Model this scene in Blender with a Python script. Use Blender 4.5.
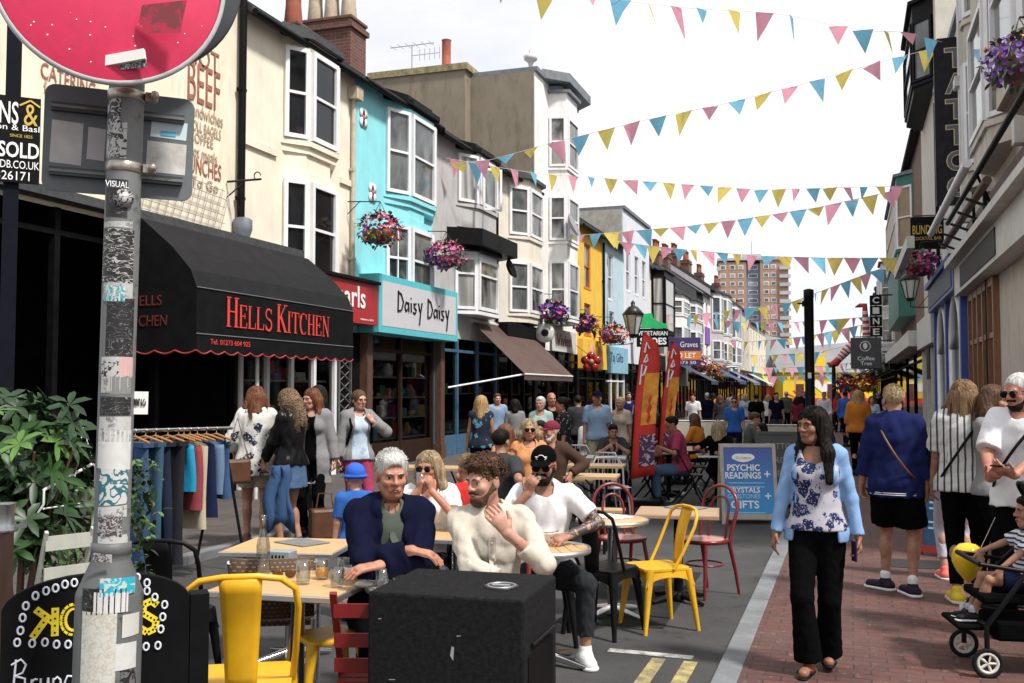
import bpy, math, random
import numpy as np
from mathutils import Vector as V, Matrix
for o in list(bpy.data.objects): bpy.data.objects.remove(o)
R = math.radians; PI = math.pi
S = bpy.context.scene; COL = S.collection
rnd = random.Random(7)
# ---------------------------------------------------------------- camera, sky, sun, exposure
H = 1.69; F = 1000.0; PITCH = math.atan(48.5/F); YAW = math.atan(.338*math.cos(PITCH))
cd = bpy.data.cameras.new('camera'); cam = bpy.data.objects.new('camera', cd); COL.objects.link(cam)
cam.location = (0, 0, H); cam.rotation_euler = (PI/2+PITCH, 0, YAW)
cd.sensor_width = 36; cd.lens = F/1024*36; cd.clip_start = .05; cd.clip_end = 2000
S.camera = cam
SUN_AZ, SUN_EL = R(112), R(56)      # azimuth of the sun measured from +Y towards +X
W = bpy.data.worlds.new('World'); S.world = W; W.use_nodes = True
nt = W.node_tree; nt.nodes.clear()
def nd(nt, t, **k):
    n = nt.nodes.new(t)
    for a, b in k.items():
        if a in n.inputs: n.inputs[a].default_value = b
        else: setattr(n, a, b)
    return n
wo = nd(nt, 'ShaderNodeOutputWorld'); bg = nd(nt, 'ShaderNodeBackground', Strength=.066)
sky = nd(nt, 'ShaderNodeTexSky', sky_type='NISHITA', sun_disc=False, sun_elevation=SUN_EL, sun_rotation=SUN_AZ)
tc = nd(nt, 'ShaderNodeTexCoord'); nz = nd(nt, 'ShaderNodeTexNoise', Scale=2.2, Detail=6.0, Roughness=.6)
mp = nd(nt, 'ShaderNodeMapping'); mp.inputs['Scale'].default_value = (1, 1, 2.5)
rp = nd(nt, 'ShaderNodeValToRGB'); rp.color_ramp.elements[0].position = .3; rp.color_ramp.elements[0].color = (.72, .72, .72, 1)
rp.color_ramp.elements[1].position = .55; rp.color_ramp.elements[1].color = (1, 1, 1, 1)
mx = nd(nt, 'ShaderNodeMix', data_type='RGBA'); mx.inputs[7].default_value = (10.6, 10.65, 10.9, 1)
L = nt.links.new
L(tc.outputs['Generated'], mp.inputs[0]); L(mp.outputs[0], nz.inputs['Vector']); L(nz.outputs[0], rp.inputs[0])
L(rp.outputs[0], mx.inputs[0]); L(sky.outputs[0], mx.inputs[6]); L(mx.outputs[2], bg.inputs[0]); L(bg.outputs[0], wo.inputs[0])
sl = bpy.data.lights.new('sun', 'SUN'); sun = bpy.data.objects.new('sun', sl); COL.objects.link(sun)
sl.energy = 3.5; sl.angle = R(7); sl.color = (1, .95, .88)
sd = V((math.sin(SUN_AZ)*math.cos(SUN_EL), math.cos(SUN_AZ)*math.cos(SUN_EL), math.sin(SUN_EL)))
sun.rotation_euler = sd.to_track_quat('Z', 'Y').to_euler()
S.view_settings.view_transform = 'Standard'; S.view_settings.look = 'None'; S.view_settings.gamma = 1
S.view_settings.exposure = 0.65
S.cycles.max_bounces = 6; S.cycles.transparent_max_bounces = 8; S.cycles.use_denoising = True
S.cycles.sample_clamp_indirect = 6
# ---------------------------------------------------------------- places seen in the photograph, as points in space
RC = cam.rotation_euler.to_matrix(); CP = V((0, 0, H))
ROAD = -.03; LEFT = -9.5; RIGHT = 2.3; LPAVE = .06
def ray(px, py): return RC @ V(((px-512)/F, -(py-341.5)/F, -1))
def at_d(px, py, d): return CP + ray(px, py)*d
def at_x(px, py, X):
    r = ray(px, py); return CP + r*(X/r.x)
def at_y(px, py, Y):
    r = ray(px, py); return CP + r*(Y/r.y)
def at_z(px, py, z=0):
    r = ray(px, py); return CP + r*((z-H)/r.z)
def spot(px, d, z=0):                  # ground point below pixel column px at camera depth d
    p = at_d(px, 390, d); return V((p.x, p.y, z))
def facing(p):                         # rotation that turns local -Y towards the camera
    return math.atan2(p.x, -p.y) if False else math.atan2(-p.x, p.y)*-1
# ---------------------------------------------------------------- materials
MATS = {}
def base_mat(name):
    m = bpy.data.materials.new(name); m.use_nodes = True; t = m.node_tree
    return m, t, t.nodes['Principled BSDF']
def setb(b, c=None, r=None, metal=None, spec=None):
    if c is not None: b.inputs['Base Color'].default_value = (*c, 1)
    if r is not None: b.inputs['Roughness'].default_value = r
    if metal is not None: b.inputs['Metallic'].default_value = metal
    if spec is not None: b.inputs['Specular IOR Level'].default_value = spec
def mixc(t, fac, a, b, mode='MIX'):
    n = nd(t, 'ShaderNodeMix', data_type='RGBA', blend_type=mode)
    for i, x in ((0, fac), (6, a), (7, b)):
        if hasattr(x, 'is_linked'): t.links.new(x, n.inputs[i])
        else: n.inputs[i].default_value = x if i == 0 else (*x, 1)
    return n.outputs[2]
def ramp(t, x, stops):
    n = nd(t, 'ShaderNodeValToRGB'); e = n.color_ramp.elements
    while len(e) < len(stops): e.new(.5)
    for i, (p, c) in enumerate(stops):
        e[i].position = p; e[i].color = (*c, 1) if not isinstance(c, (int, float)) else (c, c, c, 1)
    t.links.new(x, n.inputs[0]); return n.outputs[0]
def coords(t, scale=(1, 1, 1), rot=(0, 0, 0), kind='Object'):
    a = nd(t, 'ShaderNodeTexCoord'); b = nd(t, 'ShaderNodeMapping')
    b.inputs['Scale'].default_value = scale; b.inputs['Rotation'].default_value = rot
    t.links.new(a.outputs[kind], b.inputs[0]); return b.outputs[0]
def noise(t, vec, s=5, d=4, r=.55, dist=0):
    n = nd(t, 'ShaderNodeTexNoise', Scale=s, Detail=float(d), Roughness=r, Distortion=float(dist)); t.links.new(vec, n.inputs['Vector']); return n.outputs[0]
def bump(t, b, h, st=.3, dist=.01):
    n = nd(t, 'ShaderNodeBump', Strength=st, Distance=dist); t.links.new(h, n.inputs['Height']); t.links.new(n.outputs[0], b.inputs['Normal'])
def M(name, c, r=.6, metal=0., var=.14, s=6., bp=0., bs=60., spec=.5, dirt=0., stretch=(1, 1, 1)):
    if name in MATS: return MATS[name]
    if max(c) < .035 and not metal: spec = min(spec, .1)
    m, t, b = base_mat(name); setb(b, c, r, metal, spec)
    v = coords(t, stretch); n = noise(t, v, s)
    lo = tuple(max(0, x*(1-var*1.3)) for x in c); hi = tuple(min(1, x*(1+var)) for x in c)
    cc = ramp(t, n, [(.3, lo), (.7, hi)])
    if dirt:
        n2 = noise(t, coords(t, (1.2, 1.2, .35)), 3.5, 8, .7)
        cc = mixc(t, ramp(t, n2, [(.5, 0), (.78, dirt)]), cc, tuple(x*.35 for x in c))
    t.links.new(cc, b.inputs['Base Color'])
    if bp: bump(t, b, noise(t, v, bs, 3), bp, .004)
    MATS[name] = m; return m
def cloth(name, c, r=.9, var=.10, bp=.45):
    if name in MATS: return MATS[name]
    m = M(name, c, r, 0, var, 6, 0, 14, .12 if max(c) > .05 else .04); t = m.node_tree; v = coords(t); a = nd(t, 'ShaderNodeMath', operation='ADD'); n1 = noise(t, coords(t, (1, 1, .45), (.5, .3, .4)), 17, 3, .5, 1.2); n2 = noise(t, v, 55, 3)
    k = nd(t, 'ShaderNodeMath', operation='MULTIPLY'); k.inputs[1].default_value = .22; t.links.new(n2, k.inputs[0]); t.links.new(n1, a.inputs[0]); t.links.new(k.outputs[0], a.inputs[1]); bump(t, t.nodes['Principled BSDF'], a.outputs[0], bp, .008); return m
# ---------------------------------------------------------------- objects
def link(name, data, parent=None, loc=None, rz=None):
    o = bpy.data.objects.new(name, data); COL.objects.link(o)
    if parent is not None: o.parent = parent
    if loc is not None: o.location = loc
    if rz is not None: o.rotation_euler = (0, 0, rz)
    return o
def tag(o, label=None, cat=None, group=None, kind=None):
    for k, v in (('label', label), ('category', cat), ('group', group), ('kind', kind)):
        if v: o[k] = v
    return o
def thing(name, label, cat, loc=(0, 0, 0), rz=0., group=None): return tag(link(name, None, None, loc, rz), label, cat, group)
def dup(o, loc, rz, label=None, group=None):
    def cp(a, par):
        c = a.copy(); COL.objects.link(c); c.parent = par
        for ch in list(a.children): cp(ch, c)
        return c
    r = cp(o, None); r.location = loc; r.rotation_euler = (0, 0, rz)
    return tag(r, label, None, group)
class MB:
    def __init__(s, mat=None): s.v = []; s.f = []; s.mi = []; s.sm = []; s.mats = []; s.cur = 0; s.X = None; s.mat(mat) if mat else None
    def mat(s, m):
        if m not in s.mats: s.mats.append(m)
        s.cur = s.mats.index(m); return s
    def add(s, vs, fs, smooth=False):
        b = len(s.v); X = s.X
        s.v += [tuple(X @ V(p)) for p in vs] if X is not None else [tuple(p) for p in vs]
        for f in fs: s.f.append([i+b for i in f]); s.mi.append(s.cur); s.sm.append(smooth)
        return s
    def box(s, c, d, rz=0., M3=None):
        x, y, z = (k/2 for k in d); vs = [V((i*x, j*y, k*z)) for i in (-1, 1) for j in (-1, 1) for k in (-1, 1)]
        Q = M3 if M3 is not None else Matrix.Rotation(rz, 3, 'Z')
        return s.add([Q @ p + V(c) for p in vs], [(0, 1, 3, 2), (4, 6, 7, 5), (0, 4, 5, 1), (2, 3, 7, 6), (0, 2, 6, 4), (1, 5, 7, 3)])
    def bx(s, x0, x1, y0, y1, z0, z1): return s.box(((x0+x1)/2, (y0+y1)/2, (z0+z1)/2), (abs(x1-x0), abs(y1-y0), abs(z1-z0)))
    def bar(s, a, b, w, h, up=(0, 0, 1)):       # rectangular bar from a to b
        a, b = V(a), V(b); d = (b-a); l = d.length; d = d/l; u = V(up)
        if abs(d.dot(u)) > .98: u = V((0, 1, 0))
        sd_ = d.cross(u).normalized(); u = sd_.cross(d)
        return s.box((a+b)/2, (l, w, h), 0, Matrix((d, sd_, u)).transposed())
    def poly(s, pts, smooth=False): return s.add(pts, [tuple(range(len(pts)))], smooth)
    def tube(s, pts, r, n=8, closed=False, flat=1.):
        pts = [V(p) for p in pts]; N = len(pts); rs = r if isinstance(r, (list, tuple)) else [r]*N
        tg = []
        for i in range(N):
            a = pts[(i-1) % N] if (closed or i > 0) else pts[i]; b = pts[(i+1) % N] if (closed or i < N-1) else pts[i]
            d = b-a; tg.append(d.normalized() if d.length > 1e-9 else V((0, 0, 1)))
        u = tg[0].orthogonal().normalized()
        if flat != 1: u = (V((0, 0, 1))-tg[0]*tg[0].z); u = u.normalized() if u.length > .05 else tg[0].orthogonal().normalized()
        vs = []
        for i in range(N):
            u = (u - tg[i]*u.dot(tg[i])); u = u.normalized() if u.length > 1e-6 else tg[i].orthogonal().normalized()
            w = tg[i].cross(u)
            vs += [pts[i]+(u*math.cos(2*PI*k/n)*flat+w*math.sin(2*PI*k/n))*rs[i] for k in range(n)]
        fs = []
        for i in range(N if closed else N-1):
            j = (i+1) % N
            fs += [(i*n+k, i*n+(k+1) % n, j*n+(k+1) % n, j*n+k) for k in range(n)]
        s.add(vs, fs, True)
        if not closed: s.add(vs[:n], [tuple(range(n))[::-1]]); s.add(vs[-n:], [tuple(range(n))])
        return s
    def lathe(s, prof, n=20, c=(0, 0, 0), M3=None, caps=True):
        vs = []; fs = []; c = V(c); Q = M3 if M3 is not None else Matrix.Identity(3)
        for r, z in prof: vs += [Q @ V((max(r, 1e-4)*math.cos(2*PI*k/n), max(r, 1e-4)*math.sin(2*PI*k/n), z))+c for k in range(n)]
        for i in range(len(prof)-1): fs += [(i*n+k, i*n+(k+1) % n, (i+1)*n+(k+1) % n, (i+1)*n+k) for k in range(n)]
        s.add(vs, fs, True)
        if not caps: return s
        s.add(vs[:n], [tuple(range(n))[::-1]]); return s.add(vs[-n:], [tuple(range(n))])
    def prism(s, poly, t, M4):                   # 2-D outline in local xy, thickness t along local z, placed by M4
        n = len(poly); a = [M4 @ V((x, y, 0)) for x, y in poly]; b = [M4 @ V((x, y, t)) for x, y in poly]
        ar = sum(poly[i][0]*poly[(i+1) % n][1]-poly[(i+1) % n][0]*poly[i][1] for i in range(n))
        fs = [tuple(range(n))[::-1], tuple(range(n, 2*n))]+[(i, (i+1) % n, n+(i+1) % n, n+i) for i in range(n)]
        if ar < 0: fs = [f[::-1] for f in fs]
        return s.add(a+b, fs)
    def ell(s, c, r, nu=12, nv=8, jit=0):
        vs = []; c = V(c)
        for j in range(nv+1):
            th = PI*j/nv
            for i in range(nu):
                ph = 2*PI*i/nu; k = 1+rnd.uniform(-jit, jit)
                vs.append(c+V((r[0]*math.sin(th)*math.cos(ph)*k, r[1]*math.sin(th)*math.sin(ph)*k, r[2]*math.cos(th)*k)))
        return s.add(vs, [(j*nu+i, (j+1)*nu+i, (j+1)*nu+(i+1) % nu, j*nu+(i+1) % nu) for j in range(nv) for i in range(nu)], True)
    def build(s, name, mat=None, parent=None, loc=None, rz=None, bev=0., seg=2, sub=0):
        me = bpy.data.meshes.new(name); me.from_pydata(s.v, [], s.f)
        for m in (s.mats or ([mat] if mat else [])): me.materials.append(m)
        me.polygons.foreach_set('material_index', s.mi); me.polygons.foreach_set('use_smooth', s.sm); me.update()
        o = link(name, me, parent, loc, rz)
        if bev:
            b = o.modifiers.new('bevel', 'BEVEL'); b.width = bev; b.segments = seg; b.limit_method = 'ANGLE'; b.angle_limit = R(40)
        return o
def arc(c, r, a0, a1, n, ax='xz', ry=None):
    out = []; ry = ry or r
    for i in range(n+1):
        a = a0+(a1-a0)*i/n; x, y = r*math.cos(a), ry*math.sin(a)
        out.append(V(c)+{'xz': V((x, 0, y)), 'xy': V((x, y, 0)), 'yz': V((0, x, y))}[ax])
    return out
def frame(o, u, n):                    # 4x4: local x = u, local y = up, local z = outward normal
    u, n = V(u).normalized(), V(n).normalized(); w = n.cross(u)
    m = Matrix((u, w, n)).transposed().to_4x4(); m.translation = V(o); return m
_TX = {}
def text_mesh(txt, bold=0., ext=.02, shear=0., spacing=1., res=3):
    cu = bpy.data.curves.new('t', 'FONT'); cu.body = txt; cu.extrude = ext; cu.offset = bold; cu.resolution_u = res; cu.shear = shear; cu.space_character = spacing; cu.align_x = 'LEFT'
    o = bpy.data.objects.new('t', cu); COL.objects.link(o); dg = bpy.context.evaluated_depsgraph_get(); dg.update()
    me = bpy.data.meshes.new_from_object(o.evaluated_get(dg)); bpy.data.objects.remove(o); bpy.data.curves.remove(cu)
    return me
def text(txt, M4, w, h, mat, parent, name='lettering', bold=0., shear=0., spacing=1., d=.004, slope=0.):
    """letters filling a w x h rectangle whose lower left corner is M4's origin"""
    me = text_mesh(txt, bold, .01, shear, spacing); n = len(me.vertices)
    co = np.empty(n*3); me.vertices.foreach_get('co', co); co = co.reshape(-1, 3)
    lo, hi = co.min(0), co.max(0); co = (co-lo)/np.maximum(hi-lo, 1e-6)*np.array((w, h, d)); co[:, 1] += co[:, 0]*slope
    A = np.array(M4); co = co @ A[:3, :3].T + A[:3, 3]
    me.vertices.foreach_set('co', co.ravel()); me.materials.clear(); me.materials.append(mat); me.update()
    return link(name, me, parent)
def strokes(lines, M4, r, mat, parent, name='lettering', flat=.4):
    b = MB(mat)
    for l in lines: b.tube([M4 @ V((x, y, r*.3)) for x, y in l], r, 5)
    return b.build(name, None, parent)
def facing(p, off=0.): return math.atan2(-p.x, p.y)+R(off)     # local -Y looks back at the camera, turned by off degrees
# ---------------------------------------------------------------- setting materials
def m_asphalt():
    m, t, b = base_mat('asphalt'); v = coords(t)
    c = ramp(t, noise(t, v, 1.1, 8, .65), [(.3, (.024, .024, .025)), (.55, (.042, .042, .043)), (.75, (.066, .065, .063))])
    c = mixc(t, ramp(t, noise(t, v, 140, 2), [(.55, 0), (.7, .5)]), c, (.11, .107, .10))
    c = mixc(t, ramp(t, noise(t, v, 4, 7, .75), [(.56, 0), (.66, .8)]), c, (.018, .018, .018))
    t.links.new(c, b.inputs['Base Color']); setb(b, r=.85); bump(t, b, noise(t, v, 160, 2), .5, .006); return m
def m_pavers():
    m, t, b = base_mat('brick_pavers'); v = coords(t)
    n = nd(t, 'ShaderNodeTexBrick', offset=.5, Scale=1.0)
    n.inputs['Brick Width'].default_value = .2; n.inputs['Row Height'].default_value = .1; n.inputs['Mortar Size'].default_value = .006
    n.inputs['Bias'].default_value = -.1; n.inputs['Mortar Smooth'].default_value = .3
    n.inputs['Color1'].default_value = (.112, .042, .034, 1); n.inputs['Color2'].default_value = (.062, .028, .026, 1); n.inputs['Mortar'].default_value = (.02, .015, .014, 1)
    nv = nd(t, 'ShaderNodeVectorMath', operation='ADD'); w = nd(t, 'ShaderNodeTexNoise', Scale=3.0); t.links.new(v, w.inputs['Vector'])
    sc_ = nd(t, 'ShaderNodeVectorMath', operation='SCALE'); sc_.inputs['Scale'].default_value = .012; t.links.new(w.outputs['Color'], sc_.inputs[0])
    t.links.new(v, nv.inputs[0]); t.links.new(sc_.outputs[0], nv.inputs[1]); t.links.new(nv.outputs[0], n.inputs['Vector'])
    c = mixc(t, ramp(t, noise(t, v, 1.3, 7, .7), [(.38, 0), (.68, .6)]), n.outputs[0], (.12, .072, .062))
    c = mixc(t, ramp(t, noise(t, coords(t, (1, 3, 1)), 9, 5, .7), [(.58, 0), (.7, .55)]), c, (.03, .02, .019))
    c = mixc(t, ramp(t, noise(t, v, 22, 3, .6), [(.62, 0), (.68, .75)]), c, (.17, .145, .13))
    t.links.new(c, b.inputs['Base Color']); setb(b, r=.75, spec=.35)
    bump(t, b, n.outputs['Fac'], -.5, .006); return m
def m_kerb():
    m, t, b = base_mat('granite_kerb'); v = coords(t)
    c = ramp(t, noise(t, v, 3, 8, .7), [(.3, (.10, .107, .115)), (.7, (.21, .22, .235))])
    c = mixc(t, ramp(t, noise(t, v, 120, 2), [(.5, 0), (.65, .5)]), c, (.12, .12, .13))
    t.links.new(c, b.inputs['Base Color']); setb(b, r=.8); bump(t, b, noise(t, v, 60, 3), .4, .006); return m
def m_slabs():
    m, t, b = base_mat('paving_slabs'); v = coords(t)
    n = nd(t, 'ShaderNodeTexBrick', offset=.5, Scale=1.0)
    n.inputs['Brick Width'].default_value = .6; n.inputs['Row Height'].default_value = .45; n.inputs['Mortar Size'].default_value = .008
    n.inputs['Color1'].default_value = (.06, .05, .048, 1); n.inputs['Color2'].default_value = (.085, .068, .062, 1); n.inputs['Mortar'].default_value = (.025, .022, .02, 1)
    t.links.new(v, n.inputs['Vector'])
    c = mixc(t, ramp(t, noise(t, v, 4, 7, .7), [(.45, 0), (.75, .6)]), n.outputs[0], (.08, .07, .065))
    t.links.new(c, b.inputs['Base Color']); setb(b, r=.85); return m
def m_render(name, c, dirt=.3, bp=.15):         # painted stucco
    return M(name, c, .8, 0, .07, 1.6, bp, 70, .3, min(.75, dirt+.15))
def m_brick(name, c1, c2, mortar, sc_=1., bw=.22, rh=.075):
    m, t, b = base_mat(name); a = nd(t, 'ShaderNodeTexCoord'); sp = nd(t, 'ShaderNodeSeparateXYZ'); t.links.new(a.outputs['Object'], sp.inputs[0])
    ad = nd(t, 'ShaderNodeMath', operation='ADD'); t.links.new(sp.outputs[0], ad.inputs[0]); t.links.new(sp.outputs[1], ad.inputs[1])
    cb = nd(t, 'ShaderNodeCombineXYZ'); t.links.new(ad.outputs[0], cb.inputs[0]); t.links.new(sp.outputs[2], cb.inputs[1])
    n = nd(t, 'ShaderNodeTexBrick', Scale=sc_); n.inputs['Brick Width'].default_value = bw; n.inputs['Row Height'].default_value = rh; n.inputs['Mortar Size'].default_value = .008
    n.inputs['Color1'].default_value = (*c1, 1); n.inputs['Color2'].default_value = (*c2, 1); n.inputs['Mortar'].default_value = (*mortar, 1)
    t.links.new(cb.outputs[0], n.inputs['Vector'])
    c = mixc(t, ramp(t, noise(t, a.outputs['Object'], 3, 6, .7), [(.4, 0), (.8, .5)]), n.outputs[0], tuple(x*.5 for x in c1))
    t.links.new(c, b.inputs['Base Color']); setb(b, r=.85); return m
def m_glass(name, c, c2=None, wave=0.):
    m, t, b = base_mat(name); v = coords(t)
    n = noise(t, coords(t, (.9, .9, .5)), 2.1, 3, .5, .4)
    cc = ramp(t, n, [(.35, c), (.62, c2 or tuple(x*2.2 for x in c))])
    t.links.new(cc, b.inputs['Base Color']); setb(b, r=.05, spec=.4)
    bump(t, b, noise(t, v, 1.6, 1), .06, .02); return m
def m_curtain(name, c):
    m, t, b = base_mat(name); w = nd(t, 'ShaderNodeTexWave', wave_type='BANDS', bands_direction='DIAGONAL', Scale=7.0, Distortion=1.5)
    t.links.new(coords(t, (1, 1, .02)), w.inputs['Vector'])
    t.links.new(ramp(t, w.outputs[0], [(0, tuple(x*.45 for x in c)), (1, c)]), b.inputs['Base Color']); setb(b, r=.06, spec=.6); return m
A_ROAD, A_PAVE, A_KERB, A_SLAB = m_asphalt(), m_pavers(), m_kerb(), m_slabs()
WHITE = M('white_paint', (.78, .78, .80), .45, 0, .05, 4, 0, 60, .4, .2)
OFFW = M('old_white_paint', (.60, .59, .56), .6, 0, .08, 5, .1, 40, .3, .45)
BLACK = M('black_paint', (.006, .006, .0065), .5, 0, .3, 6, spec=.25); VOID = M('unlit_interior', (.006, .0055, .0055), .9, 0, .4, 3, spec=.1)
IRON = M('black_iron', (.015, .016, .017), .4, .3, .3, 9); STEEL = M('galvanised_steel', (.42, .43, .44), .38, .85, .15, 12, dirt=.3)
CHROME = M('polished_steel', (.62, .62, .63), .18, 1., .06, 8); ALU = M('aluminium_edge', (.66, .66, .67), .3, .9, .06, 20)
SLATE = M('slate_roof', (.05, .052, .058), .75, 0, .3, 14, .3, 25); LEAD = M('grey_lead', (.16, .18, .2), .6, .1, .2, 5)
WOODB = M('brown_timber', (.10, .05, .033), .55, 0, .3, 5, .2, 30, stretch=(6, 6, .8)); TERRA = M('terracotta', (.30, .085, .05), .8, 0, .2, 6)
POTC = M('buff_clay', (.48, .40, .30), .8, 0, .15, 6, dirt=.4)
GL1 = m_glass('dark_window_glass', (.006, .0065, .0075)); GL2 = m_glass('grey_window_glass', (.05, .056, .06), (.17, .18, .18)); GL3 = m_curtain('curtained_glass', (.42, .42, .40))
GL4 = m_glass('patchy_window_glass', (.02, .022, .022), (.3, .3, .28))  # dark pane with pale noise patches suggesting curtains and rooms behind
# ---------------------------------------------------------------- ground
def sheet(name, x0, x1, y0, y1, z, mat, nx=1):
    b = MB(mat); b.poly([(x0, y0, z), (x1, y0, z), (x1, y1, z), (x0, y1, z)]); return tag(b.build(name), kind='structure')
sheet('ground', -600, 600, -60, 900, ROAD-.03, M('earth', (.07, .066, .06), .9))
KX0, KX1 = -.795, -.645
sheet('road', -6.2, KX0, -6, 140, ROAD, A_ROAD)
sheet('right_pavement', KX1, RIGHT+.3, -6, 140, 0, A_PAVE)
b = MB(A_KERB); y = -6.
while y < 140:
    l = .9; b.bx(KX0, KX1, y, y+l-.008, ROAD-.1, .004+rnd.uniform(-.002, .002)); y += l
tag(b.build('kerb', bev=.012), kind='structure')
b = MB(A_SLAB); b.bx(-10.4, -6.33, -6, 140, -.1, LPAVE); tag(b.build('left_pavement'), kind='structure')
b = MB(A_KERB); y = -6.
while y < 140: b.bx(-6.33, -6.2, y, y+.9-.008, ROAD-.1, LPAVE+.003); y += .9
tag(b.build('left_kerb', bev=.012), kind='structure')
# painted lines on the road: end of the double yellow lines beside the kerb and a cross bar
m, t, bb = base_mat('worn_yellow_line'); n_ = ramp(t, noise(t, coords(t), 9, 8, .75), [(.4, 0), (.6, 1)])
t.links.new(mixc(t, n_, (.42, .34, .12), (.16, .14, .09)), bb.inputs['Base Color']); setb(bb, r=.8); YEL = m
m, t, bb = base_mat('worn_white_line'); n_ = ramp(t, noise(t, coords(t), 11, 8, .75), [(.42, 0), (.62, 1)])
t.links.new(mixc(t, n_, (.45, .45, .44), (.12, .12, .12)), bb.inputs['Base Color']); setb(bb, r=.8); WHL = m
b = MB(YEL)
for a, c in (((659, 659), (642, 689)), ((691, 662), (668, 694))):
    p, q = at_z(*a, ROAD), at_z(*c, ROAD)
    q = p+(q-p).normalized()*2.2; q.x = p.x-.02; b.poly([(p.x-.045, p.y, ROAD+.004), (p.x-.045, q.y, ROAD+.004), (p.x+.045, q.y, ROAD+.004), (p.x+.045, p.y, ROAD+.004)])
tag(b.build('yellow_road_markings'), kind='structure')
b = MB(WHL); p, q = at_z(607, 652, ROAD), at_z(692, 660, ROAD)
b.poly([(p.x, p.y, ROAD+.004), (q.x, q.y, ROAD+.004), (q.x, q.y+.09, ROAD+.004), (p.x, p.y+.09, ROAD+.004)])
for px, py in ((600, 545), (640, 524), (657, 512), (668, 502), (680, 495), (693, 489)):
    p = at_z(px, py, ROAD); b.poly([(p.x-.05, p.y, ROAD+.004), (p.x+.05, p.y, ROAD+.004), (p.x+.05, p.y+.55, ROAD+.004), (p.x-.05, p.y+.55, ROAD+.004)])
tag(b.build('white_road_markings'), kind='structure')
b = MB(M('tar_patch', (.026, .026, .027), .8, 0, .25, 5, .5, 150))
for x0, x1, y0, y1 in ((-2.1, -1.35, 7.2, 9.6), (-3.6, -2.6, 12, 16), (-2.6, -1.1, 18, 19.2)): b.poly([(x0, y0, ROAD+.003), (x1+.05, y0+.06, ROAD+.003), (x1, y1, ROAD+.003), (x0-.06, y1-.08, ROAD+.003)])
tag(b.build('road_patches'), kind='structure')
b = MB(M('iron_cover', (.035, .034, .033), .6, .5, .3, 60)); b.bx(.35, .85, 10.3, 10.8, .001, .006); tag(b.build('manhole_cover', bev=.003), kind='structure')
# ---------------------------------------------------------------- buildings: local x along the street front, -y out of the front, z up
def LY(px, X=LEFT): return at_x(px, 390, X).y
def LZ(px, py, X=LEFT): return at_x(px, py, X).z
def win(par, x0, x1, z0, z1, y=0., nrm=(0, -1), glass=GL1, fm=WHITE, style='sash', sill=True, bars=0, t=.07, fw=.06, org=None):
    """window whose frame stands on a wall face: lower left corner at (x0, y), going along the face; one part with panes and a sill below it"""
    u = V((-nrm[1], nrm[0], 0)); n = V((nrm[0], nrm[1], 0)); o = org if org is not None else V((x0, y, 0)); w = x1-x0; h = z1-z0
    Fm = frame(V((o[0], o[1], z0)), u, n); b = MB(fm); b.X = Fm
    b.bx(0, fw, 0, h, -.04, t); b.bx(w-fw, w, 0, h, -.04, t); b.bx(fw, w-fw, 0, fw, -.04, t-.002); b.bx(fw, w-fw, h-fw, h, -.04, t-.002)
    m = h*.5 if style == 'sash' else h*.68
    if style != 'plain': b.bx(fw, w-fw, m-.025, m+.025, -.03, t-.012)
    for k in range(bars): xx = fw+(w-2*fw)*(k+1)/(bars+1); b.bx(xx-.014, xx+.014, fw, h-fw, -.03, t-.022)
    f = b.build('window', None, par)
    p = MB(glass); p.X = Fm
    if style == 'plain': p.poly([(fw, fw, .012), (w-fw, fw, .012), (w-fw, h-fw, .012), (fw, h-fw, .012)])
    else:
        p.poly([(fw, fw, .012), (w-fw, fw, .012), (w-fw, m-.02, .012), (fw, m-.02, .012)])
        p.poly([(fw, m+.02, .022), (w-fw, m+.02, .022), (w-fw, h-fw, .022), (fw, h-fw, .022)])
    p.build('pane', None, f)
    if sill:
        s = MB(fm); s.X = Fm; s.bx(-.05, w+.05, -.07, -.003, -.04, t+.05); s.build('sill', None, f)
    return f
def wall_front(b, x0, x1, z0, z1, holes, y=0., dep=.14):
    xs = sorted({x0, x1, *[k for h in holes for k in h[:2]]}); zs = sorted({z0, z1, *[k for h in holes for k in h[2:4]]})
    for i in range(len(xs)-1):
        for j in range(len(zs)-1):
            cx, cz = (xs[i]+xs[i+1])/2, (zs[j]+zs[j+1])/2
            if not any(h[0] < cx < h[1] and h[2] < cz < h[3] for h in holes):
                b.poly([(xs[i], y, zs[j]), (xs[i+1], y, zs[j]), (xs[i+1], y, zs[j+1]), (xs[i], y, zs[j+1])])
    for a, c, e, f in [h[:4] for h in holes]:
        b.poly([(a, y, e), (a, y, f), (a, y+dep, f), (a, y+dep, e)]); b.poly([(c, y, f), (c, y, e), (c, y+dep, e), (c, y+dep, f)])
        b.poly([(a, y, f), (c, y, f), (c, y+dep, f), (a, y+dep, f)]); b.poly([(c, y, e), (a, y, e), (a, y+dep, e), (c, y+dep, e)])
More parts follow.
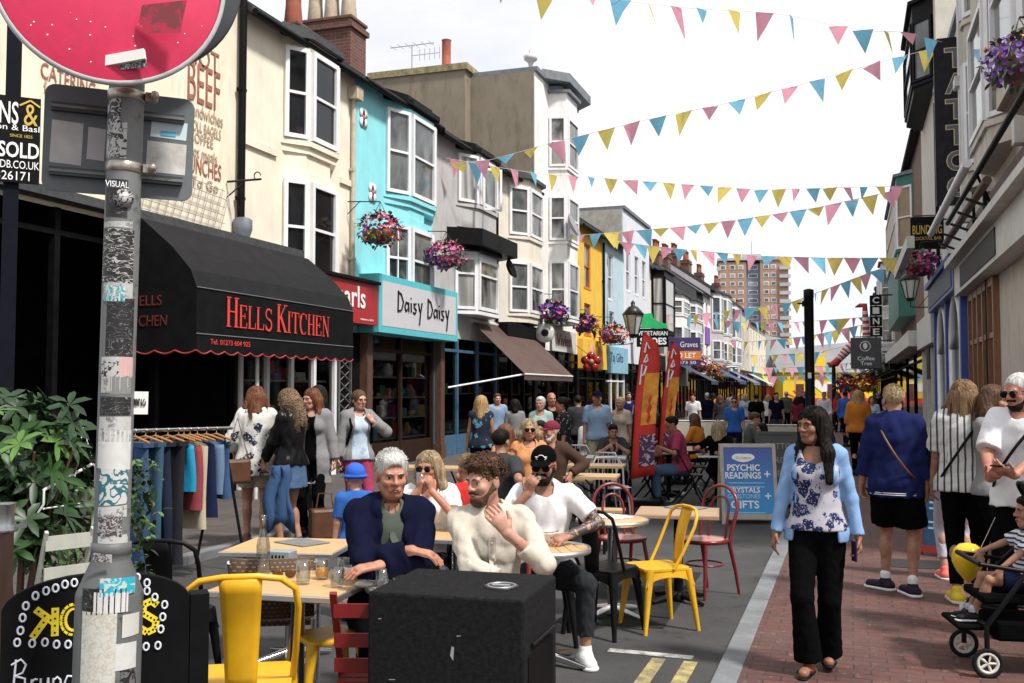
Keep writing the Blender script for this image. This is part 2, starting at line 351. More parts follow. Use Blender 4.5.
def bay(par, x0, x1, z0, z1, wins, p=.5, c=.45, wall=None, fm=WHITE, glass=(GL1, GL1, GL2), roof=True, style='sash', bars=(0, 0, 0), rm=SLATE):
    pts = [(x0, .0), (x0+c, -p), (x1-c, -p), (x1, .0)]
    b = MB(wall); b.prism(pts, z1-z0, Matrix.Translation((0, 0, z0)))
    for (za, zb) in wins:       # moulded string below each window row
        e = .05; q = [(x0-e, .0), (x0+c-e*.6, -p-e), (x1-c+e*.6, -p-e), (x1+e, .0)]
        b.prism(q, .09, Matrix.Translation((0, 0, za-.12)))
    o = b.build('bay_window', None, par)
    for (za, zb) in wins:
        for i in range(3):
            a, d = V((*pts[i], 0)), V((*pts[i+1], 0)); u = (d-a).normalized(); l = (d-a).length; n = (u.y, -u.x)
            mg = .03
            win(o, 0, l-2*mg, za, zb, nrm=n, glass=glass[i], fm=fm, style=style, sill=False, bars=bars[i], org=a+u*mg, fw=.075 if i != 1 else .09)
    if roof:
        e = .12; q = [(x0-e, .02), (x0+c-e*.7, -p-e), (x1-c+e*.7, -p-e), (x1+e, .02)]
        r = MB(rm); r.prism(q, .1, Matrix.Translation((0, 0, z1+.002))); q2 = [(x*.9+(x0+x1)/2*.1, yy*.6) for x, yy in q]
        r.prism(q2, .16, Matrix.Translation((0, 0, z1+.1))); r.build('bay_roof', None, o)
    return o
WALLS = {}
def house(name, label, Y0, Y1, h, wall, side='L', X=None, holes=(), hz=0., dep=9., roof='pitch', eave=.22, hw=None, group=None, roofm=SLATE, gut=True, z0=0., pitch=34, cut=None):
    """terraced house; holes are (x0, x1, z0, z1, glass, bars) in local front coordinates"""
    w = Y1-Y0; X = X if X is not None else (LEFT if side == 'L' else RIGHT)
    t = thing(name, label, 'building', (X, Y0 if side == 'L' else Y1, 0), PI/2 if side == 'L' else -PI/2, group)
    def mk(hl):
        b = MB(wall); wall_front(b, 0, w, z0, h, hl); mk2(b); return b.build('wall', None, t)
    def mk2(b):
     b.poly([(0, dep, z0), (0, 0, z0), (0, 0, h), (0, dep, h)][::-1]); b.poly([(w, 0, z0), (w, dep, z0), (w, dep, h), (w, 0, h)][::-1])
     b.poly([(0, dep, z0), (0, dep, h), (w, dep, h), (w, dep, z0)]); b.poly([(0, 0, h), (w, 0, h), (w, dep, h), (0, dep, h)])
     if roof == 'pitch':
        r_ = dep/2*math.tan(R(pitch)); b.poly([(0, 0, h), (0, dep/2, h+r_), (0, dep, h)][::-1]); b.poly([(w, 0, h), (w, dep/2, h+r_), (w, dep, h)])
    WALLS[t.name] = [mk, list(holes), mk(holes)]
    for hh in holes:
        win(t, hh[0], hh[1], hh[2], hh[3], y=.11, glass=hh[4] if len(hh) > 4 else GL1, bars=hh[5] if len(hh) > 5 else 0, fm=hh[6] if len(hh) > 6 else WHITE)
    if roof == 'pitch':
        r_ = dep/2*math.tan(R(pitch)); dz = eave*math.tan(R(pitch)); b = MB(roofm)
        P = [(-eave, h-dz+.02), (dep/2, h+r_+.02), (dep+eave, h-dz+.02), (dep+eave, h-dz+.16), (dep/2, h+r_+.18), (-eave, h-dz+.16)]
        b.prism([(a, c) for a, c in P], w-.004, Matrix(((0, 0, 1, .002), (1, 0, 0, 0), (0, 1, 0, 0), (0, 0, 0, 1))))
        rf = b.build('roof', None, t)
        if gut:
            g = MB(BLACK); g.tube([(0, -eave-.05, h-dz+.05), (w, -eave-.05, h-dz+.05)], .06, 8); g.build('gutter', None, t)
    elif roof == 'parapet':
        b = MB(LEAD); b.bx(-.03, w+.03, -.1, .3, h+.002, h+.14); b.bx(-.03, .3, .3, dep, h+.002, h+.14); b.build('coping', None, t)
    return t
def baypx(par, Y0, pa, pb, pc, z0, z1, wins, p=.3, **k):
    x0 = LY(pa)-Y0; c = max(.15, LY(pb, LEFT+p)-Y0-x0); x1 = LY(pc, LEFT+p)-Y0+c
    return bay(par, x0, x1, z0, z1, wins, p, c, **k)
def down_pipe(par, x, z0, z1, y=-.07, r=.05, mat=BLACK):
    b = MB(mat); b.tube([(x, y, z0), (x, y, z1)], r, 8)
    for z in np.arange(z0+.6, z1, 1.8): b.bx(x-.075, x+.075, y-.04, y+.065, z, z+.05)
    return b.build('down_pipe', None, par)
def chimney(par, x, y, z0, z1, w=.9, d=.55, pots=3, mat=None, pot=POTC, ph=.6, pr=.13, along='x'):
    b = MB(mat or BRICK); b.bx(x-w/2, x+w/2, y-d/2, y+d/2, z0, z1); b.bx(x-w/2-.06, x+w/2+.06, y-d/2-.06, y+d/2+.06, z1-.22, z1-.1); b.bx(x-w/2-.03, x+w/2+.03, y-d/2-.03, y+d/2+.03, z1-.001, z1+.06)
    c = b.build('chimney', None, par)
    for k in range(pots):
        xx, yy_ = (x+(k-(pots-1)/2)*w/max(pots, 1)*.95, y) if along == 'x' else (x, y+(k-(pots-1)/2)*d/max(pots, 1)*.95)
        p = MB(pot if not isinstance(pot, list) else pot[k]); p.lathe([(pr*.9, 0), (pr, .05), (pr*.82, ph*.5), (pr*.8, ph-.08), (pr, ph-.07), (pr, ph), (pr*.75, ph), (pr*.7, ph-.1)], 12, (xx, yy_, z1+.05)); p.build('chimney_pot', None, c)
    return c
BRICK = m_brick('old_red_brick', (.17, .06, .042), (.10, .042, .034), (.16, .13, .11)); BRICKB = m_brick('brown_flat_brick', (.30, .16, .11), (.24, .13, .09), (.3, .25, .2))
GOODS = [M('goods_'+n, c, .5, 0, .2, 12) for n, c in (('red', (.6, .06, .05)), ('teal', (.1, .45, .5)), ('white', (.8, .8, .75)), ('ochre', (.6, .35, .09)), ('green', (.12, .35, .1)), ('pink', (.7, .25, .35)), ('blue', (.1, .2, .55)))]
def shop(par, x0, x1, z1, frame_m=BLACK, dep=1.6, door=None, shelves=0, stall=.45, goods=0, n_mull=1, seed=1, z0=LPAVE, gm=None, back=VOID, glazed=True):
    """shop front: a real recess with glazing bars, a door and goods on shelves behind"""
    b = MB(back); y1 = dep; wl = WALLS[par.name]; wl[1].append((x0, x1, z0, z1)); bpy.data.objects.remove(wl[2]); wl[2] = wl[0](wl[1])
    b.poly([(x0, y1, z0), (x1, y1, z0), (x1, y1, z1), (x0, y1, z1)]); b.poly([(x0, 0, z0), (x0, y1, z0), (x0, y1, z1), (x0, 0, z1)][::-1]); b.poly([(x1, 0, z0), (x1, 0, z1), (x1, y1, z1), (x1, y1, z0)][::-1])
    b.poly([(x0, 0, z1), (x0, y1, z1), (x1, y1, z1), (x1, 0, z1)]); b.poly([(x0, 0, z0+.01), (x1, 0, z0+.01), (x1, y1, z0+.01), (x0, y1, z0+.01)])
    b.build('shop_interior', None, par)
    f = MB(frame_m); xs = np.linspace(x0, x1, n_mull+2)
    for x in xs: f.bx(x-.045, x+.045, -.04, .06, z0, z1)
    f.bx(x0+.045, x1-.045, -.035, .055, z1-.35, z1-.28); f.bx(x0+.045, x1-.045, -.03, .06, z0, z0+stall)
    sf = f.build('shopfront', None, par)
    g = MB(GLASSY)
    for i in range(len(xs)-1) if glazed else (): g.poly([(xs[i]+.04, .02, z0+stall), (xs[i+1]-.04, .02, z0+stall), (xs[i+1]-.04, .02, z1-.02), (xs[i]+.04, .02, z1-.02)])
    if glazed: g.build('shop_glass', None, sf)
    rr = random.Random(seed)
    for s in range(shelves):
        z = z0+stall+.05+s*(z1-z0-stall-.5)/max(shelves, 1); sh = MB(M('shelf_board', (.4, .4, .38), .5)); sh.bx(x0+.15, x1-.15, .08, .5, z, z+.035); so = sh.build('shelf', None, par)
        gd = MB()
        for k in range(goods):
            gd.mat(rr.choice(GOODS)); xx = rr.uniform(x0+.2, x1-.2); hh = rr.uniform(.08, .34); ww = rr.uniform(.05, .16)
            if rr.random() < .5: gd.lathe([(ww*.6, 0), (ww, hh*.4), (ww*.5, hh*.8), (ww*.4, hh)], 8, (xx, rr.uniform(.14, .4), z+.036))
            else: gd.box((xx, rr.uniform(.14, .4), z+.036+hh/2), (ww*1.6, .12, hh), rr.uniform(-.4, .4))
        if goods: tag(gd.build('shelf_goods', None, so), kind='stuff')
def m_clear():
    m, t, b = base_mat('shop_window_glass'); out = t.nodes['Material Output']; tr = nd(t, 'ShaderNodeBsdfTransparent'); tr.inputs[0].default_value = (.8, .82, .82, 1)
    gl = nd(t, 'ShaderNodeBsdfGlossy', Roughness=.03); fr = nd(t, 'ShaderNodeFresnel', IOR=1.45); ms = nd(t, 'ShaderNodeMixShader')
    t.links.new(fr.outputs[0], ms.inputs[0]); t.links.new(tr.outputs[0], ms.inputs[1]); t.links.new(gl.outputs[0], ms.inputs[2]); t.links.new(ms.outputs[0], out.inputs[0]); return m
GLASSY = m_clear()
def sign_board(name, label, loc, rz, w, h, face, txts=(), edge=None, t=.05, cat='shop sign', border=0, strokes_=None):
    """flat board: origin is the lower left corner of its face, face looks along local -y; txts: (text, x, y, w, h, mat)"""
    o = thing(name, label, cat, loc, rz); b = MB(edge or face); b.bx(0, w, 0, t, 0, h); b.build('board', None, o, bev=.006)
    if border or edge:
        b = MB(face); k = border or .02; b.bx(k, w-k, -.006, -.001, k, h-k); b.build('panel', None, o)
    Fm = frame((0, -.009, 0), (1, 0, 0), (0, -1, 0))
    for tx in txts:
        text(tx[0], Fm @ Matrix.Translation((tx[1], tx[2], 0)), tx[3], tx[4], tx[5], o, bold=tx[6] if len(tx) > 6 else 0)
    return o
# ================================================================ LEFT ROW
CREAM = m_render('cream_render', (.80, .73, .60), .12); BLUE = m_render('sky_blue_render', (.27, .68, .74), .08); GREYR = m_render('pale_grey_render', (.46, .45, .45), .35)
CREAM2 = m_render('ivory_render', (.72, .67, .58), .3); WHITER = m_render('white_render', (.80, .79, .77), .3); YELLOWR = m_render('yellow_render', (.78, .48, .07), .2)
PALEB = m_render('powder_blue_render', (.47, .60, .68), .2); COLDW = m_render('cool_white_render', (.66, .69, .76), .15); GABLE = m_render('brown_cement', (.235, .20, .15), .75, .4)
RED = M('red_sign_paint', (.36, .025, .03), .4, 0, .06); INK = M('black_lettering', (.01, .01, .01), .5); WHT = M('white_lettering', (.8, .8, .8), .5, 0, .03)
REDL = M('red_lettering', (.62, .055, .04), .6, 0, .05); GOLD = M('gold_lettering', (.55, .38, .07), .4, 0, .1); TURQ = M('turquoise_board', (.10, .48, .55), .5, 0, .05)
YA, YB, YC, YD, YE, YF, YG, YH, YI = [LY(p) for p in (236, 352, 432, 496, 535, 577, 603, 624, 650)]
HC = 8.05
# -- wall with old painted adverts
adv = m_render('painted_advert_wall', (.80, .73, .58), .4, .2)
h0 = house('advert_wall_house', 'cream end house covered in faded painted food adverts behind the traffic sign', 8.0, YA, 9.3, adv, holes=[], roof='parapet')
faded = M('faded_red_paint', (.33, .13, .09), .8, 0, .25, 12); faded2 = M('faded_brown_paint', (.42, .31, .22), .85, 0, .2, 12)
def onwall(par, Y0, px, py, w, h, txt, mat, X=LEFT):
    p = at_x(px, py, X); text(txt, frame((p.y-Y0, -.012, p.z), (1, 0, 0), (0, -1, 0)), w, h, mat, par)
onwall(h0, 8., 40, 77, .95, .2, 'CATERING', faded); onwall(h0, 8., 43, 92, 1.1, .16, 'for all occasions', faded2); onwall(h0, 8., 187, 98, .82, .62, 'BEEF', faded); onwall(h0, 8., 187, 60, .8, .34, 'HOT', faded)
onwall(h0, 8., 189, 114, .85, .2, 'sandwiches', faded2); onwall(h0, 8., 189, 128, .8, .16, 'ROLL BAGELS', faded2); onwall(h0, 8., 189, 140, .6, .16, 'COFFEE', faded2); onwall(h0, 8., 189, 154, .7, .16, 'hot meals', faded2)
onwall(h0, 8., 185, 170, .9, .26, 'LUNCHES', faded); onwall(h0, 8., 190, 185, .7, .16, 'To Go', faded2)
down_pipe(h0, YA-8.0-.08, 4.2, 9.2, -.1, .065); b = MB(LEAD); b.lathe([(.09, -.2), (.16, 0), (.16, .16), (.1, .2)], 10, (YA-8.08, -.14, 4.3)); b.build('rain_hopper', None, h0)
b = MB(IRON); z = 5.05; x = YA-8.35; b.tube([(x, -.02, z), (x, -.65, z)], .018, 6); b.tube([(x, -.02, z-.25), (x, -.35, z-.02)], .012, 6); b.tube(arc((x, -.58, z+.06), .06, -PI/2, PI, 8, 'yz'), .01, 5); b.build('sign_bracket', None, h0)
b = MB(SLATE); b.box(((YA-8)/2+1.2, -.12, 4.12), (YA-8+2.4, .3, .12)); b.build('ledge', None, h0)
netm = M('grey_bird_net', (.3, .3, .3), .8); b = MB(netm)
for k in range(14): x = 3.2+k*.17; b.tube([(x, -.1, 4.2), (x+.12, -.16, 4.75), (x+.3, -.04, 5.15-.02*k)], .006, 4)
for k in range(6): b.tube([(3.2, -.12, 4.25+k*.14), (5.5, -.12, 4.2+k*.13)], .006, 4)
b.build('bird_netting', None, h0)
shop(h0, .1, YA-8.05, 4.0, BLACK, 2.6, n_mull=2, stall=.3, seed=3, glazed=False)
# -- black awning over the corner restaurant
AWB = M('black_awning_cloth', (.007, .007, .008), .75, 0, .25, 5, .3, 30); AWT = M('lit_awning_cloth', (.017, .017, .019), .85, 0, .12, 4, .2, 30)  # same black cloth; the top's colour is lighter to show light from above
y0, y1 = 11.2, 15.62; t = thing('black_awning', 'long black restaurant awning with red lettering and scalloped red hem', 'awning', (0, 0, 0))
xf = -8.2; prof = [(LEFT, 4.15), (-9.1, 4.02), (-8.6, 3.62), (-8.3, 3.3), (xf, 3.06)]
b = MB(AWT)
for i in range(4):
    (a, c), (d, e) = prof[i], prof[i+1]; b.poly([(a, y0, c), (d, y0, e), (d, y1, e), (a, y1, c)][::1], True)
b.build('awning_top', None, t)
b = MB(AWB); b.poly([(xf, y0, 3.06), (xf, y0, 2.44), (xf, y1, 2.44), (xf, y1, 3.06)])
side = [(x, z) for x, z in prof]+[(xf, 2.44), (LEFT, 2.44)]
b.poly([(x, y0, z) for x, z in side]); b.poly([(x, y1, z) for x, z in side][::-1]); b.build('awning_front', None, t)
b = MB(AWB); rb = MB(M('red_hem', (.33, .03, .03), .7)); n = 84; pts = []
for i in range(n+1):
    y = y0+(y1-y0)*i/n; pts.append((xf+.004, y, 2.25-.045*abs(math.sin(i*PI/6))-.03))
for i in range(n): b.poly([(xf+.003, pts[i][1], 2.44), pts[i], pts[i+1], (xf+.003, pts[i+1][1], 2.44)])
rb.tube(pts, .012, 5); q = []
for i in range(25):
    x = LEFT+(xf-LEFT)*i/24; q.append((x, y0-.004, 2.22-.045*abs(math.sin(i*PI/6))))
for i in range(24): b.poly([(q[i][0], y0-.003, 2.44), (q[i+1][0], y0-.003, 2.44), q[i+1], q[i]])
rb.tube(q, .012, 5); b.build('valance', None, t); rb.build('hem', None, t)
b = MB(M('grey_piping', (.16, .16, .17), .6)); b.tube([(xf+.006, y0, 3.06), (xf+.006, y1, 3.06)], .008, 5); b.tube([(xf+.006, y0, 2.44), (xf+.006, y1, 2.44)], .008, 5); b.build('piping', None, t)
Fm = frame((xf+.008, 0, 0), (0, 1, 0), (1, 0, 0))
def smallcaps(words_, y, z, hs, hb, wl, par, M0, mat):
    for wd in words_:
        w1 = hb*.62; text(wd[0], M0 @ Matrix.Translation((y, z-.02, 0)), w1, hb, mat, par); y += w1+.04
        l = wl*(len(wd)-1); text(wd[1:], M0 @ Matrix.Translation((y, z, 0)), l, hs, mat, par); y += l+.16
SERIF = {'H': ([(.2, 0, .2, 1, 1), (.8, 0, .8, 1, 1), (.2, .52, .8, .52, 0)], [.2, .8], [.2, .8], 1.0), 'E': ([(.2, 0, .2, 1, 1), (.2, .03, .8, .03, 0), (.2, .97, .75, .97, 0), (.2, .52, .62, .52, 0), (.78, 0, .82, .25, 0), (.75, 1, .77, .78, 0), (.6, .4, .6, .64, 0)], [.2], [.2], .9),
 'L': ([(.2, 0, .2, 1, 1), (.2, .03, .8, .03, 0), (.79, 0, .84, .28, 0)], [.2], [.2], .88), 'K': ([(.2, 0, .2, 1, 1), (.25, .45, .8, .98, 0), (.38, .58, .85, 0, 1)], [.2, .85], [.2, .8], 1.0), 'I': ([(.2, 0, .2, 1, 1)], [.2], [.2], .45),
 'T': ([(.5, 0, .5, 1, 1), (.08, .97, .92, .97, 0), (.08, 1, .06, .75, 0), (.92, 1, .94, .75, 0)], [.5], [], 1.0), 'N': ([(.2, 0, .2, 1, 0), (.85, 0, .85, 1, 0), (.18, 1, .87, 0, 1)], [.2], [.2, .85], 1.08),
 'C': ([(.5+.42*math.cos(a), .5+.5*math.sin(a), .5+.42*math.cos(a+.36), .5+.5*math.sin(a+.36), 1 if 1.9 < a < 4.1 else 0) for a in np.arange(.75, 5.3, .36)]+[(.82, .98, .82, .72, 0)], [], [], .98),
 'S': ([(.45+.3*math.cos(a), .75+.23*math.sin(a), .45+.3*math.cos(a+.4), .75+.23*math.sin(a+.4), .4) for a in np.arange(.5, 4.2, .4)]+[(.45+.33*math.cos(a), .26+.25*math.sin(a), .45+.33*math.cos(a-.4), .26+.25*math.sin(a-.4), .6) for a in np.arange(1.6, -2.7, -.4)]+[(.72, .98, .72, .76, 0), (.12, .02, .12, .26, 0)], [], [], .85)}
def serif_word(wd, y, z, big, small, par, M0, mat, sq=.72):
    for i, ch in enumerate(wd):
        h = big if i == 0 else small; sg, lo, hi, adv_ = SERIF[ch]; W_ = h*sq; b = MB(mat); b.X = M0 @ Matrix.Translation((y, z, 0))
        for n_, (a, c, d, e, k) in enumerate(sg): b.bar((a*W_, c*h, .002+n_*.0004), (d*W_, e*h, .002+n_*.0004), (.045+.085*k)*h, .003, (0, 0, 1))
        for x in lo: b.bar(((x-.17)*W_, .02*h, .0075), ((x+.17)*W_, .02*h, .0075), .04*h, .003, (0, 0, 1))
        for x in hi: b.bar(((x-.17)*W_, .98*h, .0075), ((x+.17)*W_, .98*h, .0075), .04*h, .003, (0, 0, 1))
        b.build('lettering', None, par); y += adv_*W_+.02*h
    return y
yy = serif_word('HELLS', 11.85, 2.57, .42, .33, t, Fm, REDL); serif_word('KITCHEN', yy+.12, 2.57, .42, .33, t, Fm, REDL)
text('Tel. 01273 604 925', Fm @ Matrix.Translation((11.5, 2.31, 0)), .95, .07, REDL, t); text('HELLS', frame((-9.25, y0-.006, 2.83), (1, 0, 0), (0, -1, 0)), .5, .14, M('dull_red_lettering', (.13, .014, .013), .7), t); text('KITCHEN', frame((-9.38, y0-.006, 2.55), (1, 0, 0), (0, -1, 0)), .72, .15, MATS['dull_red_lettering'], t)
b = MB(OFFW); yq = LY(257, -8.45); b.tube([(-8.45, yq, LPAVE), (-8.45, yq, 2.5)], .03, 8); b.build('awning_post', None, t)
# -- cream house
h1 = house('cream_house', 'cream terraced house with two tall white bay windows above the black awning', YA, YB, HC, CREAM)
w = YB-YA; bx0, bx1 = LY(279)-YA, LY(330)-YA-.1
baypx(h1, YA, 279, 307, 334, 5.95, 8.02, [(6.2, 7.85)], wall=CREAM, glass=(GL1, GL1, GL4)); baypx(h1, YA, 279, 307, 334, 3.6, 5.6, [(3.75, 5.45)], wall=CREAM, glass=(GL1, GL1, GL4), roof=False)
b = MB(CREAM); b.bx(0, bx0-.2, -.05, -.001, 5.78, 5.9); b.bx(bx1+.4, w, -.05, -.001, 5.78, 5.9); b.prism([(x_, y_) for x_, y_ in ((bx0+.08, 0), (bx0+.42, -.25), (bx0+1.3, -.25), (bx0+1.7, 0))], .35, Matrix.Translation((0, 0, 5.6))); b.build('string_course', None, h1)
chimney(h1, 18.45-YA, 1.67, 8.6, 9.4, .5, .5, 1, BRICK, TERRA, .95, .2)
down_pipe(h1, w-.15, 3.7, 7.6, -.07, .05, M('cream_pipe', (.5, .46, .38), .5)); b = MB(POTC); b.bx(w-.3, w-.02, -.22, -.01, 7.55, 7.8); b.build('rain_hopper', None, h1)
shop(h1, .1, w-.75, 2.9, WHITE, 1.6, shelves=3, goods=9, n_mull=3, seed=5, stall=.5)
b = MB(VOID); b.bx(w-.7, w-.02, -.012, -.001, .06, 2.9); b.build('dark_panel', None, h1); t = thing('folding_gate', 'grey lattice security gate folded beside the red-signed shop', 'gate', (LEFT+.02, YB-.62, 0), PI/2); b = MB(STEEL)
for k in range(12):
    z = .1+k*.22; b.tube([(0, -.02, z), (.45, -.02, z+.22)], .011, 5); b.tube([(.45, -.035, z), (0, -.035, z+.22)], .011, 5)
b.build('lattice', None, t); b = MB(STEEL); b.bx(-.03, 0, -.05, 0, .06, 2.85); b.bx(.45, .48, -.05, 0, .06, 2.85); b.build('gate_post', None, t)
ys = LY(308, -9.); ye = LY(377.5, -9.)
sb = sign_board('red_shop_sign', 'long red shop fascia with white letters partly hidden by the black awning', (-9.0, ys, 2.98), PI/2, ye-ys, .82, RED, [('earls', 1.0, .3, 1.15, .42, WHT, .012), ('telephone no. 01273', 1.95, .06, .55, .05, WHT)], t=.45)
b = MB(BLACK); b.bx(-.05, ye-ys+.02, -.06, .45, .822, .88); b.build('cornice', None, sb)
# -- blue house
h2 = house('blue_house', 'bright turquoise blue terraced house with white sash bays and flower badges', YB, YC, HC+.05, BLUE); w = YC-YB
chimney(h2, 20-YB, 1.6, 8.3, 10.0, .75, 1.35, 3, BRICK, POTC, 1.0, .19, 'y')
bx0, bx1 = LY(384)-YB-.3, LY(428)-YB+.25
baypx(h2, YB, 383, 409, 433, 5.75, 8.02, [(6.0, 7.85)], wall=BLUE, glass=(GL2, GL2, GL3), bars=(0, 0, 1), rm=BLACK); baypx(h2, YB, 383, 409, 431, 3.7, 5.5, [(3.85, 5.3)], wall=BLUE, glass=(GL4, GL2, GL3), bars=(1, 0, 1), roof=False)
b = MB(BLUE); b.prism([(bx0+.32, 0), (bx0+1.0, -.26), (bx0+1.8, -.26), (bx0+2.3, 0)], .25, Matrix.Translation((0, 0, 5.5))); b.build('bay_apron', None, h2)
for (px, py) in ((363, 118), (372, 193), (418, 195)):
    p = at_x(px, py, LEFT if px < 400 else LEFT+.26); b = MB(WHT); yy = p.y-YB; q = -.013 if px < 400 else -.27
    for k in range(4): a = k*PI/2+.78; b.lathe([(.001, 0), (.11, 0), (.11, .01), (.001, .01)], 10, (yy+.09*math.cos(a), q, p.z+.14*math.sin(a)), Matrix.Rotation(PI/2, 3, 'X'))
    b.mat(REDL).lathe([(.001, 0), (.05, 0), (.05, .018), (.001, .018)], 10, (yy, q, p.z), Matrix.Rotation(PI/2, 3, 'X')); b.build('flower_badge', None, h2)
ys = LY(378.5, -9.); ye = LY(457.5, -9.)
sb = sign_board('white_shop_sign', 'white fascia board with turquoise border and thin hand-drawn black lettering', (-9.0, ys, 2.86), PI/2, ye-ys, 1.2, M('sign_white', (.56, .56, .60), .4, 0, .03), edge=TURQ, border=.14, t=.45)
def hand(par, segs, x, z, sx, sz, r, mat=INK, y=-.012):
    return strokes([[(x+a*sx, z+c*sz) for a, c in l] for l in segs], frame((0, y, 0), (1, 0, 0), (0, -1, 0)), r, mat, par)
DAISY = [[(.05, 1.25), (.02, .2)], [(.02, 1.2), (.3, 1.1), (.5, .7), (.35, .3), (.02, .22)], [(.95, .7), (.75, .75), (.62, .5), (.72, .28), (.92, .4), (.97, .75), (1.0, .25)], [(1.2, .75), (1.22, .25)], [(1.21, 1.0), (1.2, .95)],
         [(1.7, .75), (1.45, .72), (1.5, .55), (1.7, .42), (1.6, .22), (1.4, .28)], [(1.9, .8), (2.0, .45), (2.15, .4)], [(2.25, .85), (2.1, .3), (2.0, -.35)]]
hand(sb, DAISY, .85, .4, .56, .42, .018); hand(sb, DAISY, 2.42, .36, .56, .42, .018)
for s, x in ((0, YB+.28), (1, ye-.32)):
    b = MB(WOODB); b.bx(0, .24, -.2, .0, .06, 2.86); b.bx(-.03, .27, -.23, .0, .06, .4); b.build('pilaster', None, tag(link('pilaster_post', None, None, (LEFT, x, 0), PI/2), ('brown timber post on the near side', 'brown timber post on the far side')[s]+' of the gift shop window', 'post'))
b = MB(BLACK); b.bx(0, .27, -.03, -.001, .06, 2.85); b.build('dark_panel', None, h2); shop(h2, .5, w-.05, 2.85, M('dark_brown_frame', (.03, .016, .012), .5), 1.3, shelves=4, goods=16, n_mull=1, seed=11, stall=.5)
# -- grey house
h3 = house('grey_house', 'pale grey rendered house with a black-hooded bay and an open casement', YC, YD, HC-.05, GREYR); w = YD-YC
b0, b1 = LY(456)-YC-.35, LY(494)-YC+.1
baypx(h3, YC, 456, 478, 496, 5.9, 7.9, [(6.55, 7.8)], p=.35, wall=GREYR, glass=(GL3, GL2, GL2), style='plain', rm=BLACK)
baypx(h3, YC, 453, 477, 497, 3.65, 5.25, [(3.75, 5.1)], p=.45, wall=WHITE, glass=(GL3, GL4, GL3), style='tall', rm=BLACK); b = MB(BLACK); b.prism([(b0-.3, -.001), (b0+.25, -.75), (b1-.25, -.75), (b1+.25, -.001)], .42, Matrix.Translation((0, 0, 5.36))); b.build('bay_hood', None, h3)
p = at_x(487, 192, LEFT+.62); t = MB(WHITE); Fm = frame((p.y-YC-.2, -.57, p.z-.5), (.75, -.66, 0), (-.66, -.75, 0)); t.X = Fm
for q in ((0, .06, 0, 1.1), (.5, .56, 0, 1.1), (.06, .5, 0, .06), (.06, .5, 1.04, 1.1)): t.bx(*q, 0, .04)
t.build('open_casement', None, h3); down_pipe(h3, w-.12, 3.6, 8.0)
b = MB(VOID); b.lathe([(.02, 0), (.2, .05), (.3, .14)], 14, (w-.3, -.45, 5.05), Matrix.Rotation(R(70), 3, 'X')); b.build('satellite_dish', None, h3)
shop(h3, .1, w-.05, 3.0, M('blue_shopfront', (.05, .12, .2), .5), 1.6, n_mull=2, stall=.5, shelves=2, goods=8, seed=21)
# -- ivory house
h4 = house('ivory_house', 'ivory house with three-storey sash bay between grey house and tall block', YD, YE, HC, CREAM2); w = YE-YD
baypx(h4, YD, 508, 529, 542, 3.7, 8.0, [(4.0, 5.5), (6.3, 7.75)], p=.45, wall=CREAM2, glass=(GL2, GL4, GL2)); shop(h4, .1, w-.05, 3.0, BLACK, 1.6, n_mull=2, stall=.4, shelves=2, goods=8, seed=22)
b = MB(BLACK); b.bx(0, w, -.35, -.001, 3.02, 3.62); b.build('fascia', None, h4)
p0, p1 = 24.7, 29.5; t = thing('brown_awning', 'plain brown shop awning sloping down over the pavement with white arm', 'awning', (LEFT, p0, 0), PI/2); L_ = p1-p0
b = MB(M('brown_awning_cloth', (.085, .05, .042), .85, 0, .15, 4, .2, 30)); b.poly([(0, -.05, 3.5), (0, -1.5, 2.12), (L_, -1.5, 2.12), (L_, -.05, 3.5)]); b.poly([(0, -1.5, 2.12), (0, -1.5, 1.95), (L_, -1.5, 1.95), (L_, -1.5, 2.12)])
b.build('awning_cloth', None, t); b = MB(OFFW); b.tube([(.03, -1.49, 2.1), (L_-.03, -1.49, 2.1)], .03, 6); b.tube([(.0, -.02, 3.53), (L_, -.02, 3.53)], .06, 6); b.build('roller', None, t)
b = MB(WHITE); b.tube([(.1, -1.46, 2.1), (-1.6, -.02, 1.75)], .025, 6); b.build('support_arm', None, t)
# -- tall white block with the cement gable
TH = 12.0; h5 = house('tall_white_house', 'tall white four-storey house with canted bays and bare brown side wall', YE, YF, TH, WHITER, roof='parapet', dep=7.); w = YF-YE
baypx(h5, YE, 549, 567, 578, 3.9, 11.7, [(4.1, 6.0), (6.7, 8.2), (9.2, 10.9)], p=.6, wall=WHITER, glass=(GL4, GL2, GL1), rm=LEAD)
b = MB(GABLE); b.bx(-.05, -.003, .02, 5.1, 7.5, TH-.01); b.bx(-.55, -.05, 2.2, 5.6, 7.5, TH+.1); b.build('gable_wall', None, h5)
b = MB(M('lichen_coping', (.26, .22, .12), .9, 0, .4, 5, .5, 20)); b.bx(-.62, .5, 2.1, 5.7, TH+.102, TH+.32); b.build('chimney_cap', None, h5)
b = MB(TERRA); b.lathe([(.15, 0), (.17, .1), (.15, .12), (.15, .9), (.17, .95)], 12, (-.2, 3.0, TH+.32)); b.build('chimney_pot', None, h5); b = MB(OFFW); b.lathe([(.05, 0), (.09, .2), (.22, .3), (.24, .42), (.06, .5), (.05, .62)], 12, (.2, .2, TH+.14)); b.build('finial', None, h5)
b = MB(STEEL); z = TH+1.2; b.tube([(-.3, 4.2, TH-1.5), (-.3, 4.2, z)], .02, 5); b.tube([(-.3, 3.4, z), (-.3, 5.0, z)], .015, 5)
for k in range(6): b.tube([(-.55, 3.5+k*.28, z), (-.05, 3.5+k*.28, z)], .01, 4)
b.tube([(-.3, 3.2, z-.35), (-.3, 4.2, z-.35)], .012, 4)
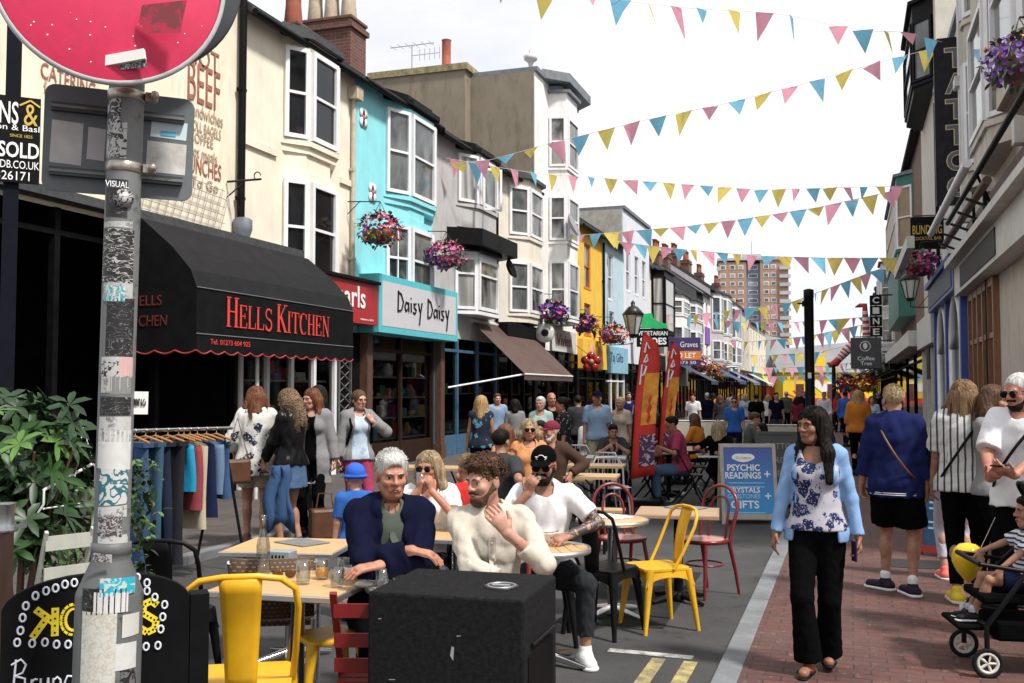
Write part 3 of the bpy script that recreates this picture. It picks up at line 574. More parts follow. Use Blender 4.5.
for k in range(5): b.tube([(-.3, 3.2+k*.18, z-.55), (-.3, 3.2+k*.18, z-.15)], .01, 4)
b.build('aerial', None, h5); b = MB(LEAD); b.prism([(w*.18-.15, 0), (w*.18+.65, -.75), (w-.75, -.75), (w, 0)], .3, Matrix.Translation((0, 0, 12.02))); b.build('bay_coping', None, h5)
b = MB(M('grey_dish', (.22, .22, .24), .5)); b.lathe([(.02, 0), (.28, .06), (.42, .17)], 16, (w*.3, -.75, 7.1), Matrix.Rotation(R(65), 3, 'X')); b.build('satellite_dish', None, h5); shop(h5, .1, w-.05, 3.0, BLACK, 1.5, n_mull=3, stall=.5, seed=23, shelves=2, goods=9)
sign_board('cream_shop_sign', 'cream shop fascia with dark red italic name on the tall white house', (LEFT+.14, YE+1.6, 3.0), PI/2, 3.0, .75, OFFW, [('Vivien', .4, .2, 1.9, .4, M('maroon_lettering', (.2, .02, .03), .5), .01)])
# -- yellow, powder blue, cool white
h6 = house('yellow_house', 'narrow bright yellow house with orange-framed windows', YF, YG, 7.9, YELLOWR, holes=[(1.1, 2.1, 5.6, 7.3, GL4, 0, M('orange_paint', (.5, .16, .03), .5)), (1.1, 2.1, 3.8, 5.0, GL4, 0, MATS['orange_paint'] if 'orange_paint' in MATS else None)]); w = YG-YF
down_pipe(h6, w-.05, .1, 7.7); b = MB(YELLOWR); b.bx(.1, w-.1, -.2, -.001, 2.5, 3.6); b.build('fascia', None, h6); b = MB(M('pink_paint', (.6, .25, .2), .5)); b.lathe([(.001, 0), (.38, 0), (.38, .02), (.001, .02)], 20, (1.5, -.202, 3.05), Matrix.Rotation(PI/2, 3, 'X')); b.build('round_emblem', None, h6)
shop(h6, .1, w-.1, 2.45, BLACK, 1.5, n_mull=2, stall=.4, seed=31, shelves=2, goods=8)
h7 = house('powder_blue_house', 'powder blue house with dark downpipe beside the yellow house', YG, YH, 8.0, PALEB, holes=[(1.0, 1.9, 5.5, 7.4, GL2, 0), (1.2, 2.1, 3.5, 5.0, GL1, 0)]); w = YH-YG
b = MB(M('pale_blue_fascia', (.25, .48, .62), .5)); b.bx(.1, w-.05, -.2, -.001, 2.4, 3.5); b.build('fascia', None, h7); text('Taj Gifts', frame((.5, -.206, 2.75), (1, 0, 0), (0, -1, 0)), 2.4, .5, M('navy_lettering', (.03, .05, .2), .5), h7); shop(h7, .1, w-.1, 2.38, WHITE, 1.5, n_mull=2, stall=.5, seed=32, shelves=2, goods=6)
h8 = house('cool_white_house', 'tall plain white house with three narrow windows behind the lantern', YH, YI, 9.8, COLDW, holes=[(.6, 1.5, 6.2, 8.0, GL4, 0), (2.5, 3.4, 6.2, 8.0, GL2, 0), (4.3, 5.2, 6.2, 8.0, GL4, 0), (1.2, 2.1, 3.9, 5.2, GL1, 0)], roof='parapet'); w = YI-YH
b = MB(M('old_grey_cement', (.4, .38, .34), .9, 0, .15, 4, dirt=.5)); b.bx(-.06, -.003, .05, 8.9, 7.5, 9.79); b.build('gable_wall', None, h8); shop(h8, .1, w-.1, 2.9, BLACK, 1.5, n_mull=3, stall=.4, seed=33, shelves=2, goods=8)
# -- far part of the row: house by house
far = [(650, 669, 7.9, CREAM2, 'ivory house with a tall black-framed oriel window', GL4, 'black'), (669, 684, 7.3, WHITER, 'white gabled house with red chimney pots past the black oriel', GL2, 'bay'),
       (684, 697, 7.4, m_render('grey_white_render', (.55, .56, .58), .3), 'greyish white house with small bay behind the to-let board', GL2, 'bay'), (697, 704, 8.2, m_render('dark_slate_render', (.1, .1, .11), .3), 'slim dark slate-fronted house', GL2, 'flat'),
       (704, 711, 8.4, WHITER, 'white house with purple panel under its window', GL2, 'purple'), (711, 718, 9.0, m_render('faded_lilac_render', (.5, .47, .5), .3), 'faded lilac-grey house in the middle of the far row', GL2, 'bay'),
       (718, 727, 9.2, OFFW, 'old white bay-fronted house below the tower', GL2, 'bay'), (727, 737, 9.0, m_render('bright_white_render', (.75, .75, .74), .15), 'bright white gabled house far down the left row', GL2, 'bay'),
       (737, 750, 9.3, m_render('stone_render', (.5, .46, .38), .3), 'stone-coloured flat-fronted house far down the left row', GL1, 'flat'), (750, 766, 8.6, m_render('pale_cream_render', (.68, .62, .5), .2), 'pale cream house closing the left row', GL1, 'flat')]
for i, (a, c, h, mt, lab, gl, st) in enumerate(far):
    Y0, Y1 = LY(a), LY(c); w = Y1-Y0; nw = max(1, int(w/3.2))
    hs = [] if st in ('bay', 'black') else [((k+.5)*w/nw-.5, (k+.5)*w/nw+.5, z, z+1.6, gl, 0) for k in range(nw) for z in (3.7, 6.2)]
    hh = house('terraced_house', lab, Y0, Y1, h, mt, holes=hs, group='houses far down the left row')
    if st == 'black': bay(hh, .5, w-1.3, 4.5, 7.8, [(4.7, 7.5)], .6, .4, BLACK, BLACK, (GL3, GL3, GL2))
    if st == 'bay': bay(hh, w*.15, w*.8, 3.6, h-.2, [(3.9, 5.3), (6.0, h-.5)], .6, .5, mt, glass=(GL2, GL1, GL4))
    if st == 'purple': b = MB(M('purple_panel', (.2, .08, .35), .6)); b.bx(.6, w-.6, -.06, -.001, 4.9, 6.1); b.build('painted_panel', None, hh)
    b = MB([BLACK, M('dull_green_fascia', (.04, .11, .07), .5), M('grey_fascia', (.14, .14, .15), .5), OFFW][i % 4]); b.bx(.1, w-.1, -.3, -.001, 2.75, 3.5); b.build('fascia', None, hh)
    shop(hh, .1, w-.1, 2.7, BLACK, 1.4, n_mull=3, stall=.4, seed=40+i, shelves=1, goods=10)
    chimney(hh, w-.3, 3.2, h+.8, h+3.1, 1.6, .7, 4, BRICK, TERRA, .8, .17)
for i, (px, Wd, h, lab, c) in enumerate([(672, 3., 2.2, 'dark blue far awning past the to-let board', (.03, .04, .08)), (708, 5, 2.3, 'navy awning hanging over cafe customers down the street', (.03, .05, .12)), (726, 6, 2.3, 'grey-blue awning near the far end of the left row', (.12, .16, .24)), (745, 6, 2.3, 'pale far awning at the end of the left row', (.4, .42, .45))]):
    t = thing('shop_awning', lab, 'awning', (LEFT, LY(px), 0), PI/2, 'awnings far down the left row'); b = MB(M('far_awning_%d' % i, c, .8)); b.poly([(0, -.02, h+1.1), (0, -2.2, h), (Wd, -2.2, h), (Wd, -.02, h+1.1)]); b.poly([(0, -2.2, h), (0, -2.2, h-.2), (Wd, -2.2, h-.2), (Wd, -2.2, h)]); b.build('awning_cloth', None, t)
# ================================================================ END OF THE STREET
tp = at_d(753, 390, 330); d = 330
t = thing('tower_block', 'brown brick tower block of flats rising beyond the street', 'building', (tp.x, tp.y, 0), R(8))
BRK = M('tower_brick', (.36, .225, .165), .9, 0, .1, .2); CONC = M('tower_concrete', (.42, .42, .43), .8, 0, .1, .2); BLG = M('tower_blue_panel', (.17, .22, .31), .6, 0, .15, .3)  # tower colours paled to stand in for distance haze
b = MB(BRK); b.bx(-10.8, -2.0, -6, 10, 0, 43.5); b.bx(2.4, 11.3, -6, 10, 0, 44); b.build('wall', None, t); b = MB(BLG); b.bx(-2, 2.4, -4.5, 8, 0, 43); b.build('stair_panel', None, t); b = MB(CONC); b.bx(-11.2, 11.6, -6.4, 10.3, 44.01, 44.8); b.bx(-3, 3, -2, 5, 44.81, 46.5); b.build('roof', None, t)
b = MB(STEEL); b.tube([(0, 0, 46), (0, 0, 51)], .12, 5); b.build('aerial', None, t)
for f in range(15):
    z = 3+f*2.72
    b = MB(CONC); b.bx(-11.5, -10.3, -6.8, -5.9, z-.4, z+.7); b.bx(8.4, 11.9, -6.9, -6.001, z-.4, z+.75); b.build('balcony', None, t)
    for x in (-9.4, -6.4, -3.8, .2, 4.3, 6.6):
        b = MB(WHITE); ww = 1.7 if x != .2 else 3; y = -6.001 if x != .2 else -4.501
        b.bx(x-ww/2, x+ww/2, y-.1, y, z, z+1.35); o = b.build('window', None, t); p = MB(GL2 if (f+int(x*3)) % 3 else GL3); p.bx(x-ww/2+.2, x+ww/2-.2, y-.14, y-.101, z+.18, z+1.2); p.build('pane', None, o)
# yellow mural building
p0 = at_d(783, 390, 118); p1 = at_d(872, 390, 118); w = (p1-p0).length; ang = math.atan2(p1.y-p0.y, p1.x-p0.x)
YM = M('mural_yellow', (.80, .55, .02), .7, 0, .05); RM = M('mural_red', (.55, .06, .03), .7, 0, .1); t = thing('mural_building', 'yellow building with red sunburst mural and grey roof closing the street', 'building', (p0.x, p0.y, 0), ang)
b = MB(YM); b.bx(0, w+3, 0, 8, 0, 3.75); b.bx(3.3, 5.0, -.1, .3, 3.75, 5.6); b.build('wall', None, t)
b = MB(M('old_grey_roof', (.20, .20, .215), .8, 0, .15, .4)); b.add([(-.5, -.4, 3.76), (w+3.5, -.4, 3.76), (w+3.5, 5, 8.0), (-.5, 5, 6.6), (-.5, 9, 3.76), (w+3.5, 9, 3.76)], [(0, 1, 2, 3), (3, 2, 5, 4), (0, 3, 4), (1, 5, 2)]); b.build('roof', None, t)
b = MB(RM); b.bx(0, w+3, -.05, -.001, 0, .75)
for k in range(5): a = R(35+k*28); b.poly([(2.2, -.02, .5), (2.2+2.0*math.cos(a-.07), -.02, .5+1.3*math.sin(a-.07)), (2.2+2.0*math.cos(a+.07), -.02, .5+1.3*math.sin(a+.07))])
b.poly([(5.5, -.03, .8), (9.8, -.03, .8), (9.3, -.03, 1.5), (7.5, -.03, 1.8), (6, -.03, 1.3)]); b.build('mural', None, t)
b = MB(WHT); b.poly([(3.6, -.04, 2.2), (4.6, -.04, 1.4), (5.6, -.04, 1.6), (6.3, -.04, 2.4), (5.4, -.04, 2.7), (4.7, -.04, 2.3), (3.9, -.04, 3.0)]); b.build('dove_mural', None, t)
for x in (2.0, 5.7, 8.4): b = MB(M('mural_window', (.10, .03, .025), .5)); b.bx(x-.45, x+.45, -.08, -.0, .5, 2.4); b.build('window', None, t)
p0 = at_d(769, 390, 122); t = thing('red_fronted_shop', 'small red-fronted building under a pale rounded roof at the street end', 'building', (p0.x, p0.y, 0), ang)
b = MB(RM); b.bx(0, 2.5, 0, 6, 0, 2.2); b.build('wall', None, t); b = MB(M('pale_grey_cladding', (.42, .44, .46), .6, 0, .08, .4)); b.prism([(-1.2, 2.2), (2.4, 2.2), (2.4, 6.6), (1.5, 8), (-1.2, 8.5)], 6, Matrix(((1, 0, 0, 0), (0, 0, 1, -.2), (0, 1, 0, 0), (0, 0, 0, 1)))); b.build('roof', None, t); b = MB(YM); b.bx(1.6, 2.4, -.1, -.001, .3, 1.6); b.build('door', None, t)
for k, (x, zz) in enumerate(((.4, .4), (1.0, 1.2))): b = MB(VOID); b.bx(x, x+.4, -.06, -.001, zz, zz+.6); b.build('window', None, t)
# ================================================================ RIGHT ROW
def RY(px, X=RIGHT): return at_x(px, 390, X).y
RC_ = m_render('warm_cream_render', (.55, .50, .43), .55); WBLUE = M('royal_blue_paint', (.03, .07, .30), .45, 0, .12); GREEN = M('bottle_green_paint', (.012, .13, .10), .5, 0, .1); OAK = M('varnished_oak', (.22, .10, .045), .4, 0, .25, 5, stretch=(6, 6, .7))
Ya, Yb, Yc, Yd, Ye = 10.5, RY(973), RY(943), RY(926), RY(896)
# local x runs from the far end (0) towards the camera
r1 = house('cream_cafe_building', 'tall cream building with paired bays and timber cafe window on the right', Ya, Yb, 11.5, RC_, 'R', roof='parapet'); w = Yb-Ya
bay(r1, 2.0, 3.2, 5.2, 10.9, [(5.6, 7.4), (8.2, 10.2)], .3, .5, RC_, glass=(GL2, GL2, GL4)); bay(r1, 3.6, 6.4, 5.2, 10.9, [(5.6, 7.4), (8.2, 10.2)], .35, .5, RC_, glass=(GL4, GL2, GL4)); bay(r1, 7.4, 10.2, 5.2, 10.9, [(5.6, 7.4), (8.2, 10.2)], .5, .5, RC_, glass=(GL4, GL2, GL4)); down_pipe(r1, 3.15, .1, 10.5)
for x in (.15, 3.3, 6.8): b = MB(OFFW); b.bx(x-.12, x+.12, -.16, -.001, 5.0, 11); b.bx(x-.2, x+.2, -.24, -.001, 7.7, 7.9); b.build('pilaster', None, r1)
b = MB(BLACK); b.tube([(0, -.4, 5.02), (w, -.4, 5.02)], .045, 8); b.build('gutter', None, r1); b = MB(WOODB); b.bx(0, w, -.06, -.001, 4.25, 4.95); b.build('boarding', None, r1); b = MB(BLACK); b.tube([(1.5, -.08, 4.3), (1.5, -.08, 10.8)], .03, 6); b.tube([(4.9, -.12, 4.3), (4.9, -.4, 5.0)], .025, 6); b.tube([(0, -.03, 7.9), (w, -.03, 8.0)], .012, 5); b.build('cable', None, r1)
for x in np.arange(.6, 6.5, 1.2): b = MB(IRON); b.bar((x, -.06, 4.3), (x, -.62, 4.55), .04, .04); b.build('awning_bracket', None, r1)
b = MB(OFFW); b.bx(-.0, w, -.30, -.001, 3.55, 4.1); b.bx(0, w, -.48, -.001, 4.1, 4.22); b.build('fascia', None, r1); b = MB(BLACK); b.bx(1.2, 6, -.315, -.301, 3.62, 4.02); b.build('sign_panel', None, r1)
for k, (x, mt) in enumerate(((.5, WOODB), (.9, WHITE))):
    b = MB(mt); b.tube([(-.3+k*.1, -.45-.25*k, 4.6+.25*k), (6.5, -.45-.25*k, 4.6+.25*k)], .065, 6); b.build('awning_roller', None, r1)
b = MB(OAK)
for x in (.35, 1.05, 1.75, 2.5, 3.2, 3.9): b.bx(x-.05, x+.05, -.1, .0, .02, 3.5)
b.bx(.35, 3.9, -.09, .0, 3.4, 3.54); b.bx(.35, 3.9, -.1, .0, .02, .6); b.bx(.35, 3.9, -.08, 0, 2.55, 2.64); o = b.build('cafe_window_frame', None, r1); b = MB(GL4); b.bx(.3, 3.9, -.02, -.004, .6, 3.5); b.build('pane', None, o)
r2 = house('blue_arch_shop', 'shop with royal blue arched frontage beside the timber cafe window', Yb, Yc, 9.5, OFFW, 'R', roof='parapet', holes=[(.8, 1.7, 5.5, 7.2, GL2), (3.2, 4.1, 5.5, 7.2, GL2)]); w = Yc-Yb
b = MB(WBLUE); b.bx(0, w, -.32, -.001, 3.7, 4.3); b.bx(0, w, -.4, -.001, 4.3, 4.42)
for x in (.1, w/2, w-.1): b.bx(x-.12, x+.12, -.2, 0, .02, 3.7)
b.build('fascia', None, r2)
for x in (w*.27, w*.75):
    b = MB(WHITE); r_ = w*.17; b.tube([(x-r_, -.1, .05), (x-r_, -.1, 2.6)]+arc((x, -.1, 2.6), r_, PI, 0, 10, 'xz')+[(x+r_, -.1, 2.6), (x+r_, -.1, .05)], .09, 6); o = b.build('arched_window', None, r2)
    p = MB(GL2); p.poly([(x-r_, -.04, 1.2), (x+r_, -.04, 1.2)]+arc((x, -.04, 2.6), r_, 0, PI, 12, 'xz')); p.build('pane', None, o); p = MB(WBLUE); p.bx(x-r_, x+r_, -.08, -.03, .05, 1.2); p.build('stall_riser', None, o)
down_pipe(r2, .3, 4.5, 9.2); b = MB(M('navy_shop_panel', (.02, .03, .08), .5)); b.bx(.3, w-.3, -.336, -.321, 3.78, 4.22); b.build('sign_panel', None, r2); b = MB(OFFW); b.bx(.3, w-.3, -1.15, -1.0, 4.6, 4.85); b.build('awning_roller', None, r2)
r3 = house('black_bay_building', 'building with black slate-hung bay behind the tattoo sign', Yc, Yd, 12.6, M('cream_plain', (.55, .52, .46), .8, 0, .08, 3, dirt=.3), 'R', roof='pitch'); w = Yd-Yc
bay(r3, w*.1, w*.9, 9.9, 12.4, [(10.2, 11.9)], .5, .6, BLACK, BLACK, (GL2, GL2, GL2), rm=BLACK); b = MB(OFFW); b.bx(.2, w-.2, -.25, -.001, 2.95, 3.8); b.build('fascia', None, r3)
b = MB(OFFW)
for x in np.linspace(.4, w-.4, 4): b.bx(x-.07, x+.07, -.12, 0, .02, 2.9)
b.bx(.4, w-.4, -.1, 0, .02, .5); o = b.build('shopfront', None, r3); p = MB(GL4); p.bx(.4, w-.4, -.03, -.004, .5, 2.9); p.build('pane', None, o); b = MB(BLACK); b.bx(w*.4, w*.6, -.14, -.121, 2.0, 2.9); b.build('menu_board', None, r3)
r4 = house('green_bay_house', 'house with bottle green bay under white sashes beside the lantern', Yd, Ye, 10.2, M('brown_brick_plain', (.16, .10, .075), .9, 0, .2, 4), 'R'); w = Ye-Yd
bay(r4, w*.3, w*.8, 4.4, 9.6, [(6.9, 9.2)], .55, .6, GREEN, WHITE, (GL2, M('tan_blind', (.3, .22, .14), .5), M('tan_blind', (0, 0, 0))), rm=LEAD); shop(r4, .1, w-.1, 3.0, VOID, 1.5, n_mull=3, seed=70, z0=0)
b = MB(OFFW); b.bx(0, w, -.5, -.001, 3.1, 3.6); b.build('fascia', None, r4)
YR = [Ye, RY(889), RY(881), RY(873)]
for i, (c, lab, h) in enumerate((((.57, .53, .44), 'cream house with dark sloping eaves past the green bay', 9.), ((.5, .48, .46), 'grey far house on the right near the street end', 8.6), ((.62, .6, .56), 'last white house of the right row', 8.))):
    hh = house('terraced_house', lab, YR[i], YR[i+1], h, m_render('right_far_%d' % i, c, .4), 'R', group='houses far down the right row'); w = YR[i+1]-YR[i]
    n = max(2, int(w/4)); 
    for k in range(n): bay(hh, (k+.2)*w/n, (k+.8)*w/n, 3.8, h-.4, [(4.2, 5.6), (6.2, h-.7)], .6, .5, OFFW, glass=(GL2, GL1, GL4))
    b = MB(BLACK); b.bx(0, w, -.3, -.001, 2.8, 3.5); b.build('fascia', None, hh); shop(hh, .1, w-.1, 2.75, BLACK, 1.4, n_mull=4, seed=80+i, z0=0)
    b = MB(M('black_canvas', (.014, .014, .015), .8)); k = 2.; b.poly([(1, -.31, 3.3), (1, -2.0, 2.5), (w*.8, -2.0, 2.5), (w*.8, -.31, 3.3)]); b.build('awning', None, hh)
# ================================================================ STREET FURNITURE AND SIGNS
YEL_P = M('yellow_enamel', (.66, .36, .012), .36, 0, .09, 7, .06, 30, dirt=.4); BLK_M = M('black_enamel', (.008, .008, .009), .35, 0, .2, 8); REDW = M('dark_red_lacquer', (.16, .012, .016), .3, 0, .12, 8); REDC = M('red_painted_wood', (.15, .006, .008), .45, 0, .15, 8)
def m_wood(name, c1, c2, sc_=4, r=.5):
    m, t, b = base_mat(name); v = coords(t, (1.2, 14, 14)); c = ramp(t, noise(t, v, sc_, 5, .6, .8), [(.25, c1), (.75, c2)]); t.links.new(c, b.inputs['Base Color']); setb(b, r=r); return m
PINE = m_wood('pale_oak_top', (.42, .25, .11), (.58, .38, .19)); BENCH = m_wood('beer_table_pine', (.36, .22, .11), (.52, .35, .19)); RUST = m_wood('worn_brown_top', (.26, .16, .09), (.42, .29, .18))
def m_glas():
    m, t, b = base_mat('clear_glass'); out = t.nodes['Material Output']; tr = nd(t, 'ShaderNodeBsdfTransparent'); tr.inputs[0].default_value = (.86, .88, .88, 1); gl = nd(t, 'ShaderNodeBsdfGlossy', Roughness=.04); lw = nd(t, 'ShaderNodeLayerWeight', Blend=.25); ms = nd(t, 'ShaderNodeMixShader')
    t.links.new(ramp(t, lw.outputs[1], [(0, .10), (.6, .3), (.9, .9)]), ms.inputs[0]); t.links.new(tr.outputs[0], ms.inputs[1]); t.links.new(gl.outputs[0], ms.inputs[2]); t.links.new(ms.outputs[0], out.inputs[0]); return m
GLASS = m_glas(); CERAM = M('white_ceramic', (.75, .75, .73), .25, 0, .03); PAPER = M('white_paper', (.72, .71, .69), .8, 0, .05); MENU = M('grey_menu', (.16, .165, .17), .5, 0, .2, 20)
def metal_chair(label, loc, rz, mat, group=None, sc_=1.):
    t = thing('metal_chair', label, 'chair', loc, rz, group); k = sc_; seat = .45*k
    b = MB(mat); p = [(x*k, y*k) for x, y in ((-.15, -.19), (.15, -.19), (.18, -.15), (.175, .14), (.15, .17), (-.15, .17), (-.175, .14), (-.18, -.15))]; b.prism(p, .022*k, Matrix.Translation((0, 0, seat-.022*k)))
    for q in range(4):
        a = q*PI/2; Mx = Matrix.Rotation(a, 4, 'Z'); pts = [(-.165, -.02), (.165, -.02), (.2, -.13), (.165, -.11)]+[(.16*math.cos(u), -.115+.05*math.sin(u)) for u in np.linspace(.3, PI-.3, 7)]+[(-.165, -.11), (-.2, -.13)]
        b.prism([(x*k, y*k) for x, y in pts], .006*k, Mx @ Matrix(((1, 0, 0, 0), (0, .12, -1, -.165*k), (0, 1, .0, seat), (0, 0, 0, 1))))
    b.build('seat', None, t, bev=.006)
    for x in (-1, 1):
        for y in (-1, 1):
            l = MB(mat); l.tube([(x*.155*k, y*.15*k, seat-.015), (x*.175*k, y*.175*k, seat*.62), (x*.2*k, y*.21*k, .02), (x*.202*k, y*.212*k, 0)], [.034*k, .027*k, .016*k, .016*k], 6); l.build('leg', None, t)
    b = MB(mat); h = [(-.178, .03, .44), (-.19, .10, .56), (-.2, .19, .74), (-.19, .215, .81), (-.14, .235, .85), (-.06, .245, .862), (.06, .245, .862), (.14, .235, .85), (.19, .215, .81), (.2, .19, .74), (.19, .10, .56), (.178, .03, .44)]
    b.tube([(x*k, y*k, z*k) for x, y, z in h], .0125*k, 8); b.build('back_hoop', None, t)
    b = MB(mat); n = 6; vs = []; N = 8
    for i in range(N+1):
        f = i/N; z = .44+.415*f; y = .155+.088*f-.02*math.sin(f*PI); w = .052+.022*f
        for j in range(n+1): u = -1+2*j/n; vs.append((u*w*k, (y+.014*(1-u*u))*k, z*k))
    fs = [(i*(n+1)+j, i*(n+1)+j+1, (i+1)*(n+1)+j+1, (i+1)*(n+1)+j) for i in range(N) for j in range(n)]; b.add(vs, fs, True); o = b.build('backrest', None, t); s = o.modifiers.new('solid', 'SOLIDIFY'); s.thickness = .006
    return t
def bentwood_chair(label, loc, rz, group=None, mat=None):
    mat = mat or REDW; t = thing('bentwood_chair', label, 'chair', loc, rz, group); b = MB(mat); b.lathe([(.16, .435), (.2, .44), (.205, .46), (.2, .472), (.17, .468)], 24); b.mat(M('worn_seat_top', (.42, .2, .16), .4)).lathe([(.165, .4685), (.15, .4715), (.01, .473)], 24); b.build('seat', None, t)
    for x in (-1, 1): l = MB(mat); l.tube([(x*.13, -.14, .44), (x*.155, -.18, .2), (x*.165, -.2, 0)], [.018, .015, .012], 8); l.build('leg', None, t)
    for x in (-1, 1): l = MB(mat); l.tube([(x*.15, .14, .44), (x*.165, .2, .2), (x*.17, .24, 0)], [.018, .015, .012], 8); l.build('leg', None, t)
    b = MB(mat); b.tube([(-.16, .13, .44), (-.18, .19, .66)]+[V((.185*math.cos(a), .205+.03*math.sin(a), .72+.18*math.sin(a))) for a in np.linspace(PI, 0, 13)]+[(.18, .19, .66), (.16, .13, .44)], .0145, 8); b.build('back_hoop', None, t)
    b = MB(mat); b.tube([(-.09, .16, .46), (-.1, .19, .66)]+[V((.1*math.cos(a), .2+.025*math.sin(a), .7+.11*math.sin(a))) for a in np.linspace(PI, 0, 9)]+[(.1, .19, .66), (.09, .16, .46)], .011, 8); b.build('inner_hoop', None, t)
    b = MB(mat); b.tube(arc((0, 0, .26), .155, 0, 2*PI*.97, 20, 'xy'), .009, 6, True); b.build('leg_ring', None, t); return t
def pedestal_table(label, loc, rz, shape, w, d, top_m, post_m, base='cross', group=None, slats=0, edge=ALU, h=.73):
    t = thing('cafe_table', label, 'table', loc, rz, group); b = MB(top_m)
    if shape == 'square':
        if slats: 
            for i in range(slats): x0 = -w/2+i*w/slats+.004; b.bx(x0, x0+w/slats-.008, -d/2, d/2, h-.022, h)
        else: b.bx(-w/2+.012, w/2-.012, -d/2+.012, d/2-.012, h-.03, h)
        tp_ = b.build('tabletop', None, t); e = MB(edge)
        for q in ((-w/2, w/2, -d/2, -d/2+.0115), (-w/2, w/2, d/2-.0115, d/2), (-w/2, -w/2+.0115, -d/2+.0115, d/2-.0115), (w/2-.0115, w/2, -d/2+.0115, d/2-.0115)): e.bx(*q, h-.032, h-.002)
        e.build('edge_trim', None, tp_, bev=.004)
    else:
        if slats:
            for i in range(slats):
                x0 = -w/2+.02+i*(w-.04)/slats+.003; x1 = x0+(w-.04)/slats-.006; xm = max(abs(x0), abs(x1)); l = math.sqrt(max((w/2-.018)**2-xm**2, .0004)); b.bx(x0, x1, -l, l, h-.02, h)
        else: b.lathe([(w/2-.012, h-.028), (w/2-.011, h), (.01, h+.0005)], 32)
        tp_ = b.build('tabletop', None, t); e = MB(edge); e.lathe([(w/2-.03, h-.034), (w/2, h-.03), (w/2+.003, h-.012), (w/2-.003, h+.003), (w/2-.0115, h+.002), (w/2-.012, h-.02)], 36); e.build('edge_trim', None, tp_)
    b = MB(post_m); b.lathe([(.038, .05), (.036, h-.04), (.1, h-.034), (.1, h-.031)], 16); b.build('pedestal', None, t); b = MB(post_m if base != 'star' else ALU)
    if base == 'disc': b.lathe([(.21, 0), (.21, .012), (.06, .035), (.04, .06)], 24)
    else:
        for k in range(4): a = k*PI/2+PI/4; b.tube([(.03*math.cos(a), .03*math.sin(a), .06), (.28*math.cos(a), .28*math.sin(a), .02)], [.03, .016], 8)
        b.lathe([(.06, .02), (.06, .07), (.04, .08)], 12)
    b.build('base', None, t); return t
def tumbler(label, loc, r=.036, h=.11, fill=None, fh=.6, group='tumblers on the near table'):
    t = tag(MB(GLASS).lathe([(r*.8, 0), (r*.86, .01), (r, h), (r-.003, h), (r*.84, .016), (.001, .014)], 18).build('drinking_glass', None, None, loc), label, 'glass', group)
    if fill: MB(fill).lathe([(r*.82, .0165), (r*.82+(r*.16-.004)*fh, h*fh), (.001, h*fh)], 18).build('drink', None, t)
    return t
# ---- traffic sign post
PD = 2.84; pp = spot(107.5, PD, ROAD); C_ = lambda px, py, d=PD: at_d(px, py, d)
def m_scribble(name, base_, ink, sc_=30, th=.52, w=.06, col3=None):
    m, t, b = base_mat(name); v = coords(t, (1, 1, 2.6) if 'poster' in name or 'flyer' in name else (1, 1, 1)); n = noise(t, v, sc_, 2, .5, 1.2); c = mixc(t, ramp(t, n, [(th-w, 0), (th-w+.015, 1), (th+w-.015, 1), (th+w, 0)]), base_, ink)
    if col3: c = mixc(t, ramp(t, noise(t, v, sc_*.3, 3), [(.55, 0), (.6, 1)]), c, col3)
    t.links.new(c, b.inputs['Base Color']); setb(b, r=.5); return m
def m_tatty(name, c, under, sc_=9, th=.56):
    m, t, b = base_mat(name); v = coords(t); n = noise(t, v, sc_, 8, .75); n2 = noise(t, v, 45, 3)
    cc = mixc(t, ramp(t, n2, [(.3, 0), (.8, .35)]), c, tuple(x*.6 for x in c)); t.links.new(mixc(t, ramp(t, n, [(th, 0), (th+.03, 1)]), cc, under), b.inputs['Base Color']); setb(b, r=.55); return m
POST = m_tatty('weathered_grey_post', (.15, .16, .16), (.08, .085, .085)); PLATEM = m_tatty('weathered_blue_grey_plate', (.11, .13, .14), (.08, .095, .1), 5, .6)
ts = thing('traffic_sign_post', 'sticker-covered grey traffic sign post carrying a red round sign and grey back plate', 'sign post', pp, facing(pp)); fy = ts.rotation_euler[2]; TILT = R(.8); ts.rotation_euler[1] = TILT
b = MB(POST); b.lathe([(.0485, 1.2), (.0485, 3.6)], 24); b.build('pole', None, ts); b = MB(m_tatty('pale_grey_base', (.105, .11, .11), (.05, .052, .052), 11, .55)); b.lathe([(.09, 0), (.09, 1.145), (.088, 1.155), (.053, 1.24), (.052, 1.26), (.054, 1.262), (.054, 1.29), (.049, 1.292)], 24); b.mat(BLACK).bx(-.05, .05, -.0925, -.088, .3, .31); b.build('base_column', None, ts)
def TL(px, py, d=PD):                   # pixel -> coordinates local to the sign post
    return Matrix.Rotation(-TILT, 3, 'Y') @ Matrix.Rotation(-fy, 3, 'Z') @ (at_d(px, py, d)-pp)
redd = m_tatty('faded_red_sign', (.62, .018, .085), (.42, .014, .06), 7, .68); cR = TL(111, -24, PD-.1); cB = TL(138, -30, PD+.1)
face = Matrix.Rotation(PI/2, 3, 'X')
b = MB(redd); b.lathe([(.001, 0), (.289, 0), (.292, .001), (.292, .005), (.2895, .006), (.001, .0061)], 64, cR, face); o = b.build('sign_disc', None, ts); b = MB(M('grey_sign_rim', (.45, .47, .48), .5)); b.lathe([(.292, -.003), (.303, -.003), (.303, .014), (.292, .012)], 64, cR, face, False); b.build('rim', None, o)
b = MB(WHITE); b.bx(cR.x-.2, cR.x+.2, cR.y-.009, cR.y-.006, cR.z+.0, cR.z+.1); b.build('white_bar', None, o)
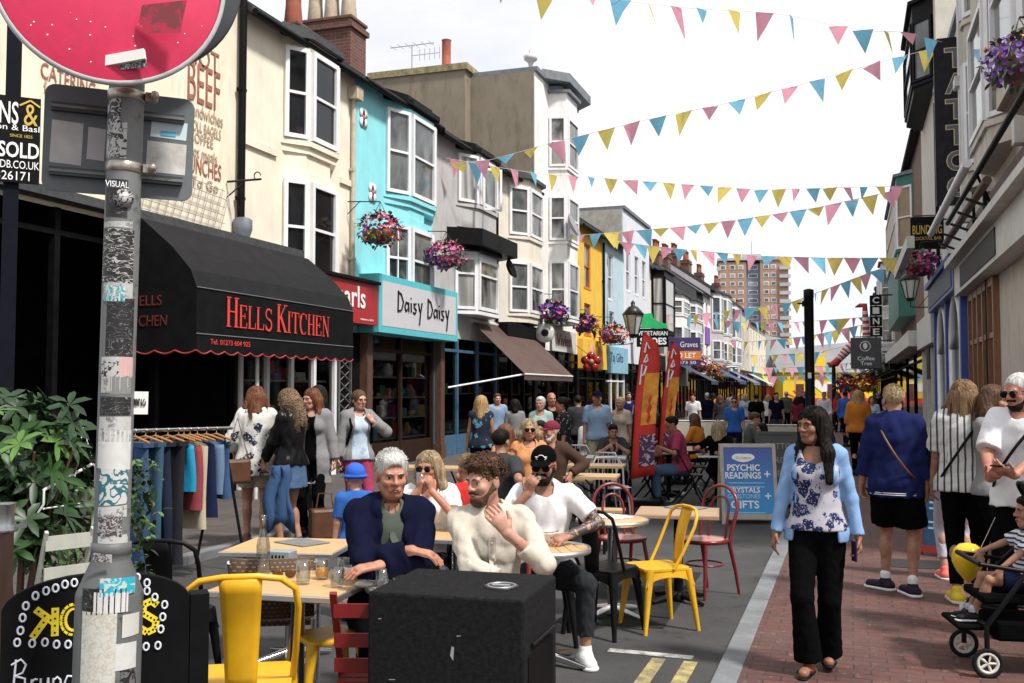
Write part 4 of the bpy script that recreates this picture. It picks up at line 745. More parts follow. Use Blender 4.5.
for k in range(24): 
    a, r_ = rnd.uniform(3.5, 5.9), rnd.uniform(.12, .27); q = rnd.uniform(.0006, .0024); b = MB(PAPER) if k == 0 else b; x, z = cR.x+r_*math.cos(a), cR.z+r_*math.sin(a); b.poly([(x-q, cR.y-.0075, z-q), (x+q*.8, cR.y-.0075, z-q*.6), (x+q, cR.y-.0075, z+q*.7), (x-q*.6, cR.y-.0075, z+q)])
b.build('paper_scraps', None, o)
s1 = TL(90, 64, PD-.115); s2 = TL(145, 54, PD-.115); b = MB(PAPER); b.bar(s1, s2, .012, .028, (0, 0, 1)); b.build('sticker', None, o); s1 = TL(118, 64, PD-.106); s2 = TL(146, 61, PD-.106); b = MB(m_scribble('torn_black_sticker', (.05, .05, .055), (.4, .4, .4), 60)); b.bar(s1, s2, .004, .035, (0, 0, 1)); b.build('sticker', None, o)
b = MB(m_tatty('faded_patch', (.45, .02, .06), (.2, .03, .04), 14, .5)); p = [TL(*q, PD-.108) for q in ((142, 5), (187, 0), (180, 33), (146, 34), (139, 22))]; b.poly(p[::-1]); b.build('sticker', None, o)
b = MB(M('dark_sign_back', (.05, .058, .064), .55, 0, .15, 5)); b.lathe([(.001, 0), (.292, 0), (.298, -.01), (.298, -.02), (.29, -.012), (.001, -.012)], 64, cB, face); b.build('rear_sign_disc', None, ts)
p0, p1 = TL(41, 190, PD+.06), TL(200, 83, PD+.06); w_, h_ = p1.x-p0.x, p1.z-p0.z; r_ = .03; pl = []
for cx, cz, a0 in ((w_-r_, r_, -PI/2), (w_-r_, h_-r_, 0), (r_, h_-r_, PI/2), (r_, r_, PI)): pl += [(cx+r_*math.cos(a0+k*PI/10), cz+r_*math.sin(a0+k*PI/10)) for k in range(6)]
b = MB(PLATEM); b.prism(pl, .004, frame((p0.x, p0.y, p0.z), (1, 0, 0), (0, -1, 0))); o = b.build('back_plate', None, ts, bev=.0015)
yb = p0.y-.004
for zf in (.78, .18):
    b = MB(M('dark_channel', (.035, .04, .042), .5)); b.bx(p0.x+.02, p1.x-.03, yb-.022, yb-.002, p0.z+h_*zf-.012, p0.z+h_*zf+.012); b.build('rail', None, o); b = MB(POST); b.bx(p0.x+.02, p1.x-.03, yb-.026, yb-.0225, p0.z+h_*zf-.004, p0.z+h_*zf+.004); b.build('rail_lip', None, o)
for (a, c, d, e, mt) in ((49, 161, 82, 118, PAPER), (86, 155, 105, 122, M('silver_sticker', (.4, .4, .41), .5, 0, .1)), (147, 163, 190, 131, M('pale_grey_sticker', (.5, .49, .47), .6, 0, .2, 25)), (152, 126, 191, 108, M('light_blue_sticker', (.5, .62, .66), .5, 0, .05))):
    q0, q1 = TL(a, c, PD+.058), TL(d, e, PD+.058); b = MB(mt if mt is not PAPER else M('greyed_paper', (.42, .42, .41), .7, 0, .15, 14)); tl_ = rnd.uniform(-.006, .006); b.add([(q0.x, yb-.001, q0.z), (q1.x, yb-.001, q0.z+tl_), (q1.x-tl_, yb-.001, q1.z+tl_), (q0.x-tl_, yb-.001, q1.z)], [(0, 1, 2, 3)]); s_ = b.build('sticker', None, o)
    if mt.name.startswith('light'): b = MB(M('cyan_ink', (.08, .42, .6), .5)); b.bx(q0.x+.03, q1.x-.03, yb-.003, yb-.0015, q0.z+.006, q0.z+.02); b.build('print', None, s_)
for zc in (TL(112, 91).z, TL(112, 165).z):
    b = MB(M('stainless_band', (.42, .38, .32), .35, .7, .3, 40)); b.lathe([(.05, zc-.014), (.0515, zc-.013), (.0515, zc+.013), (.05, zc+.014)], 24); b.bx(.05, .085, -.03, -.005, zc-.012, zc+.012); b.lathe([(.012, -.03), (.012, .02), (.004, .024)], 8, (.075, -.035, zc), face); b.build('clamp_band', None, ts)
def wrap(px0, px1, py0, py1, mat, r=.0493, txt=None, name='sticker'):
    z1, z0 = TL(112, py0).z, TL(112, py1).z; f = lambda px: math.asin(max(-1, min(1, TL(px, (py0+py1)/2, PD-.03).x/ r))) ; a0, a1 = f(px0), f(px1); b = MB(mat); n = 8; vs = []; j = [rnd.uniform(-.004, .004) for _ in range(4)]
    for i in range(n+1):
        a = a0+(a1-a0)*i/n; vs += [(r*math.sin(a), -r*math.cos(a), z0+j[0]+(j[1]-j[0])*i/n), (r*math.sin(a), -r*math.cos(a), z1+j[2]+(j[3]-j[2])*i/n)]
    b.add(vs, [(2*i, 2*i+2, 2*i+3, 2*i+1) for i in range(n)], True); return b.build(name, None, ts)
BW = m_scribble('black_and_white_doodle', (.01, .01, .011), (.42, .42, .42), 32, .52, .045); WB = m_scribble('white_doodle_sticker', (.42, .42, .41), (.012, .012, .012), 38, .52, .045); TEAL = m_scribble('teal_sticker', (.04, .3, .36), (.5, .55, .5), 55, .5, .08); BLKS = m_scribble('black_flyer', (.010, .010, .011), (.4, .4, .4), 24, .5, .010); GREYS = m_tatty('torn_grey_paper', (.42, .42, .41), (.2, .2, .2), 22, .52); PINKS = M('faded_pink_flyer', (.55, .34, .32), .7, 0, .12); WGR = m_tatty('flaking_white_paint', (.46, .46, .45), (.17, .17, .17), 26, .54)
for q in ((106, 121, 97, 122, BW), (105, 127, 122, 158, WB), (106, 128, 180, 218, BLKS), (104, 133, 221, 228, GREYS), (103, 134, 229, 282, m_scribble('printed_black_poster', (.012, .012, .012), (.42, .42, .4), 26, .5, .03)), (103, 133, 283, 300, GREYS), (104, 125, 286, 302, TEAL), (106, 134, 299, 356, BLKS), (101, 133, 358, 378, WGR), (101, 119, 361, 377, WB), (119, 133, 357, 376, PINKS), (101, 131, 379, 394, GREYS), (110, 131, 378, 394, M('dull_grey_paper', (.2, .2, .19), .8)), (100, 131, 396, 414, BLKS), (99, 131, 417, 440, WGR), (98, 131, 430, 468, m_tatty('white_paper_layer', (.56, .56, .55), (.4, .4, .4), 20, .6)), (99, 128, 468, 503, m_scribble('blue_green_graffiti', (.5, .5, .48), (.015, .12, .16), 24, .5, .07)), (98, 127, 505, 515, WGR), (98, 122, 514, 534, m_scribble('scratched_dark_sticker', (.05, .045, .045), (.35, .33, .33), 60)), (98, 128, 533, 540, WGR)): wrap(*q)
for q in ((100, 135, 571, 588, m_scribble('cyan_graffiti_label', (.48, .52, .5), (.02, .35, .45), 30, .5, .1)), (83, 126, 581, 606, BLKS), (94, 128, 586, 606, m_tatty('torn_white_sheet', (.58, .58, .57), (.35, .35, .35), 15, .62)), (82, 116, 604, 672, m_scribble('aged_paper_map', (.5, .5, .46), (.42, .4, .33), 45, .5, .05)), (122, 139, 609, 629, M('cream_label', (.5, .5, .47), .7, 0, .08)), (115, 136, 636, 660, m_tatty('white_paint_blob', (.55, .55, .54), (.16, .16, .16), 12, .6)), (85, 119, 673, 690, m_scribble('white_blue_tag', (.55, .55, .57), (.05, .08, .3), 28, .5, .07)), (120, 136, 662, 685, m_scribble('ink_tag', (.12, .12, .12), (.01, .01, .01), 30, .5, .07)), (93, 112, 548, 556, m_scribble('silver_tag', (.3, .3, .3), (.05, .05, .05), 60))): wrap(*q, r=.0912 if q[2] > 565 else .086)
text('VISUAL', frame(TL(105, 186, PD-.056)+V((0, 0, 0)), (1, .12, 0), (.12, -1, 0)), .062, .017, WHT, ts); b = MB(WB); b.lathe([(.001, 0), (.028, 0), (.001, .0015)], 20, (0, -.0535, TL(112, 199).z), face); b.build('sticker', None, ts)
b = MB(PAPER); q = TL(137, 402, PD+.02); b.bx(q.x-.016, q.x+.03, q.y, q.y+.001, q.z-.035, q.z+.03); b.build('paper_tab', None, ts); text('TRENT & Co', frame((q.x-.012, q.y-.001, q.z-.01), (1, 0, 0), (0, -1, 0)), .036, .02, INK, ts)
# ---- estate agent board
ep = spot(6, 7.0, ROAD); et = thing('estate_agent_board', 'black estate agent sold board with white and gold letters on a tall dark post', 'sign', ep, facing(ep)); b = MB(M('navy_black_post', (.004, .005, .010), .6)); b.bx(-.05, .05, .02, .12, 0, 5.2); b.build('post', None, et)
eL = lambda px, py: Matrix.Rotation(-facing(ep), 3, 'Z') @ (at_d(px, py, 7.)-ep)
q0, q1 = eL(-58, 180), eL(42, 92); b = MB(BLACK); b.bx(q0.x, q1.x, -.01, .02, q0.z, q1.z); b.build('board', None, et)
def ltx(txt, px, py, px1, py1, mt, bold=0): a, c = eL(px, py), eL(px1, py1); text(txt, frame((a.x, -.012, a.z), (1, 0, 0), (0, -1, 0)), c.x-a.x, c.z-a.z, mt, et, bold=bold)
ltx('PARSONS', -52, 121, 19, 98, WHT, .01); ltx('&', 24, 121, 39, 99, GOLD); ltx('Parsons Son & Basley', -50, 129, 52, 121, WHT); ltx('SINCE 1825', 10, 134, 33, 131, GOLD); ltx('SOLD', -2, 155, 40, 139, WHT, .02); ltx('PARSONSANDB.CO.UK', -50, 166, 40, 158, WHT); ltx('01273 326171', -40, 178, 30, 169, WHT)
b = MB(GOLD); p_, q_, r__ = eL(20, 101), eL(31, 95), eL(41, 101); b.bar((p_.x, -.013, p_.z), (q_.x, -.013, q_.z), .004, .012, (0, 0, 1)); b.bar((q_.x, -.015, q_.z), (r__.x, -.015, r__.z), .004, .012, (0, 0, 1)); b.build('roof_emblem', None, et)
# ---- foreground: chalk board, post, plants, folding chair
ap = spot(100, 3.25, ROAD); az = facing(ap); ab = thing('chalkboard', 'black arched chalkboard with yellow dotted letters and white ring border', 'sign', ap, az); aL = lambda px, py: Matrix.Rotation(-az, 3, 'Z') @ (at_d(px, py, 3.25)-ap)
CB = M('chalkboard_black', (.004, .004, .0045), .7, 0, .3, 8); l, r_, zt, zs = aL(6, 600).x, aL(192, 600).x, aL(100, 570).z, aL(100, 602).z
pl = [(l, 0), (r_, 0), (r_, zs)]+[((l+r_)/2+(r_-l)/2*math.cos(a), zs+(zt-zs)*math.sin(a)) for a in np.linspace(.1, PI-.1, 14)]+[(l, zs)]
b = MB(CB); b.prism(pl, .025, frame((0, .0, 0), (1, 0, 0), (0, -1, 0))); b.build('board', None, ab, bev=.003); b = MB(CB); b.prism([(x*1.02+.03, z*.90) for x, z in pl], .02, Matrix.Translation((0, .5, 0)) @ frame((0, 0, 0), (1, 0, 0), (0, -1, 0))); b.build('rear_board', None, ab)
b = MB(CB); b.bx(r_+.0, r_+.06, -.03, .05, 0, aL(190, 598).z); b.build('frame_post', None, ab)
KY = M('chalk_yellow', (.72, .56, .02), .7, 0, .12, 20); FA = frame((0, -.0265, 0), (1, 0, 0), (0, -1, 0))
def dotletter(lines, px, py, w, h):
    o = aL(px, py); M4 = FA @ Matrix.Translation((o.x, o.z, 0)); b = MB(KY)
    for i, ln_ in enumerate(lines):
        for k in range(len(ln_)-1): b.bar(M4 @ V((ln_[k][0]*w, ln_[k][1]*h, .0005*(i+1)+.0001*k)), M4 @ V((ln_[k+1][0]*w, ln_[k+1][1]*h, .0005*(i+1)+.0001*k)), .022, .001, M4.to_3x3() @ V((0, 0, 1)))
    o2 = b.build('lettering', None, ab); d = MB(CB)
    for ln_ in lines:
        for k in range(len(ln_)-1):
            a, c = V((*ln_[k], 0)), V((*ln_[k+1], 0)); n = max(2, int(((c.x-a.x)**2*w*w+(c.y-a.y)**2*h*h)**.5/.018))
            for q in range(n): p = a.lerp(c, (q+.5)/n); d.lathe([(.001, 0), (.0035, 0), (.001, .0015)], 6, M4 @ V((p.x*w, p.y*h, .0026)), face)
    d.build('dots', None, o2)
ovl = [(.5+.5*math.cos(a), .5+.5*math.sin(a)) for a in np.linspace(0, 2*PI, 17)]
dotletter([[(.85, 0), (.85, 1)], [(.1, 1), (.8, .5)], [(.5, .62), (0, 0)]], 35, 628, .075, .088); dotletter([ovl], 64, 626, .06, .082); dotletter([ovl], 95, 626, .06, .08); dotletter([[(.9, .85), (.6, 1), (.2, .9), (.15, .65), (.5, .5), (.85, .35), (.8, .1), (.4, 0), (.05, .15)]], 139, 632, .06, .1)
b = MB(M('chalk_white', (.6, .62, .68), .8, 0, .1, 30))
rings = [(21, 631), (35, 633), (47, 633), (58, 636), (69, 637), (24, 620), (26, 608), (29, 597), (38, 588), (48, 584), (57, 582), (66, 579), (75, 578), (146, 646), (158, 646), (161, 630), (163, 618), (165, 606), (155, 598), (147, 591), (147, 583), (137, 577)]
for x, y in rings: o = aL(x, y); b.tube([FA @ V((o.x+.0085*math.cos(a), o.z+.012*math.sin(a), .002)) for a in np.linspace(0, 2*PI, 11)[:-1]], .0035, 5, True)
b.build('ring_border', None, ab)
BR = [[(.05, .0), (.12, 1.1)], [(.0, .95), (.25, 1.1), (.38, .92), (.3, .68), (.1, .6)], [(.1, .6), (.36, .5), (.38, .2), (.2, .02), (.03, .05)], [(.5, .05), (.55, .45)], [(.54, .35), (.62, .45), (.7, .43)], [(.78, .45), (.77, .12), (.85, .04), (.95, .12), (.98, .45)], [(.98, .45), (1.0, .05)], [(1.1, .05), (1.12, .42)], [(1.12, .35), (1.22, .45), (1.3, .36), (1.32, .04)], [(1.62, .42), (1.5, .45), (1.42, .26), (1.48, .06), (1.62, .06)], [(1.72, .04), (1.76, .95)], [(1.75, .36), (1.85, .45), (1.93, .36), (1.95, .04)]]
o = aL(15, 682); strokes([[(o.x+x*.107, o.z+.003+z*.1) for x, z in l_] for l_ in BR], FA, .0035, MATS['chalk_white'], ab)
pp2 = spot(9, 3.7, ROAD); t = thing('barrier_post', 'brown timber barrier post with grey metal cup on top', 'post', pp2, facing(pp2)); b = MB(WOODB); b.bx(-.028, .028, -.028, .028, 0, 1.2); b.build('post', None, t); b = MB(STEEL); b.lathe([(.04, 1.2), (.045, 1.21), (.03, 1.222), (.028, 1.23), (.032, 1.3), (.036, 1.305), (.03, 1.3)], 16); b.bx(-.3, .07, -.006, .006, 1.212, 1.225); b.build('metal_cap', None, t)
# leaf helpers
LF = [M('leaf_%s' % n, c, .45, 0, .25, 10, spec=.4) for n, c in (('deep', (.012, .036, .010)), ('mid', (.024, .068, .016)), ('bright', (.075, .16, .03)), ('olive', (.04, .06, .016)))]
def leaf(b, p, d, up, L_, w, fold_=.2):
    d = V(d).normalized(); sd_ = d.cross(V(up)); sd_ = sd_.normalized() if sd_.length > .01 else d.orthogonal().normalized(); n = sd_.cross(d); p = V(p)
    q = [p, p+d*L_*.35+sd_*w*.8+n*fold_*w, p+d*L_*.7+sd_*w*.75+n*fold_*w*.6-V((0, 0, L_*.08)), p+d*L_-V((0, 0, L_*.22)), p+d*L_*.7-sd_*w*.75+n*fold_*w*.6-V((0, 0, L_*.08)), p+d*L_*.35-sd_*w*.8+n*fold_*w, p+d*L_*.36, p+d*L_*.7-V((0, 0, L_*.1))]
    b.add(q, [(0, 1, 6), (1, 2, 7, 6), (2, 3, 7), (0, 6, 5), (6, 7, 4, 5), (7, 3, 4)], True)
def rdir(r=rnd, zl=-.3, zh=1): 
    a = r.uniform(0, 2*PI); z = r.uniform(zl, zh); c = math.sqrt(max(0, 1-z*z)); return V((c*math.cos(a), c*math.sin(a), z))
sp = spot(22, 4.6, ROAD); t = thing('umbrella_plant', 'large leafy green shrub with palmate leaves at the left edge', 'plant', sp); b = MB(TERRA); b.lathe([(.18, 0), (.24, .42), (.26, .43), (.26, .48), (.22, .47)], 20); b.build('pot', None, t); st = MB(WOODB); fo = MB()
for k in range(9): a = k*.7; q = [V((0, 0, .45)), V((.1*math.cos(a), .1*math.sin(a), 1.0)), V((.3*math.cos(a), .25*math.sin(a), 1.45+.03*(k % 4)))]; st.tube(q, [.014, .01, .006], 6)
for k in range(300):
    c = V((rnd.gauss(-.04, .17), rnd.gauss(0, .15), rnd.uniform(1.0, 1.68)))
    if abs(c.x) > .36: continue
    fo.mat(LF[2] if (rnd.random() < .2 and c.z > 1.4) else rnd.choice(LF[:2])); ax = (V((c.x, c.y-.05, (c.z-1.1)*.5))+rdir()*.3).normalized(); n = 6; o1 = ax.orthogonal().normalized(); o2 = ax.cross(o1)
    for i in range(n): an = i*2*PI/n+rnd.uniform(-.1, .1); dd = (o1*math.cos(an)+o2*math.sin(an))+ax*.25; leaf(fo, c, dd, ax, rnd.uniform(.085, .13), .02)
st.build('stem', None, t); fo.build('foliage', None, t)
def trailing(label, px, d, zc, w, h, n, cat='plant', name='trailing_plant', pot=None, hang=0):
    p = spot(px, d, 0); t = thing(name, label, cat, (p.x, p.y, zc), facing(p)); b = MB()
    if pot: q = MB(pot); q.lathe([(.045, -.02), (.065, .08), (.07, .09), (.06, .08)], 16); q.build('pot', None, t)
    if hang: q = MB(WHITE); [q.tube([(.085*math.cos(a), .085*math.sin(a), .1), (0, 0, .1+hang)], .003, 4) for a in (0, 2.1, 4.2)]; q.build('hanging_string', None, t)
    for k in range(n):
        c = V((rnd.gauss(0, w*.4), rnd.gauss(0, w*.4), -rnd.random()**1.3*h+.13)); b.mat(rnd.choice(LF)); leaf(b, c, rdir(rnd, -1, .5), (0, 0, 1), rnd.uniform(.035, .075), rnd.uniform(.012, .02))
    b.build('foliage', None, t); return t
trailing('trailing green plant in a white pot hung at the front of the rail', 42, 4.9, 1.10, .15, .40, 240, pot=M('dull_white_pot', (.28, .28, .27), .6), hang=.26); trailing('hanging ivy in a small white pot directly left of the sign post', 84, 5.1, 1.10, .17, .48, 260, pot=M('dull_white_pot', (0, 0, 0)), hang=.30); trailing('bright leafy plant spilling down at the right side of the sign post', 141, 5.2, 1.2, .12, .66, 260)
trailing('low dark ground shrub behind the grey folding chair', 62, 6.3, .75, .55, .75, 500, name='shrub')
a, c = at_d(44, 490, 4.3), at_d(98, 461, 5.0); t = thing('plant_rail', 'thin white metal rail with hooks holding hanging pots', 'rail', (0, 0, 0)); b = MB(WHITE); b.tube([a, c], .007, 8); b.tube([a, a-V((0, 0, .06)), a-V((.03, 0, .1))], .005, 6); b.tube([a+V((0, 0, -.08)), c+V((0, 0, -.2))], .004, 6); b.build('rail', None, t); b = MB(WHITE); b.tube([(c.x, c.y, ROAD), (c.x, c.y, c.z)], .016, 8); b.build('stand', None, t)
def fold_chair(label, loc, rz, mat, group=None, slats=(.62, .74), seat_m=None):
    t = thing('folding_chair', label, 'chair', loc, rz, group); b = MB(seat_m or mat)
    for i in range(5): b.bx(-.19, .19, -.17+i*.075, -.17+i*.075+.062, .43, .447)
    b.build('seat', None, t); b = MB(mat)
    for z in slats: b.box((0, .19+.1*(z-.45), z), (.4, .014, .06), 0)
    b.build('backrest', None, t)
    for x in (-1, 1): l_ = MB(mat); l_.bar((x*.2, -.22, 0), (x*.2, .24, .84), .02, .03, (1, 0, 0)); l_.build('leg', None, t); l_ = MB(mat); l_.bar((x*.175, .24, 0), (x*.175, -.16, .44), .02, .03, (1, 0, 0)); l_.build('leg', None, t)
    return t
p = spot(56, 4.3, ROAD); fold_chair('pale grey slatted folding chair behind the chalkboard', V((p.x, p.y, .27)), facing(p, 203), M('pale_grey_green_wood', (.36, .37, .33), .6, 0, .1), None, (.66, .79)).scale = (.48, .7, 1); b = MB(WOODB); b.bx(-.4, .4, -.35, .35, 0, .29); tag(b.build('low_deck', None, None, V((p.x, p.y, ROAD)), facing(p)), 'low dark timber deck under the grey folding chair', 'deck')
# ---- tables and chairs
def on(px, py, z): return at_z(px, py, z)
zt = ROAD+.73; FRc, BRc = on(334.6, 598, zt), on(377.6, 577, zt); u = (BRc-FRc); u.z = 0; u.normalize(); v = V((-u.y, u.x, 0)); c = FRc+u*.33+v*.35; T1 = V((c.x, c.y, ROAD)); T1r = math.atan2(-v.y, -v.x)
pedestal_table('square pale oak cafe table with silver edge and steel leg, nearest the camera', T1, T1r, 'square', .70, .66, PINE, CHROME, 'cross')
c2 = on(292, 545, zt); T2 = V((c2.x, c2.y, ROAD)); pedestal_table('pale oak cafe table with a grey menu, behind the nearest table', T2, T1r+.12, 'square', .72, .62, PINE, CHROME, 'cross')
c3 = on(394, 585, zt); c3 += V((.12, .12, 0)); T3 = V((c3.x, c3.y, ROAD)); pedestal_table('round pale table with cup in front of the beige-shirted man', T3, 0, 'round', .62, 0, CERAM, CHROME, 'disc', edge=ALU)
c4 = on(548, 547, zt); T4 = V((c4.x, c4.y, ROAD)); pedestal_table('round slatted table with white bowl beside the man in black cap', T4, .5, 'round', .54, 0, PINE, CHROME, 'cross', slats=7)
c5 = on(612, 519, zt); T5 = V((c5.x, c5.y, ROAD)); pedestal_table('empty round oak table with menu between black chair and red chair', T5, .3, 'round', .56, 0, PINE, CHROME, 'star')
c6 = on(678, 511, zt); T6 = V((c6.x, c6.y, ROAD)); pedestal_table('worn brown rectangular table on black leg beside yellow chair', T6, .12, 'square', .66, .6, RUST, BLK_M, 'cross', edge=RUST)
c7 = on(452, 533, zt); T7 = V((c7.x, c7.y, ROAD)); pedestal_table('pale oak table in front of the woman in white top', T7, .1, 'square', .62, .6, PINE, CHROME, 'cross')
MC = 'yellow metal chairs'
p = spot(248, 4.3, ROAD); metal_chair('yellow metal chair in the foreground seen from behind at the nearest table', p, facing(p, 176), YEL_P, MC, 1.13)
p = spot(657, 7.35, ROAD); metal_chair('yellow metal chair standing alone in the road, turned side-on', p, facing(p, -62), YEL_P, MC)
p = spot(603, 7.2, ROAD); metal_chair('black metal chair with tall solid back beside the man in black cap', p, facing(p, 150), BLK_M, 'black metal chairs', 1.03)
p = spot(176, 5.7, ROAD); metal_chair('black metal chair showing its hoop just right of the sign post', p, facing(p, 160), BLK_M, 'black metal chairs', 1.05)
p = spot(622, 8.6, ROAD); bentwood_chair('dark red bentwood chair behind the round oak table', p, facing(p, 25), 'red bentwood chairs'); p = spot(703, 8.5, ROAD); bentwood_chair('dark red bentwood chair tucked at the worn brown table', p, facing(p, -40), 'red bentwood chairs')
p = spot(330, 5.25, ROAD); t = thing('metal_stool', 'yellow metal stool between the nearest table and the red chair', 'stool', p, facing(p, 20)); b = MB(YEL_P); b.prism([(-.15, -.13), (-.13, -.15), (.13, -.15), (.15, -.13), (.15, .13), (.13, .15), (-.13, .15), (-.15, .13)], .03, Matrix.Translation((0, 0, .43))); b.build('seat', None, t, bev=.01)
for x in (-1, 1):
    for y in (-1, 1): b = MB(YEL_P); b.tube([(x*.125, y*.125, .44), (x*.15, y*.15, .3), (x*.19, y*.19, 0)], [.033, .024, .014], 6); b.build('leg', None, t)
p = spot(388, 4.62, ROAD); fold_chair('red wooden slat chair wedged behind the black loudspeaker', p, facing(p, 172), REDC, None, (.52, .63, .76))
p = spot(278, 5.75, ROAD); t = thing('wicker_chair', 'woven tan wicker chair on metal legs behind the nearest table', 'chair', p, facing(p, 175)); WK = m_brick('woven_cane', (.28, .17, .09), (.17, .10, .05), (.05, .03, .02), 1, .03, .022); b = MB(WK); b.bx(-.22, .22, -.2, .2, .42, .46); b.build('seat', None, t, bev=.02); b = MB(WK); vs = [(x, .2+.05*(1-(x/.22)**2), z) for z in (.48, .62, .8) for x in np.linspace(-.22, .22, 7)]; b.add(vs, [(i*7+j, i*7+j+1, (i+1)*7+j+1, (i+1)*7+j) for i in range(2) for j in range(6)], True); o = b.build('backrest', None, t); sm_ = o.modifiers.new('s', 'SOLIDIFY'); sm_.thickness = .025
for x in (-1, 1): b = MB(ALU); b.tube([(x*.23, -.2, 0), (x*.23, -.2, .62), (x*.235, .1, .66), (x*.23, .22, .78)], .013, 8); b.build('leg', None, t); b = MB(ALU); b.tube([(x*.22, .2, 0), (x*.22, .2, .46)], .013, 8); b.build('leg', None, t)
# seats under the people at the tables
p = spot(395, 5.55, ROAD); metal_chair('black metal chair under the older man in navy jacket', p, facing(p, 0), BLK_M, 'black metal chairs'); p = spot(490, 5.45, ROAD); bentwood_chair('dark red bentwood chair under the beige-shirted man', p, facing(p, -10), 'red bentwood chairs'); p = spot(543, 6.95, ROAD); metal_chair('black metal chair under the man in black cap', p, facing(p, 5), BLK_M, 'black metal chairs'); p = spot(432, 7.4, ROAD); metal_chair('black metal chair under the woman drinking', p, facing(p, 0), BLK_M, 'black metal chairs'); p = spot(545, 6.2, ROAD); metal_chair('yellow metal chair half hidden behind the loudspeaker and slatted table', spot(566, 5.95, ROAD) if False else V((p.x, p.y, ROAD)), facing(p, 120), YEL_P, MC, .8) if False else None
p = at_z(776, 547, ROAD); b = MB(M('dead_leaf', (.42, .30, .2), .8)); leaf(b, (0, 0, .012), (1, .3, .02), (0, 0, 1), .17, .04); leaf(b, (.03, -.02, .01), (.6, -.8, .02), (0, 0, 1), .1, .03); tag(b.build('fallen_leaf', None, None, (p.x-.06, p.y, ROAD), .2), 'pale crumpled dead leaf lying in the gutter by the kerb', 'leaf')
# ---- things on the tables
def tp(px, py): q = on(px, py, zt+.002); return V((q.x, q.y, zt+.0015))
WATER = M('still_water', (.55, .58, .58), .05, 0, .02); JUICE = M('orange_juice', (.75, .32, .01), .3, 0, .05)
q = tp(263, 574); t = tag(MB(GLASS).lathe([(.034, 0), (.037, .01), (.037, .15), (.03, .19), (.015, .235), (.0135, .30), (.0165, .302), (.0165, .315), (.012, .315), (.011, .236), (.026, .188), (.034, .148), (.034, .012), (.001, .01)], 24).build('glass_bottle', None, None, q), 'tall clear glass water bottle on the nearest table', 'bottle'); MB(GLASS).lathe([(.031, .013), (.031, .06), (.001, .061)], 20).build('drink', None, t)
tumbler('empty ridged tumbler left of the orange juice', tp(303, 584), .04, .12); tumbler('tumbler half full of orange juice', tp(322, 579), .038, .105, JUICE, .55); tumbler('short tumbler in front of the orange juice', tp(337, 587), .037, .095); tumbler('tumbler with a little water behind the orange juice', tp(343, 577), .034, .10)
q = on(382, 588, zt+.002); tumbler('tumbler standing by the older man at the round table', V((q.x, q.y, zt+.003)), .036, .1)
q = tp(352, 578); t = tag(MB(CERAM).lathe([(.03, 0), (.042, .05), (.044, .062), (.04, .06), (.027, .006), (.001, .005)], 20).build('white_cup', None, None, q), 'small white cup near the older man\'s hands', 'cup'); b = MB(CERAM); b.tube(arc((.05, 0, .035), .02, -PI/2, PI/2, 8, 'xz'), .005, 6); b.build('handle', None, t)
q = tp(284, 578); t = thing('sunglasses', 'amber-lensed sunglasses lying on the nearest table', 'sunglasses', q, T1r+.3); AMB = M('amber_lens', (.10, .04, .012), .1, 0, .1)
for x in (-1, 1): b = MB(AMB); b.ell((x*.033, 0, .025), (.029, .008, .024), 14, 8); b.build('lens', None, t)
b = MB(BLACK); b.tube([(-.062, 0, .035), (-.064, .12, .01)], .003, 5); b.tube([(.062, 0, .035), (.064, .12, .01)], .003, 5); b.tube([(-.062, 0, .036), (.062, 0, .036)], .003, 5); b.build('frame', None, t)
q = tp(268, 583); q = tp(365, 586); t = thing('napkin', 'crumpled white paper napkin beside the cup', 'napkin', q, .4); b = MB(PAPER); b.ell((0, 0, .01), (.05, .03, .016), 9, 6, .25); b.build('paper', None, t)
q = on(282, 562, zt); t = thing('napkin_box', 'grey printed napkin box between the two oak tables', 'box', V((q.x, q.y, zt+.001)), T1r); b = MB(M('blue_grey_card', (.25, .28, .31), .6)); b.bx(-.07, .07, -.05, .05, 0, .065); b.build('box', None, t, bev=.004); b = MB(INK); [b.bx(-.04+k*.022, -.03+k*.022, -.0525, -.05, .02, .045) for k in range(4)]; b.build('print', None, t)
def menu(label, px, py, mt, rz): q = on(px, py, zt); t = MB(mt); t.bx(-.11, .11, -.15, .15, 0, .006); o = tag(t.build('menu', None, None, V((q.x, q.y, zt+.0025)), rz, bev=.002), label, 'menu', 'menus on the tables'); return o
menu('grey menu card on the second oak table', 302, 543, MENU, 1.2); menu('white menu card on the round oak table', 610, 517, PAPER, 1.0); menu('dark menu folder on the worn brown table', 686, 508, MENU, 1.2)
q = on(545, 541, zt); t = tag(MB(CERAM).lathe([(.045, 0), (.05, .01), (.083, .05), (.088, .065), (.083, .063), (.045, .012), (.001, .01)], 24).build('white_bowl', None, None, V((q.x, q.y, zt+.002))), 'white china bowl on the slatted round table', 'bowl'); MB(M('brown_rim', (.2, .1, .06), .4)).lathe([(.0885, .064), (.0885, .068), (.084, .068), (.084, .064)], 24, caps=False).build('rim', None, t)
q = on(404, 583, zt); t = tag(MB(CERAM).lathe([(.05, 0), (.058, .02), (.058, .028), (.045, .022), (.001, .012)], 20).build('ashtray', None, None, V((q.x, q.y, zt+.004))), 'small white ashtray on the round table', 'ashtray')
